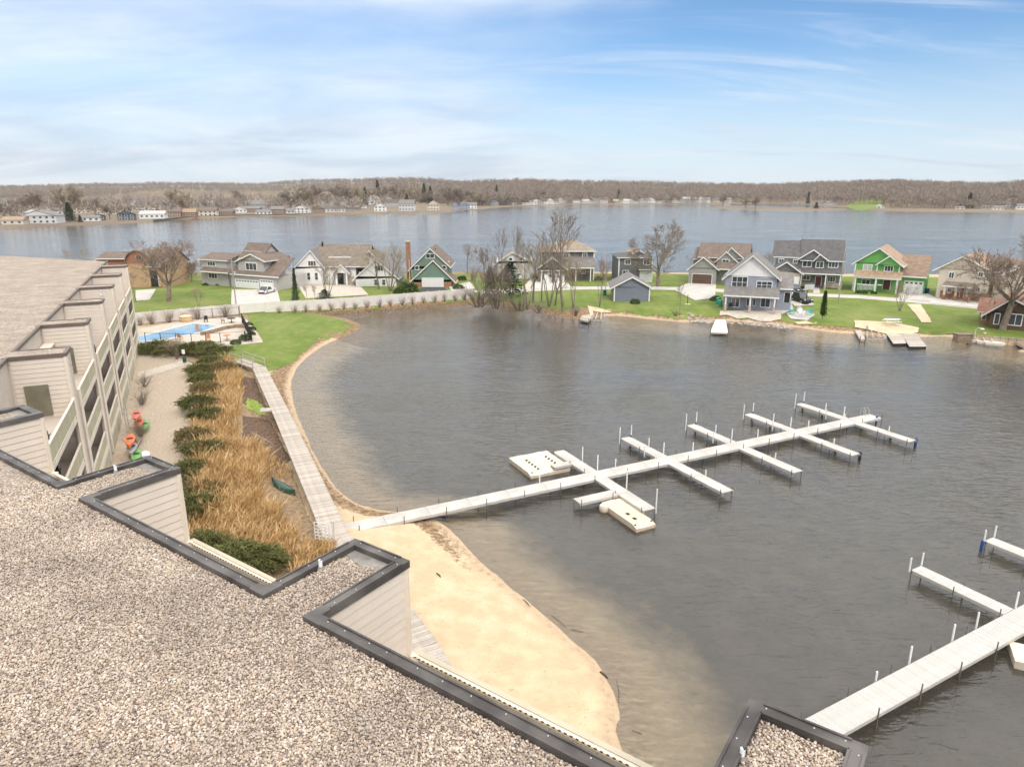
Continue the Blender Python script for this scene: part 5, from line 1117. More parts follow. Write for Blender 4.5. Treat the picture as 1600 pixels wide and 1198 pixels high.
    def cols(h, pxs, pyt, pyb, y, w=.22, m=None, base=None):
        for px in pxs:
            x, zt = h.pt(px, pyt, y); MB().box(x-w/2, x+w/2, y-w/2, y+w/2, 0, zt).build('column', m or M_trim, h.t)
            if base: MB().box(x-w*.85, x+w*.85, y-w*.85, y+w*.85, 0, 1.0).build('column_base', base, h.t)
    def box(h, name, px0, pyt, px1, pyb, y0, y1, m):
        a, b, z0, z1 = h.rect(px0, pyt, px1, pyb, y0); MB().box(a, b, y0, y1, z0, z1).build(name, m, h.t)
# 1 tan brick house with a barrel gable
h = House('house', 'tan brick house with arched barrel gable behind the condominium roof', (197,449), (262,449))
h.block(197,262,412,0,10,S_tan)
def barrel(h, x0p, x1p, spring, crown, y0, y1, mr, mw):
    x0, zs = h.pt(x0p, spring, y0); x1, _ = h.pt(x1p, spring, y0); zc = h.pt((x0p+x1p)/2, crown, y0)[1]; n = 12; arc = [(x0+(x1-x0)*(.5-.5*math.cos(math.pi*i/n)), zs+(zc-zs)*math.sin(math.pi*i/n)) for i in range(n+1)]
    m_ = MB(); m_.extrude([(x, y0, z) for x, z in arc], (0, .2, 0)); m_.build('gable', mw, h.t); r_ = MB()
    cx_ = (x0+x1)/2
    out = [(cx_+(x-cx_)*1.06, zs+(z-zs)*1.06+.02) for x, z in arc]
    for i in range(n): r_.add([(arc[i][0], y0-.5, arc[i][1]), (arc[i+1][0], y0-.5, arc[i+1][1]), (out[i+1][0], y0-.5, out[i+1][1]), (out[i][0], y0-.5, out[i][1]), (arc[i][0], y1, arc[i][1]), (arc[i+1][0], y1, arc[i+1][1]), (out[i+1][0], y1, out[i+1][1]), (out[i][0], y1, out[i][1])], [(0,1,2,3),(3,2,6,7),(0,4,5,1),(4,7,6,5)])
    r_.build('roof', mr, h.t)
barrel(h, 197, 236, 412, 392, -.05, 11, RF_wd, mat('rust_brick', (.34,.15,.10), .9, .2, 2))
h.gables(234,264,412,388,.2,10,RF_wd,S_tan); h.gables(150,200,404,394,4,12,RF_br,S_tan); h.block(152,198,406,4.2,11.8,mat('rust_brick', (.34,.15,.10)))
h.door(234,422,247,447,-.15,M_dark); h.box('entry_arch',231,416,234,448,-.5,0,S_tan); h.box('entry_arch',247,416,250,448,-.5,0,S_tan); h.shed(229,252,411,417,0,-.9,RF_wd); h.win(224,408,229,416,0,1,1,S_tan); h.win(212,399,222,406,-.1,2,1,S_tan)
# 2 grey house with white double garage
h = House('house', 'grey two-storey house with white double garage and brown roofs', (313,444), (432,454))
h.block(313,354,407,0,8,S_grey); h.gables(311,357,406,395,0,8,RF_br,S_grey); h.shed(312,356,419,425.5,0,-1.0,RF_br); h.win(324,408.5,337,416,0,3); h.win(326,426.5,340,435.5,0,3)
h.block(361,432,431,0,9,S_grey); h.shed(359,435,400,431,5,-.4,RF_br,.16,'roof'); h.block(372,412,406,.6,7,S_grey,pyb=430); h.gablef((370,408),(393,397),(414,408),.6,8,RF_br,S_grey); h.win(384,410.5,401.5,422.5,.6,3)
h.block(376,408,392,4,9,S_grey,pyb=410); h.gables(374,410,402,380,3,9,RF_br,S_grey); h.block(354,362,408,3,8,S_grey); h.gables(354,376,407,397,3,9,RF_br,S_grey); h.garage(369,438,404,453,0,M_white,8); h.garage(407.5,438,427,454,0,M_white,5); h.door(356,431,359.5,443,2.9,M_white)
# 3 white farmhouse
h = House('house', 'white farmhouse with steep grey gables and a long shed dormer', (461.5,445), (553,445))
h.block(461.5,504,417,0,11,S_white); h.gablef((459,420),(485,391.5),(507,418),0,13,RF_gy,S_white); h.win(481,407,494,416,0,3,1,None,M_glass); h.win(479.5,425.5,485.5,438,0,1,2); h.win(491.5,425.5,497.5,438,0,1,2)
h.block(504,556,415,1.0,12,S_white); h.gables(488,576,415,383,.8,12,RF_wd,S_white); h.block(516,547,402,3.2,6,S_white,pyb=412); h.win(517,402.7,546,410.8,3.2,4); h.shed(513,549,391,402,6.5,2.8,RF_wd)
h.gablef((522,425),(532.5,413.5),(544,425),-.9,1.2,RF_gy,S_white); h.cols((525,541),424,444,-.8,.3); h.door(528,426,537,443,.95,M_blk); h.box('lintel',523,424,543,426.5,-1,-.7,M_trim)
h.block(556,619,432,-3,9,S_white); h.gablef((553,436),(587,405.5),(621,434),-3,10,RF_gy,S_white); h.win(586,414.5,599,424,-3,3); h.win(584,436,590.5,446,-3,1,2); h.win(596.5,436,603,446,-3,1,2); h.win(561,425,566,432,.9,1,1)
h.gablef((550,417),(577,392),(605,420),4,11,RF_gy,S_white); x, z = h.pt(503.5,378,6); MB().tube([(x,6,z-2.2),(x,6,z)], .22, 8).build('flue', M_blk, h.t); h.block(504,512,432,.6,1,M_stone); h.block(545,553,432,.6,1,M_stone)
# 4 sage green gable house with brick chimney
h = House('house', 'sage green steep-gabled house with tall brick chimney and white garage', (645,449), (706,449))
h.block(646,705,437,0,10,M_brick); h.gablef((640,441),(676.5,407),(710.5,440),0,5,RF_br,S_green,.3); h.garage(660,434.5,692.5,448.5,-.02,M_white); h.block(644,700,416,2,12,S_green); h.gablef((640,421),(672,388.5),(702,416),2,14,RF_br,S_green,.35)
h.win(665,396,679,404,2,2); h.win(648,415,655,422,2,1); h.win(690.5,414.5,697.5,421,2,1); x, zt = h.pt(637.2,378,4); MB().box(x-.45,x+.45,3.4,4.5,-.2,zt).build('chimney', M_brick, h.t); MB().box(x-.52,x+.52,3.3,4.6,zt,zt+.2).build('chimney_cap', M_conc, h.t)
h.block(694,701,408,6,9,S_green); h.shed(688,703,401,409,9,5.6,RF_br,.14,'dormer_roof'); x, zt = h.pt(680,388,6); MB().tube([(x,6,zt-1.5),(x,6,zt)], .13, 8).build('flue', M_blk, h.t)
# 5 pale house behind the bare trees
h = House('house', 'pale grey house half hidden behind the cluster of bare trees', (776,436), (832,436)); h.block(776,832,408,0,9,S_pale); h.gablef((773,412),(800,394),(835,411),0,10,RF_gy,S_pale); h.win(795,402,801,408,0,1); h.win(811,402,817,408,0,1); h.win(785,418,797,427,0,2); h.door(812,420,818,435,0,M_white)
# 6 dark hip-roofed house
h = House('house', 'dark house with tan hip roof and two white garage doors', (846,438), (929,438)); S_umb = sidem('umber', (.15,.125,.115))
h.block(846,929,393,0,10,S_umb); h.hip(846,929,392.5,882,896,374,0,10,RF_tan if False else roofm('drab', (.27,.22,.165))); h.box('accent_siding',905,394,924,405,-.03,.02,S_navy); h.shed(884,930,402,419,0,-2.2,RF_gy); h.cols((900,923),419,437,-2,.22)
h.win(850.5,395,858.5,403,0,2); h.win(880,395,889.5,403.5,0,2); h.win(910,395,917.5,404,-.02,2); h.win(907,421,915,428,0,2); h.block(841,883,419,-4,0,S_umb); h.gablef((838,420.5),(863.5,402.5),(885.5,420.5),-4,1,RF_gy,S_char); h.garage(846,423,861.5,436,-4,M_white,4); h.garage(866,423,881,436,-4,M_white,4); h.cols((846.6,928.4),393.5,437,-.02,.25)
# 7 charcoal house
h = House('house', 'charcoal house with white corner boards behind the blue shed', (967,441), (1020,441)); h.block(967,1020,403,0,11,S_char); h.hip(967,1020,402.5,984,1000,393,0,11,RF_dk); h.gablef((978,402),(998,391),(1019,402),3,10,RF_tan,S_char); h.win(976,405,985.5,413.5,0,2); h.win(1005,405,1016,414,0,2); h.win(972.5,422,982.5,429,0,2)
h.garage(1000,424,1018.5,439,0,M_white); h.shed(998,1021,418,421.5,0,-.8,RF_dk,.1,'awning'); h.cols((967.6,1019.4),403.5,440,-.03,.25)
# blue shed
h = House('shed', 'slate blue windowless shed with white corner boards near the lagoon', (959.5,470.5), (1016,471), cat='shed', group='sheds'); h.block(959.5,1016,448,0,8,S_slate); h.gablef((956,449.5),(988,433),(1018.5,450),0,8,RF_gy,S_slate,.35); h.cols((960.3,1015.2),449,471,-.02,.22)
# 8 grey-green house with brown garage door
h = House('house', 'grey green house with brown garage door and several small gables', (1076,443), (1119,445))
h.block(1076,1119,418,0,8,S_gg); h.gablef((1076,420),(1099.6,402),(1121.5,420.5),0,7,RF_br,S_gg,.35); h.garage(1081.6,428.5,1112,442,0,mat('brown_door', (.12,.07,.05), .6, .1, 2)); h.block(1090,1172,404,4,14,S_gg); h.gables(1090,1172,402,381,4,14,RF_br,S_gg); h.block(1120,1150,408,2.5,5,S_gg); h.gablef((1119,408),(1135.6,393.5),(1153,410),2.5,8,RF_br,S_gg,.3); h.gablef((1130,403),(1143,387),(1160,402),3.6,8,RF_br,S_gg,.3); h.win(1128,405,1139.5,414.5,2.5,2); h.block(1083,1098,404,6,13,S_gg); h.gables(1083,1102,404,387,5,13,RF_br,S_gg); h.shed(1118,1150,404,421,3.5,.5,RF_br,.12,'roof'); h.door(1122,425,1127,437,3.9,M_dark)
# 9 blue-grey house on the water with white gable
h = House('house', 'blue grey house with big white gable and columned porch nearest the water', (1133,481.5), (1214,486))
h.block(1133,1214,431.5,0,10,S_blue); h.gablef((1132,434),(1177,399.5),(1217,435.5),0,11,RF_gy,S_white,.4); h.win(1143,431.5,1168.5,450,0,3,2); h.win(1181.5,439,1207,451.5,0,3,2); h.shed(1130,1218,449,464,0,-2.3,RF_gy); h.cols((1134.5,1173,1211.5),464,483,-2.1,.24,None,M_stone)
h.win(1142,465,1156,480,0,2,1,None,None,'sliding_door'); h.win(1188,465,1204,480.5,0,2,1,None,None,'sliding_door'); h.win(1166,466,1171,478,0,1); h.win(1176,466,1181,478,0,1); h.block(1214,1237,452,1,9,S_blue); h.shed(1212,1240,429,452,6,.6,RF_gy,.15,'roof'); h.door(1225.5,457,1234.5,472,1,M_blk)
# 10 charcoal craftsman
h = House('house', 'large charcoal craftsman house with stone porch and white trim', (1212,447.5), (1316,452))
h.block(1212,1316,404,0,11,S_char); h.gables(1250,1321,406,375.5,0,11,RF_dk,S_char); h.gables(1208,1252,400.5,377,.6,10.5,RF_dk,S_char); h.gablef((1248,404.5),(1271.6,390.5),(1293,406),-.5,5,RF_dk,S_char,.3); h.block(1273,1290,404,-.45,.2,S_char,pyb=420); h.gablef((1272,406.5),(1281.5,397.5),(1293.5,406.5),-.9,3,RF_dk,S_char,.2)
h.win(1216.5,404,1225,410.8,0,2); h.win(1239,405,1246,412,0,2); h.win(1253.5,407,1268.5,417.3,-.02,2); h.win(1274.5,408,1287,419,-.5,2); h.win(1294,409,1310,418.5,0,3); h.shed(1250,1318,418.5,428.5,0,-1.9,RF_dk); h.cols((1252.5,1291,1314),428.5,449,-1.7,.22,None,M_stone); h.win(1254,430,1266,438,0,2); h.door(1274,432,1283,446,0,mat('maroon_door', (.10,.02,.02), .5, .1, 2)); h.win(1292.5,431.5,1305.5,441,0,3); h.box('stone_base',1252,441,1271,449,-.06,.04,M_stone); h.box('stone_base',1287,442,1316,450,-.06,.04,M_stone)
h.block(1210,1250,423,-6,0,M_stone); h.gablef((1206,423),(1229.5,409.5),(1253,427),-6,1,RF_dk,S_char,.35); h.garage(1238,433,1248,443,-6,M_white)
# 11 bright green house
h = House('house', 'bright green house with white porch and tan roof', (1337,453.5), (1407,458.5))
h.block(1337,1407,411,0,9,S_lime); h.gablef((1334,411),(1375,388),(1411.5,415),0,12,RF_tan,S_lime,.35); h.gablef((1371,412.5),(1391,400),(1411,416.5),-.5,3,RF_tan,S_lime,.25); h.win(1348,413,1363,423,0,2,1,None,mat('curtained_glass', (.45,.44,.43), .2, .1, 1)); h.win(1381.5,415,1396.5,424.5,-.02,3); h.shed(1334,1409,424,434.5,0,-1.9,RF_tan); h.cols((1337,1369.5,1403),434.5,454,-1.7,.3)
h.box('porch_beam',1335,433.5,1408,436,-1.95,-1.75,M_trim); h.box('porch_rail',1339,444,1368,445.5,-1.75,-1.65,M_trim); h.box('porch_rail',1371,444.5,1378,446,-1.75,-1.65,M_trim)
for q in range(15): h.box('baluster',1340+q*2,445.5,1340.7+q*2,453,-1.74,-1.68,M_trim)
h.win(1346,436,1360,445,0,2); h.door(1380,437.5,1391,452,0,mat('maroon_door', (.10,.02,.02))); h.cols((1337.3,1406.6,1371.6),412,455,-.03,.22); h.block(1406,1446,432.5,1.2,9,S_lime); h.shed(1402,1449,399,433,7,.7,roofm('tan_brown', (.25,.18,.13)),.16,'roof'); h.garage(1412.5,440,1441.5,457,1.2,M_white,4)
# 12 cream house behind the big tree
h = House('house', 'cream gabled house with brick porch behind the big bare tree', (1467,466), (1530,472)); h.block(1467,1548,420,0,12,S_cream); h.gablef((1462,421),(1505,401),(1552,424),0,13,RF_tan,S_cream); h.win(1482,425,1491.5,435.5,0,2); h.shed(1472,1520,441.5,448.5,0,-1.8,RF_wd); h.cols((1477,1495,1513),448.5,467,-1.6,.35,S_cream,M_brick); h.box('brick_base',1468,457,1548,468,-.06,.04,M_brick); h.win(1480,450,1487,458,0,2); h.door(1500,450,1506,465,0,M_blk); h.win(1524,449,1532,456,0,2); h.win(1528,425,1537,433,0,2)
h = House('house', 'cream house with brown roof at the right picture edge', (1556,474), (1622,482)); h.block(1556,1640,417,0,11,S_cream); h.gables(1550,1650,417,405,0,11,RF_wd,S_cream); h.gablef((1570,428),(1610,413),(1650,432),-2,4,RF_tan,S_cream); h.block(1574,1640,428,-2,0,S_cream); h.win(1582,450,1592,458,-2,2); h.win(1560,425,1568,432,0,1)
# 13 brown cabin
h = House('cabin', 'dark brown cabin with rusty roof beside the big bare tree', (1547,511.5), (1600,516.5), cat='cabin', group='houses across the lagoon'); h.block(1547,1625,487,0,9,S_brown); h.gablef((1541,489),(1582,466),(1640,494),0,10,RF_red,S_brown,.6); h.win(1553,489,1562.5,507,0,1); h.win(1575,490,1598,509,0,2,1,None,None,'sliding_door'); h.shed(1519,1548,465,484,7,5,RF_red,.15,'roof') if False else None
h.gables(1526,1550,486,466,3,10,RF_red,S_red if False else mat('brick_siding', (.40,.22,.15), .9, .15, 2, lap=.2)); h.block(1530,1548,486,3,10,MATS['brick_siding']); h.win(1534,490,1541,500,3,1)
# ---------------------------------------------------------------- white fence with shrubs
FL = [np.array(U2(*p, 1.4)) for p in ((150,512),(212,506.5),(375,491),(415,488),(470,485.5),(555,480),(650,472),(740,465))]
wf = thing('fence', 'long white vinyl privacy fence in front of the houses', 'fence', (*FL[0], 1.4)); M_vin = mat('white_vinyl', (.72,.68,.63), .55, .04, 1, rnd=.03)
PM = {}
for i in range(len(FL)-1):
    if i == 2: continue
    a, b = FL[i], FL[i+1]; L_ = np.linalg.norm(b-a); n = max(1, round(L_/2.4)); d = (b-a)/L_; s = L_/n; an = math.atan2(d[1], d[0]); me = MB()
    me.box(.07, s-.07, -.025, .025, .08, 1.72); me.box(.06, s-.06, -.035, .035, 1.72, 1.84); me.box(.06, s-.06, -.034, .034, .02, .12)
    me = me.mesh('panel', M_vin); po = MB().box(-.065,.065,-.065,.065,-.2,1.95).mesh('post', M_vin)
    for k in range(n):
        q = a+d*s*k; link('panel', me, wf, True, (q[0], q[1], 1.4), an); link('post', po, wf, True, (q[0], q[1], 1.4), an)
gt = thing('gate', 'white barred double gate in the vinyl fence', 'gate', (*FL[2], 1.4), math.atan2(*(FL[3]-FL[2])[::-1])); gl = np.linalg.norm(FL[3]-FL[2])
for k in range(2):
    x0 = .1+k*(gl/2-.05); x1 = x0+gl/2-.12
    for zz in (.2, .95, 1.7): MB().box(x0, x1, -.02, .02, zz-.035, zz+.035).build('bar', M_vin, gt)
    for xx in (x0, x1): MB().box(xx-.035, xx+.035, -.03, .03, .1, 1.8).build('stile', M_vin, gt)
    MB().box(x0+.03, x1-.03, -.008, .008, .2, 1.7).build('infill_panel', M_vin, gt)
sx_ = [75,178,258,352,435,520,600,680,768,845,925,1000,1077,1150,1222,1297,1360]
for i, zx in enumerate(sx_):
    px = 420+zx/4.444; py = np.interp(px, [415,470,555,650,740],[488,485.5,480,472,465])+3.5
    bare_tree('bare_shrub', ORD[i]+' bare shrub along the white fence counted from the gate', px, py, py-15-(i % 3)*1.5, 13, 'shrub', 40+i % 3, 1.25, M_twig_red if i % 4 else M_twig_tan, None, 'bare shrubs along the white fence', 'shrub', cache='fs%d' % (i % 3))
for i, (px, s) in enumerate(((219,1.0),(237,1.25),(265,1.35),(287,1.0),(310,1.35),(352,1.4))):
    py = np.interp(px, [212,375],[506.5,491])+2.5; bare_tree('bare_shrub', ORD[i]+' rounded bare shrub behind the pool counted from the building', px, py, py-17*s, 17*s, 'shrub', 44, 1.4, M_twig_red, None, 'bare shrubs behind the pool', 'shrub', cache='ps')
# ---------------------------------------------------------------- cars, bins, poles, furniture
def car(label, px, py, rz, col, L_=4.6, W=1.82, H=1.45, suv=False):
    x, y, _ = U(px, py, 1.47); t = thing('parked_car', label, 'car', (x, y, 1.48), rz, 'parked cars'); P = mat('car_paint_'+col[0], col[1], .25, .04, 1, spec=.7)
    hb = .75 if not suv else .9; prof = [(-.5,.28),(-.5,.62),(-.47,hb*.95),(-.2,hb),(.33,hb+.03),(.47,hb*.92),(.5,.55),(.5,.28)]
    MB().extrude([(a*L_, -W/2, z) for a, z in prof], (0, W, 0)).build('body', P, t)
    c = [(-.42 if suv else -.36, hb),(-.36 if suv else -.2,H),(.02,H),(.2,hb)]
    vs = [(a*L_, s*(W/2-.06-(.16 if z > hb else 0)), z-.002) for s in (-1, 1) for a, z in c]; MB().add(vs, [(0,1,2,3),(7,6,5,4),(1,5,6,2)]).build('cabin', P, t)
    g = MB().add([(p[0]*1.0, p[1]*1.0, p[2]) for p in vs], [(0,4,5,1),(2,6,7,3)]); g.build('windscreen', M_glass, t)
    for s in (-1, 1):
        MB().add([((c[0][0]+.05)*L_, s*(W/2-.045), hb+.03), ((c[1][0]+.03)*L_, s*(W/2-.17), H-.1), ((c[2][0]-.01)*L_, s*(W/2-.17), H-.1), ((c[3][0]-.05)*L_, s*(W/2-.045), hb+.03)], [(0,1,2,3) if s > 0 else (3,2,1,0)]).build('side_window', M_glass, t)
        for a in (-.31, .31):
            w = MB().tube([(a*L_, s*(W/2-.2), .33), (a*L_, s*(W/2+.01), .33)], .33, 14).build('tyre', M_bump, t); MB().tube([(a*L_, s*(W/2+.005), .33), (a*L_, s*(W/2+.02), .33)], .2, 10).build('rim', M_alu, w)
        MB().box(.485*L_, .505*L_, s*W*.36-.2, s*W*.36+.2, .6, .74).build('headlight', M_white, t); MB().box(-.507*L_, -.488*L_, s*W*.38-.14, s*W*.38+.14, .62, .82).build('tail_light', mat('red_lens', (.4,.02,.02), .3), t)
    MB().box(.49*L_, .508*L_, -.6, .6, .32, .5).build('bumper', M_bump, t); MB().box(-.508*L_, -.49*L_, -.7, .7, .3, .46).build('bumper', M_bump, t)
car('white car parked before the double garage', 417.5, 457.5, R(80), ('white', (.75,.75,.75)))
car('black sport utility vehicle parked beside the blue grey house', 1252, 471.5, R(-80), ('black', (.015,.015,.017)), 4.7, 1.95, 1.75, True); car('dark car at the charcoal house garage', 1241.5, 455.5, R(-78), ('dark', (.03,.032,.036)), 4.5, 1.85, 1.5)
def wheelie(label, px, py, col, n):
    x, y, _ = U(px, py, 1.47); t = thing('wheelie_bin', label, 'bin', (x, y, 1.48), px*.1, 'wheelie bins'); m = mat('bin_'+n, col, .5, .1, 2)
    MB().add([(-.26,-.26,0),(.26,-.26,0),(.26,.26,0),(-.26,.26,0),(-.32,-.34,1.0),(.32,-.34,1.0),(.32,.34,1.0),(-.32,.34,1.0)], [(3,2,1,0),(0,1,5,4),(1,2,6,5),(2,3,7,6),(3,0,4,7)]).build('tub', m, t); MB().add([(-.34,-.37,1.0),(.34,-.37,1.0),(.34,.38,1.0),(-.34,.38,1.0),(-.3,-.3,1.09),(.3,-.3,1.09),(.3,.34,1.14),(-.3,.34,1.14)], [(0,1,5,4),(1,2,6,5),(2,3,7,6),(3,0,4,7),(4,5,6,7)]).build('lid', m, t)
    for s in (-1, 1): MB().tube([(s*.22,.3,.12),(s*.3,.3,.12)], .12, 10).build('wheel', M_bump, t)
wheelie('blue bin beside the white garage', 434.5, 450.5, (.03,.10,.28), 'blue'); wheelie('dark blue bin beside the bright green house garage', 1447.5, 458.5, (.03,.07,.22), 'navy'); wheelie('teal green bin at the side of blue grey house', 1122, 474, (.05,.36,.26), 'teal'); wheelie('second teal bin nearer the lawn', 1124.5, 478, (.05,.36,.26), 'teal'); wheelie('teal covered bin beside the blue shed', 944.5, 461, (.03,.25,.24), 'teal2')
def pole(label, px, py, top, r=.13, arm=True, m=None):
    x, y, _ = U(px, py, 1.4); H = zat(x, y, top)-1.4; t = thing('utility_pole', label, 'pole', (x, y, 1.4), 0, 'utility poles'); MB().tube([(0,0,-.2),(0,0,H*.5),(0,0,H)], [r, r*.9, r*.75], 8).build('shaft', m or mat('pole_wood', (.36,.32,.28), .9, .15, 2), t)
    if arm: MB().tube([(.3,0,H*.66),(.3,0,H*.66+.7)], .2, 10).build('transformer', M_alu, t); MB().bar((-.7,0,H-.5),(.7,0,H-.5),.1,.12).build('crossarm', MATS['pole_wood'], t)
pole('pale utility pole standing at the white fence gate', 369.5, 481, 404); pole('bare grey pole in front of the charcoal craftsman house', 1310, 471.5, 382, .11, False); pole('thin pole on the lane by the blue shed', 946, 453, 396, .1, False); pole('grey post by the sage green house', 641, 452, 405, .12, False, M_conc)
x, y, _ = U(458,446,1.4); H = zat(x, y, 398)-1.4; fp = thing('flagpole', 'white flagpole with red white and blue flag beside white farmhouse', 'flagpole', (x, y, 1.4)); MB().tube([(0,0,0),(0,0,H)], [.07,.045], 8).build('shaft', M_white, fp); MB().lathe((0,0,H), [(.02,0),(.1,.08),(.02,.17)], 8).build('finial', mat('gilt', (.6,.45,.15), .4, .1, 2, metal=.6), fp)
fr = mat('flag_red', (.45,.03,.05), .8, .05, 2)
for k in range(7): MB().add([(0+.0,0,H-.2-k*.17),(0-.5,.05,H-.3-k*.17),(-1.0,-.04,H-.55-k*.17),(-1.0,-.04,H-.72-k*.17),(-.5,.05,H-.47-k*.17),(0,0,H-.37-k*.17)], [(0,1,4,5),(1,2,3,4)]).build('flag_stripe', fr if k % 2 == 0 else M_white, fp)
MB().add([(0,-.012,H-.19),(-.45,.035,H-.27),(-.45,.035,H-.95),(0,-.012,H-.87)], [(0,1,2,3)]).build('flag_canton', mat('flag_blue', (.03,.05,.2), .8, .05, 2), fp)
x, y, _ = U(1074,476,1.4); H = zat(x, y, 459)-1.4; lp = thing('lamp_post', 'short garden lamp post on a pale pad in the lawn', 'lamp post', (x, y, 1.43)); MB().lathe((0,0,0), [(.6,0),(.6,.12),(.15,.14)], 12).build('pad', M_conc, lp); MB().tube([(0,0,.1),(0,0,H-.3)], .06, 8).build('post', M_blk, lp); MB().lathe((0,0,H-.32), [(.08,0),(.17,.08),(.17,.3),(.05,.4)], 10).build('lantern', M_white, lp)
x, y, _ = U(1259,476.5,1.4); bh = thing('basketball_hoop', 'basketball hoop on a pole in the driveway by black vehicle', 'basketball hoop', (x, y, 1.47)); MB().tube([(0,0,0),(0,0,2.7),(0,-.7,3.1)], .07, 8).build('pole', M_blk, bh); MB().box(-.9,.9,-.78,-.72,2.85,3.9).build('backboard', M_pale if False else mat('clear_board', (.5,.52,.55), .2, .1, 2), bh); MB().lathe((0,-1.05,3.0), [(.23,0),(.25,.02),(.23,.04)], 14).build('hoop', M_or, bh); MB().box(-.5,.5,-.1,.7,0,.2).build('base', M_blk, bh)
def adirondack(label, px, py, col, n, rz):
    x, y, _ = U(px, py, 1.45); t = thing('garden_chair', label, 'chair', (x, y, 1.46), rz, 'lawn chairs by the water'); m = mat('chair_'+n, col, .5, .08, 2)
    for k in range(5): MB().obox((-.3+.15*k,.35,.75-.03*abs(k-2)), (.065,0,0), (0,.02,0), (0,.16,.5-.03*abs(k-2))).build('back_slat', m, t)
    MB().obox((0,-.02,.36), (.36,0,0), (0,.38,-.09), (0,.01,.02)).build('seat', m, t)
    for s in (-1, 1):
        MB().box(s*.42-.07, s*.42+.07, -.4, .35, .56, .6).build('armrest', m, t); MB().box(s*.42-.03, s*.42+.03, -.36, -.26, 0, .56).build('leg', m, t); MB().box(s*.38-.03, s*.38+.03, .3, .4, 0, .56).build('leg', m, t)
sheet('fire_pit_pad', UP([(1228,489),(1258,486),(1274,492),(1262,497),(1236,494)]), M_conc2, .16, 2)
adirondack('turquoise lawn chair nearest the blue grey house', 1237.5, 490, (.08,.50,.50), 'turquoise', 1.2); adirondack('white lawn chair between two turquoise ones', 1249, 488, (.75,.75,.73), 'white', 2.6); adirondack('turquoise lawn chair nearest the slim evergreen', 1263.5, 491.5, (.08,.50,.50), 'turquoise', -1.6); adirondack('second white lawn chair close to the sand', 1252, 493, (.75,.75,.73), 'white', .4)
for i, (px, py) in enumerate(((1141,482.5),(1164,482),(1178,482),(1201,482.5))):
    x, y, _ = U(px, py, 1.5); chair(['leftmost dark porch chair on the blue grey house','dark porch chair just left of the middle column','dark porch chair just right of the middle column','rightmost dark porch chair on the blue grey house'][i], x, y, 1.55, 0, M_blk, 'porch chairs')
x, y, _ = U(1393,505.5,1.45); pt_ = thing('picnic_table', 'white picnic table on the grass above the floating platforms', 'picnic table', (x, y, 1.43), -.1)
for k in range(4): MB().box(-1.2,1.2,-.4+.2*k,-.22+.2*k,.72,.77).build('board', M_white, pt_)
for s in (-1, 1): MB().box(-1.2,1.2,s*.75-.13,s*.75+.13,.42,.46).build('bench', M_white, pt_)
for s in (-1, 1):
    MB().bar((s*.85,-.78,0),(s*.85,-.1,.72),.06,.1).build('leg', M_white, pt_); MB().bar((s*.85,.78,0),(s*.85,.1,.72),.06,.1).build('leg', M_white, pt_)
# docks and platforms of the houses
def platform(label, corners, z=.45, th=.3, m=None, name='dock', cat='dock', posts=True, planks=8, group='small docks of the houses'):
    P = [np.array(U2(*c, z)) for c in corners]; t = thing(name, label, cat, (*P[0], 0), 0, group); n = planks; mm = m or M_plank
    for k in range(n):
        f0, f1_ = k/n, (k+.93)/n; q = [P[0]+(P[3]-P[0])*f0, P[1]+(P[2]-P[1])*f0, P[1]+(P[2]-P[1])*f1_, P[0]+(P[3]-P[0])*f1_]; MB().prism([tuple(v) for v in q], z-.06, z).build('plank', mm, t, True)
    MB().prism([tuple(v) for v in inset([tuple(p) for p in P], .04)], z-th, z-.065).build('float_box' if not posts else 'frame', M_bump if not posts else M_frame, t, True)
    if posts:
        for p in P: MB().tube([(p[0], p[1], -1), (p[0], p[1], z+.5)], .06, 6).build('post', M_pipe, t, True)
    return t
platform('white dock jutting from the lawn of blue grey house', [(1110,519),(1137.5,520),(1134,499.5),(1118,499)], .5, .25, mat('white_plank', (.70,.66,.60), .7, .06, 2, rnd=.05), planks=12)
platform('narrow grey dock curving off the sand pad', [(1344,530),(1352,530),(1338,502),(1327,501)], .45, .3, planks=12)
platform('first pale floating platform moored by the sand', [(1396,536.5),(1416,536),(1409,520.5),(1385,521)], .4, .45, None, 'floating_platform', 'platform', False, 10, 'floating platforms')
platform('second pale floating platform beside the ramp', [(1421,541),(1448,541),(1433,521),(1408,521)], .4, .45, None, 'floating_platform', 'platform', False, 12, 'floating platforms')
platform('tilted grey dock by the bare trees on the lagoon bank', [(905,499),(920,502),(933,482),(921,479)], .5, .3, planks=10)
platform('dark dock cut by the right picture edge', [(1583,533),(1612,548),(1640,541),(1600,528)], .45, .3, M_timb, planks=10)
def lift(label, corners, group='boat lifts'):
    P = [U(*c, .1) for c in corners]; t = thing('boat_lift', label, 'boat lift', (P[0][0], P[0][1], 0), 0, group)
    for p in P: MB().tube([(p[0], p[1], -1.2), (p[0], p[1], 1.1)], .06, 6).build('post', M_alu, t, True)
    for a, b in ((0,1),(1,2),(2,3),(3,0)): MB().bar((P[a][0],P[a][1],.35),(P[b][0],P[b][1],.35),.1,.1).build('beam', M_alu, t, True)
    for f in (.3, .7):
        a = [P[0][i]+(P[1][i]-P[0][i])*f for i in (0,1)]; b = [P[3][i]+(P[2][i]-P[3][i])*f for i in (0,1)]; MB().bar((*a,.55),(*b,.55),.16,.12).build('bunk', M_plank, t, True)
    p = P[3]; MB().tube([(p[0]-.03,p[1],1.0),(p[0]+.03,p[1],1.0)], .35, 14).build('hand_wheel', M_alu, t, True)
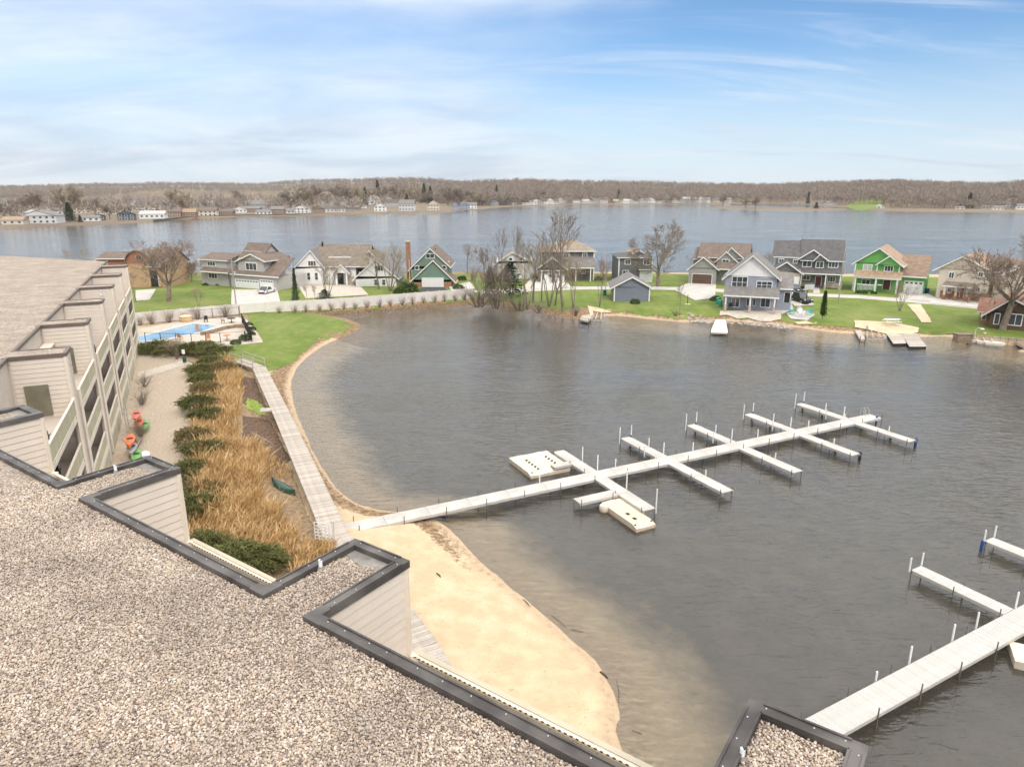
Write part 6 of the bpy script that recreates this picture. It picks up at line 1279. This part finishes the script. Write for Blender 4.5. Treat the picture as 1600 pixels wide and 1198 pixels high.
lift('grey boat lift frame beside the tilted lagoon dock', [(924,503),(945,503),(944,492),(930,490)]); lift('grey boat lift between curved dock and floating platform', [(1355,533),(1384,532),(1376,519),(1354,520)])
t = thing('timber_crate', 'brown timber deck box on the bank by the concrete ramp', 'box', U(1495,529,.7)); ax, ay = U2(1495,529,.7); 
for k in range(3): MB().box(0,2.2,-.3,1.0,-.6+.4*k,-.24+.4*k).build('plank', M_timb, t)
MB().box(-.1,2.3,-.4,1.1,.6,.7).build('lid', M_timb, t)
sw = thing('seawall', 'timber seawall along the lawn by the cabin', 'wall', U(1512,528,0)); a = np.array(U2(1512,531,.2)); b = np.array(U2(1640,541,.2))
for k in range(10):
    q = a+(b-a)*k/10; q2 = a+(b-a)*(k+.97)/10; MB().bar((*q,.45),(*q2,.45),.14,.9).build('plank', mat('seawall_wood', (.48,.38,.26), .85, .15, 2, rnd=.1), sw, True); MB().tube([(*q,-.5),(*q,1.15)], .1, 8).build('post', M_timb, sw, True)
MB().bar((*a,.96),(*b,.96),.3,.08).build('cap', M_plank, sw, True)
def pedal(label, px, py, rz):
    x, y, _ = U(px, py, .2); t = thing('pedal_boat', label, 'boat', (x, y, .0), rz, 'pedal boats at the seawall'); m = mat('boat_white', (.74,.70,.62), .45, .06, 2)
    for s in (-1, 1): canoe_part = MB().add([(-1.2,s*.5-.25,.0),(1.0,s*.5-.25,.0),(1.35,s*.5,.28),(1.0,s*.5+.25,.0),(-1.2,s*.5+.25,.0),(-1.2,s*.5-.27,.34),(1.0,s*.5-.27,.36),(1.0,s*.5+.27,.36),(-1.2,s*.5+.27,.34)], [(0,1,6,5),(1,2,6),(2,3,7),(3,4,8,7),(4,0,5,8),(5,6,7,8),(6,2,7)]); canoe_part.build('pontoon', m, t)
    MB().box(-.9,.7,-.3,.3,.2,.32).build('floor', m, t); MB().obox((-.35,0,.55), (.05,0,.0), (0,.5,0), (-.08,0,.28)).build('seat_back', m, t)
pedal('white pedal boat nearest the timber box at the seawall', 1528, 532, -.5); pedal('white pedal boat with upright seat at the seawall', 1541, 534, -.5); pedal('white pedal boat farthest along the seawall', 1554, 536, -.5)
x, y, _ = U(1522,530,.9); H = zat(x, y, 512)-.9; sl_ = thing('dock_lamp', 'pale curved dock lamp on the seawall', 'lamp', (x, y, .9)); MB().tube([(0,0,0),(0,0,H-.2),(.3,0,H),(.8,0,H-.1)], .05, 8).build('pole', M_alu, sl_); MB().lathe((.95,0,H-.22), [(.28,0),(.25,.08),(.06,.16)], 10).build('lamp_head', M_white, sl_)
# riprap
def riprap():
    rng = np.random.default_rng(4); mb = MB(); line = [(1075,497),(1110,499.5),(1160,502),(1200,505),(1242,510)]
    for i in range(230):
        f = rng.uniform(0, 4); k = int(f); px = line[k][0]+(line[min(k+1,4)][0]-line[k][0])*(f-k); py = line[k][1]+(line[min(k+1,4)][1]-line[k][1])*(f-k)+rng.uniform(-2.5,2.5)
        x, y = U2(px, py, .4); z = h1(x, y); s = rng.uniform(.15,.34); v = rng.normal(0, 1, (8, 3)); q = np.array([(a,b,c) for a in (-1,1) for b in (-1,1) for c in (-1,1)], float)*.62+v*.16; q *= s*np.array([1.2,1,.75])
        mb.add((q+np.array([x, y, max(z, -.05)+s*.3])).tolist(), [(0,1,3,2),(4,6,7,5),(0,4,5,1),(2,3,7,6),(0,2,6,4),(1,5,7,3)])
    tag(mb.build('riprap', mat('riprap_stone', (.30,.26,.22), .9, .3, 1.8, col2=(.60,.53,.45))), 'band of pale riprap stones along the lawn edge', 'stones', kind='stuff')
riprap()
# ---------------------------------------------------------------- trees of the near strip
BTR = 'bare trees among the houses'
for i, a in enumerate([
 ('spreading bare tree on the lawn beside the tan brick house', 263,471,374,100,'oak',1,M_twig_red), ('small pale bare tree above the far roof edge', 112,430,386,26,'multi',2,M_twig_tan), ('thin bare tree left of the tan brick house', 140,430,383,22,'tall',3,M_twig_tan),
 ('slim young tree beside the patio of tan brick house', 213,472,424,26,'tall',4,M_twig_red), ('small bare sapling on the lawn near the pale utility pole', 311,478,448,22,'multi',5,M_twig_red), ('pinkish multi-stemmed tree in front of the white farmhouse', 512,464,401,44,'multi',6,M_twig_red),
 ('slender sapling at the farmhouse drive edge', 480,470,444,11,'tall',7,M_twig_red), ('second slender sapling at the farmhouse drive', 493,469,443,11,'tall',8,M_twig_red), ('tall birch-like tree between farmhouse and sage green house', 610,455,374,62,'multi',9,M_twig_tan), ('leaning bare tree close to the brick chimney', 592,452,384,48,'tall',10,M_twig_tan),
 ('bare tree on the far lawn past the sage green house', 731,428,377,26,'tall',11,M_twig_red), ('low bare tree beside it behind the thicket', 757,430,380,26,'oak',12,M_twig_red), ('tallest slim trunk in the lagoon thicket', 802,478,348,26,'tall',13,M_twig), ('slim trunk at the left of the lagoon thicket', 788,480,352,26,'tall',14,M_twig),
 ('bare tree rising from the thicket beside the dark evergreen', 774,478,392,40,'multi',15,M_twig_tan), ('tan-twigged tree leaning over the lagoon bank', 833,472,366,48,'tall',16,M_twig_tan), ('tallest tree in the middle standing before the hip-roofed house', 880,482,318,64,'tall',17,M_twig), ('forked trunks on the bank next to the tallest tree', 858,477,372,56,'multi',18,M_twig_tan),
 ('broad crooked tree on the bank right of the forked trunks', 868,475,392,44,'oak',19,M_twig_tan), ('broad rounded bare tree beside the charcoal house', 1028,448,340,112,'oak',20,M_twig), ('reddish sapling on the lawn left of the blue shed', 937,477,398,34,'multi',21,M_twig_red), ('thin sapling by the lamp post lawn', 1062,493,440,14,'tall',22,M_twig),
 ('huge spreading bare tree in front of the brown cabin', 1566,514,352,150,'oak',23,M_twig_red), ('dense small bare tree on the lawn of bright green house', 1405,486,437,38,'multi',24,M_twig_red), ('reddish small tree behind the grey green house', 1084,432,398,22,'multi',25,M_twig_red), ('reddish small tree between the blue grey and charcoal houses', 1200,432,392,22,'multi',26,M_twig_red),
 ('bare branches behind the grey double-garage house', 300,440,403,30,'oak',27,M_twig_red), ('reddish brush tree on the shore behind hip-roofed house', 944,432,404,44,'multi',28,M_twig_red), ('thin trunk between evergreen and leaning tree', 818,474,372,30,'tall',31,M_twig_tan), ('slender grey trunk near the hip-roofed garage', 846,470,380,34,'tall',32,M_twig), ('crooked stems over the lagoon brush', 824,482,400,44,'multi',33,M_twig_tan), ('low twiggy tree at the fence end thicket', 754,474,412,44,'multi',34,M_twig), ('bare branches just past the tallest lagoon tree', 896,482,392,40,'multi',35,M_twig_tan), ('bare branches just above the brown thicket', 780,476,402,44,'oak',36,M_twig),
 ('bare brush behind the cream house porch', 1512,474,440,40,'oak',29,M_twig)]):
    bare_tree('bare_tree', a[0], a[1], a[2], a[3], a[4], a[5], 100+a[6]*13, 1.4, a[7], None, BTR)
tgt = [('weeping brown evergreen at the farmhouse corner', 463, 470, 417, 16)]
conifer('evergreen_tree', 'drooping brownish evergreen at the farmhouse drive', 462.5, 471, 418, 1.4, 1, 15, None, 'evergreen trees', (CYP[0], None) if False else (CON[1][0], CON[1][1]))
conifer('evergreen_tree', 'round dark evergreen inside the lagoon thicket', 797, 461, 409, 1.4, 2, 42); conifer('evergreen_tree', 'smaller dark evergreen at the thicket edge', 766, 466, 416, 1.4, 0, 30); conifer('evergreen_tree', 'slim columnar evergreen on the lawn by turquoise chairs', 1285, 498, 455, 1.4, 0, 9.5, None, 'evergreen trees', CYP)
conifer('evergreen_tree', 'low blue spruce beside the farmhouse drive', 507.5, 467, 452, 1.4, 2, 22)
for i, (px, py, s, lab) in enumerate(((638,456,2.0,'big rounded green bush at the sage green house'),(625,458,1.3,'lower green bush beside the big rounded one'),(716,452,1.2,'green bush right of the white garage'),(722,438,1.1,'dark round bush on the lawn by the orange hedge'),(321,446,.6,'low dark bush under the grey house wall'),(342,446,.6,'second low dark bush under the grey house wall'),
   (992,474,.9,'brown bush at the foot of the blue shed'),(1263,451,.6,'left clipped bush at the craftsman porch'),(1253,451,.6,'clipped bush nearer the craftsman garage'),(1341,458.5,.6,'leftmost low bush before the white porch'),(1351,459,.6,'middle low bush before the white porch'),(1365,459.5,.6,'rightmost low bush before the white porch'),(1118,470,1.0,'dark climbing bush by the teal bins'),(935,438,1.0,'rounded bush right of the hip-roofed house'))):
    shrub('garden_bush', lab, U2(px, py, 1.4), s, BALL, 1.42, s*.9, i*1.1, 'garden bushes of the houses', BST)
for i, (px, py, top, w, lab, m) in enumerate(((738,441,414,16,'orange dry ornamental hedge past the sage green house','t'),(748,480,436,60,'brown thicket where the white fence ends',0),(775,482,440,54,'brown thicket left of the slim lagoon trunks',0),(812,486,455,50,'low brown brush on the lagoon bank',0),(842,489,468,34,'low brush under the tan-twigged tree',0),(898,494,474,30,'brush by the tilted lagoon dock',0),(1056,494,482,20,'brush at the end of the sand pad',0))):
    bare_tree('brush', lab, px, py, top, w, 'shrub', 60, 1.1, M_twig_tan if m == 't' else M_twig, None, 'brush along the lagoon bank', 'brush', cache='brush%s' % m)
# ---------------------------------------------------------------- far shore: houses, trees, woods
FZ = 1.1
def far_house(i, label, px, py, w, hgt, wall, roof, front=True, z=None, two=False):
    """px, py = foot of the middle of the front, w and hgt in picture units incl. roof"""
    x, y = U2(px, py, FZ); z = float(far_height(np.array([x]), np.array([y]))[0]); z = max(z, .8)
    gd = float(sdist([x], [y], FAR)[0])
    if gd < 14: y += 16-gd; x *= y/(y-16+gd)
    k = (y*CT+20*ST)/F; W = w*k; H = max(3.2, hgt*k); D = max(6, W*.7); e = H*.62
    t = thing('lake_house', label, 'house', (x, y, z-.3), math.atan2(-x, y)*.6+((i*37) % 11-5)*.03, 'houses across the lake')
    MB().box(-W/2, W/2, 0, D, 0, e+.3).build('wall', wall, t); o = .5
    if front:
        MB().add([(-W/2-o,-o,e+.1),(0,-o,H+.3),(W/2+o,-o,e+.1),(-W/2-o,D+o,e+.1),(0,D+o,H+.3),(W/2+o,D+o,e+.1)], [(0,1,4,3),(1,2,5,4),(0,3,5,2)]).build('roof', roof, t); MB().extrude([(-W/2,0,e+.3),(W/2,0,e+.3),(0,0,H)], (0,-.05,0)).build('gable', wall, t)
    else:
        MB().add([(-W/2-o,-o,e+.1),(W/2+o,-o,e+.1),(W/2+o,D+o,e+.1),(-W/2-o,D+o,e+.1),(-W/2-o*.5,D/2,H+.3),(W/2+o*.5,D/2,H+.3)], [(0,1,5,4),(2,3,4,5),(1,2,5),(3,0,4),(3,2,1,0)]).build('roof', roof, t)
    nw = max(2, int(W/3.2)); rows = 2 if e > 4.6 else 1
    for r in range(rows):
        for c in range(nw):
            cx_ = -W/2+W*(c+.5)/nw; zz = e*(r+.5)/rows+.35; ww_ = min(1.0, W/nw*.3)
            f = MB().box(cx_-ww_, cx_+ww_, -.12, .02, zz-.75, zz+.75).build('window', M_trim, t); MB().box(cx_-ww_*.8, cx_+ww_*.8, -.16, -.10, zz-.6, zz+.6).build('pane', M_glass, f)
WALL = {'white': S_white, 'grey': S_grey, 'slate': S_slate, 'tan': S_cream, 'brown': mat('brown_siding', (.27,.17,.12), .85, .1, 1), 'blue': S_blue, 'navy': S_navy, 'pale': S_pale}
ROOF = {'grey': RF_gy, 'dark': RF_dk, 'brown': RF_br, 'tan': RF_tan}
FH = [(20,352,30,12,'tan','tan',0),(52,343,28,16,'white','grey',1),(60,350,52,20,'pale','grey',1),(42,350,14,11,'slate','dark',1),(92,330,26,16,'slate','grey',0),(128,334,24,14,'tan','brown',0),(86,337,22,12,'pale','grey',0),(142,346,24,9,'white','grey',0),(155,345,18,11,'navy','dark',1),(176,335,44,16,'tan','brown',0),(198,346,24,16,'navy','dark',1),
      (232,331,38,16,'pale','dark',0),(238,343,36,12,'white','pale2',0),(268,340,28,14,'brown','brown',0),(296,341,20,13,'brown','tan',0),(322,339,32,14,'tan','brown',0),(350,337.5,26,10,'brown','brown',0),(338,330,22,9,'slate','grey',1),(360,329,16,12,'slate','dark',1),(374,333,22,9,'white','grey',1),(388,332,34,9,'brown','grey',0),(408,328,26,14,'blue','grey',0),
      (412,336.5,24,8,'white','grey',0),(434,335,20,12,'brown','grey',0),(452,334,16,8,'pale','grey',0),(470,333.5,24,12,'white','grey',1),(497,334,18,12,'brown','brown',1),(522,332,34,9,'pale','dark',0),(548,328,26,6,'slate','grey',0),(563,325.5,18,8,'white','dark',1),(585,320,22,16,'white','grey',1),(594,331,18,13,'white','grey',1),(612,324,20,12,'grey','dark',0),(635,330,24,17,'pale','grey',0),(677,329,18,15,'tan','tan',1),
      (712,330,12,13,'blue','grey',1),(724,329.5,14,15,'blue','grey',1),(738,327,14,10,'white','grey',0),(772,322,14,10,'blue','grey',1),(786,321,12,11,'slate','grey',1),(800,319,14,10,'grey','dark',1)]
for i in range(44):
    rr = random.Random(200+i); px = 804+i*7.9+rr.uniform(-2,2)
    if i < 44 and px < 1110: FH.append((px, np.interp(px,[800,840,880,960,1100],[321,320.5,318.8,318.6,317.6]), rr.uniform(8,15), rr.uniform(5,10), rr.choice(['white','white','tan','grey','pale','brown']), rr.choice(['grey','dark','brown','pale2']), i % 2))
FH += [(1366,318,26,7,'white','grey',0),(1382,317,14,6,'white','grey',0),(1418,320,14,11,'white','grey',1),(1432,319,16,9,'slate','dark',0),(1376,326,10,6,'white','pale2',1),(1545,327,18,6,'pale','grey',0),(1560,328,14,6,'white','grey',0),(1582,326,26,11,'pale','grey',1),(1597,328,14,9,'white','grey',0),(1500,327,12,4,'white','grey',0),(1120,317,12,6,'tan','grey',0),(1136,317,12,7,'white','grey',0),(1152,316,14,6,'grey','dark',0),(1170,316,10,5,'white','grey',0),(1300,321,16,6,'pale','grey',0),(1245,318,10,4,'white','grey',0)]
ROOF['pale2'] = roofm('pale', (.45,.44,.42))
wn = {'white': 'white', 'grey': 'grey', 'slate': 'slate grey', 'tan': 'cream', 'brown': 'brown', 'blue': 'blue grey', 'navy': 'navy', 'pale': 'pale grey'}; rn = {'grey': 'grey', 'dark': 'charcoal', 'brown': 'brown', 'tan': 'tan', 'pale2': 'pale'}
FH.sort(); NUM = ORD+['fortieth'] if False else ORD
def ordn(n):
    tens = {3: 'thirty', 4: 'forty', 5: 'fifty', 6: 'sixty', 7: 'seventy', 8: 'eighty', 9: 'ninety'}
    if n <= len(ORD): return ORD[n-1]
    t_, o_ = divmod(n, 10); return tens[t_]+'-'+ORD[o_-1] if o_ else tens[t_][:-1]+'ieth'
for i, (px, py, w, hg, wl, rf, fr_) in enumerate(FH): far_house(i, '%s house with %s roof, %s from the left on the far shore' % (wn[wl], rn[rf], ordn(i+1)), px, py, w, hg, WALL[wl], ROOF[rf], bool(fr_))
def far_z(px, py):
    x, y = U2(px, py, FZ); return (x, y), max(.8, float(far_height(np.array([x]), np.array([y]))[0]))
FT = [(8,345,316,26),(52,340,297,46),(112,344,287,40),(150,338,309,18),(172,343,318,22),(283,330,294,40),(322,328,312,18),(374,322,295,24),(290,338,304,24),(455,330,296,32),(490,327,287,36),(478,329,290,28),(530,323,288,34),(545,322,287,34),(563,323,289,22),(600,318,290,24),(622,320,286,26),(645,318,290,24),(700,322,290,40),(668,320,295,24),(742,322,296,24),(760,320,298,26),(842,319,295,24),(580,320,292,26),(720,322,293,28),(1130,322,305,14),(1165,325,308,18),(1180,326,307,16),(1000,317,299,18),(1560,325,300,30),(1590,325,302,24),(1500,325,305,20),(1475,325,307,20)]
for i, (px, py, top, w) in enumerate(FT):
    xy, z = far_z(px, py); bare_tree('bare_tree', '%s bare tree from the left along the far shore' % ordn(i+1 if False else sorted(range(len(FT)), key=lambda j: FT[j][0]).index(i)+1), px, py, top, w, 'oak', 71, z, (M_twig, M_twig_red, M_twig_tan)[i % 3], None, 'bare trees across the lake', 'tree', xy, 'far%d' % (i % 3))
FE = [(110,347,316,24),(126,348,336,10),(571,322,292,15),(591,318,281,17),(663,318,286,17),(673,320,291,14),(636,322,302,12),(776,319,289,11),(1262,319,299,8),(1275,326,316,11),(1400,318,301,22),(1513,326,301,18),(1547,322,305,12),(966,318,296,10)]
for i, (px, py, top, w) in enumerate(FE):
    xy, z = far_z(px, py); conifer('evergreen_tree', '%s dark evergreen from the left along the far shore' % ordn(i+1 if False else sorted(range(len(FE)), key=lambda j: FE[j][0]).index(i)+1), px, py, top, z, 2 if i == 12 else i % 2, w, xy, 'evergreens across the lake')
def far_dock_wall():
    L = [U2(*p) for p in ((240,346.5),(300,341),(380,338.3),(460,337.3),(500,336))]; mb = MB()
    t = thing('seawall', 'long dark seawall along the far point', 'wall', (*L[0], 0))
    for i in range(len(L)-1): MB().bar((*L[i], .7), (*L[i+1], .7), .6, 1.8).build('wall_section', mat('dark_seawall', (.12,.10,.08), .9, .2, .3), t, True)
far_dock_wall()
def woods():
    rng = np.random.default_rng(17); n = 15000; px = rng.uniform(-180, 1780, n); sy = np.interp(px, SHY_PX, SHY); f = rng.uniform(0, 1, n); y = sy+30+f*600
    x = (px-CX)/F*(y*CT+22*ST)
    # shore belt behind the point's houses
    m = 900; px2 = rng.uniform(600, 1180, m); sy2 = np.interp(px2, SHY_PX, SHY); y2 = sy2+rng.uniform(20, 70, m); x2 = (px2-CX)/F*(y2*CT+22*ST); x = np.concatenate([x, x2]); y = np.concatenate([y, y2])
    m = 620; px3 = rng.uniform(-150, 600, m); y3 = np.where(px3 < 75, rng.uniform(480, 1500, m), rng.uniform(560, 1100, m)); x3 = (px3-CX)/F*(y3*CT+22*ST); x = np.concatenate([x, x3]); y = np.concatenate([y, y3])
    base = np.minimum(sdist(x, y, FAR), -sdist(x, y, LAKE2)); k = base > 14; lawn = (x > U2(1320,326)[0]) & False
    pxx = CX+F*x/(y*CT+22*ST); k &= ~((pxx > 1315) & (pxx < 1390) & (y < 1010)); x, y = x[k], y[k]; z = far_height(x, y); n = len(x); H = rng.uniform(11, 19, n)*np.where(y < 900, .75, 1); Rr = H*rng.uniform(.26,.42, n); T = 34
    d = rng.normal(0, 1, (n, T, 3)); d /= np.linalg.norm(d, axis=2, keepdims=True); d[:, :, 2] = d[:, :, 2]*.9; r = rng.uniform(.25, 1, (n, T, 1))**.6
    c = d*r*np.stack([Rr, Rr, H*.40], -1)[:, None, :]+np.stack([x, y, z+H*.60], -1)[:, None, :]
    up = d*.7+np.array([0,0,1.0])+rng.normal(0,.25,(n,T,3)); up /= np.linalg.norm(up, axis=2, keepdims=True); L_ = rng.uniform(.14,.30,(n,T,1))*H[:, None, None]; wd = rng.normal(0,1,(n,T,3)); wd[:, :, 2] *= .2; wd /= np.linalg.norm(wd, axis=2, keepdims=True)
    w = rng.uniform(.6,1.5,(n,T,1)); V = np.stack([c-wd*w*.5, c+wd*w*.5, c+up*L_], 2).reshape(-1, 3); Fc = np.arange(len(V)).reshape(-1, 3)
    tv = np.array([[-.35,0,0],[.35,0,0],[0,0,1.]]); tr = np.stack([np.stack([x+a*.9, y, z-1+b*H*.8], -1) for a, _, b in tv], 1).reshape(-1, 3)
    V = np.concatenate([V, tr]); Fc = np.concatenate([Fc, np.arange(len(tr)).reshape(-1, 3)+len(Fc)*3]); tone = np.concatenate([np.repeat(rng.random(n), T*3), np.repeat(rng.random(n), 3)])
    m = bpy.data.materials.new('winter_woods'); m.use_nodes = True; N = m.node_tree.nodes; L = m.node_tree.links; b = N['Principled BSDF']; b.inputs['Roughness'].default_value = .95; b.inputs['Specular IOR Level'].default_value = .1
    at = N.new('ShaderNodeAttribute'); at.attribute_name = 'tone'; cr = N.new('ShaderNodeValToRGB'); L.new(at.outputs['Fac'], cr.inputs[0]); e = cr.color_ramp.elements; e[0].color = (.20,.165,.145,1); e[1].color = (.34,.285,.21,1)
    for p_, c_ in ((.3,(.25,.205,.175,1)),(.6,(.28,.23,.195,1)),(.85,(.29,.225,.18,1))): q = e.new(p_); q.color = c_
    L.new(cr.outputs[0], b.inputs['Base Color'])
    tag(link('woods', np_mesh('woods', V, Fc, m, False, {'tone': tone})), 'leafless brown woods covering the far hills', 'woods', kind='stuff')
woods()
# flower of far lawn by the right shore, docks there
sheet_far = MB(); P = [U2(*p, 2.6) for p in ((1322,321.5),(1350,318),(1386,317),(1378,324),(1340,326))]

vs_, _, fs_, *_ = mgeo.delaunay_2d_cdt([Vector(p) for p in P]+[Vector((x, y)) for x in np.arange(380, 660, 14) for y in np.arange(780, 1300, 16) if in_poly(x, y, P)], [], [list(range(5))], 1, 1e-4)
X = np.array([v.x for v in vs_]); Y = np.array([v.y for v in vs_]); MB().add(np.stack([X, Y, far_height(X, Y)+.8], -1).tolist(), [tuple(q) for q in fs_], True).build('lawn', M_lawn)['kind'] = 'structure'
bpy.context.view_layer.update()

# ---------------------------------------------------------------- air
hm = bpy.data.materials.new('haze'); hm.use_nodes = True; hn = hm.node_tree.nodes; hn.clear(); ho = hn.new('ShaderNodeOutputMaterial'); hv = hn.new('ShaderNodeVolumePrincipled')
hv.inputs['Color'].default_value = (.97,.95,.92,1); hv.inputs['Density'].default_value = .00006; hm.node_tree.links.new(hv.outputs[0], ho.inputs['Volume'])
tag(MB().box(-7000,7000,-420,7000,-3.8,80).build('haze', hm), kind='stuff')
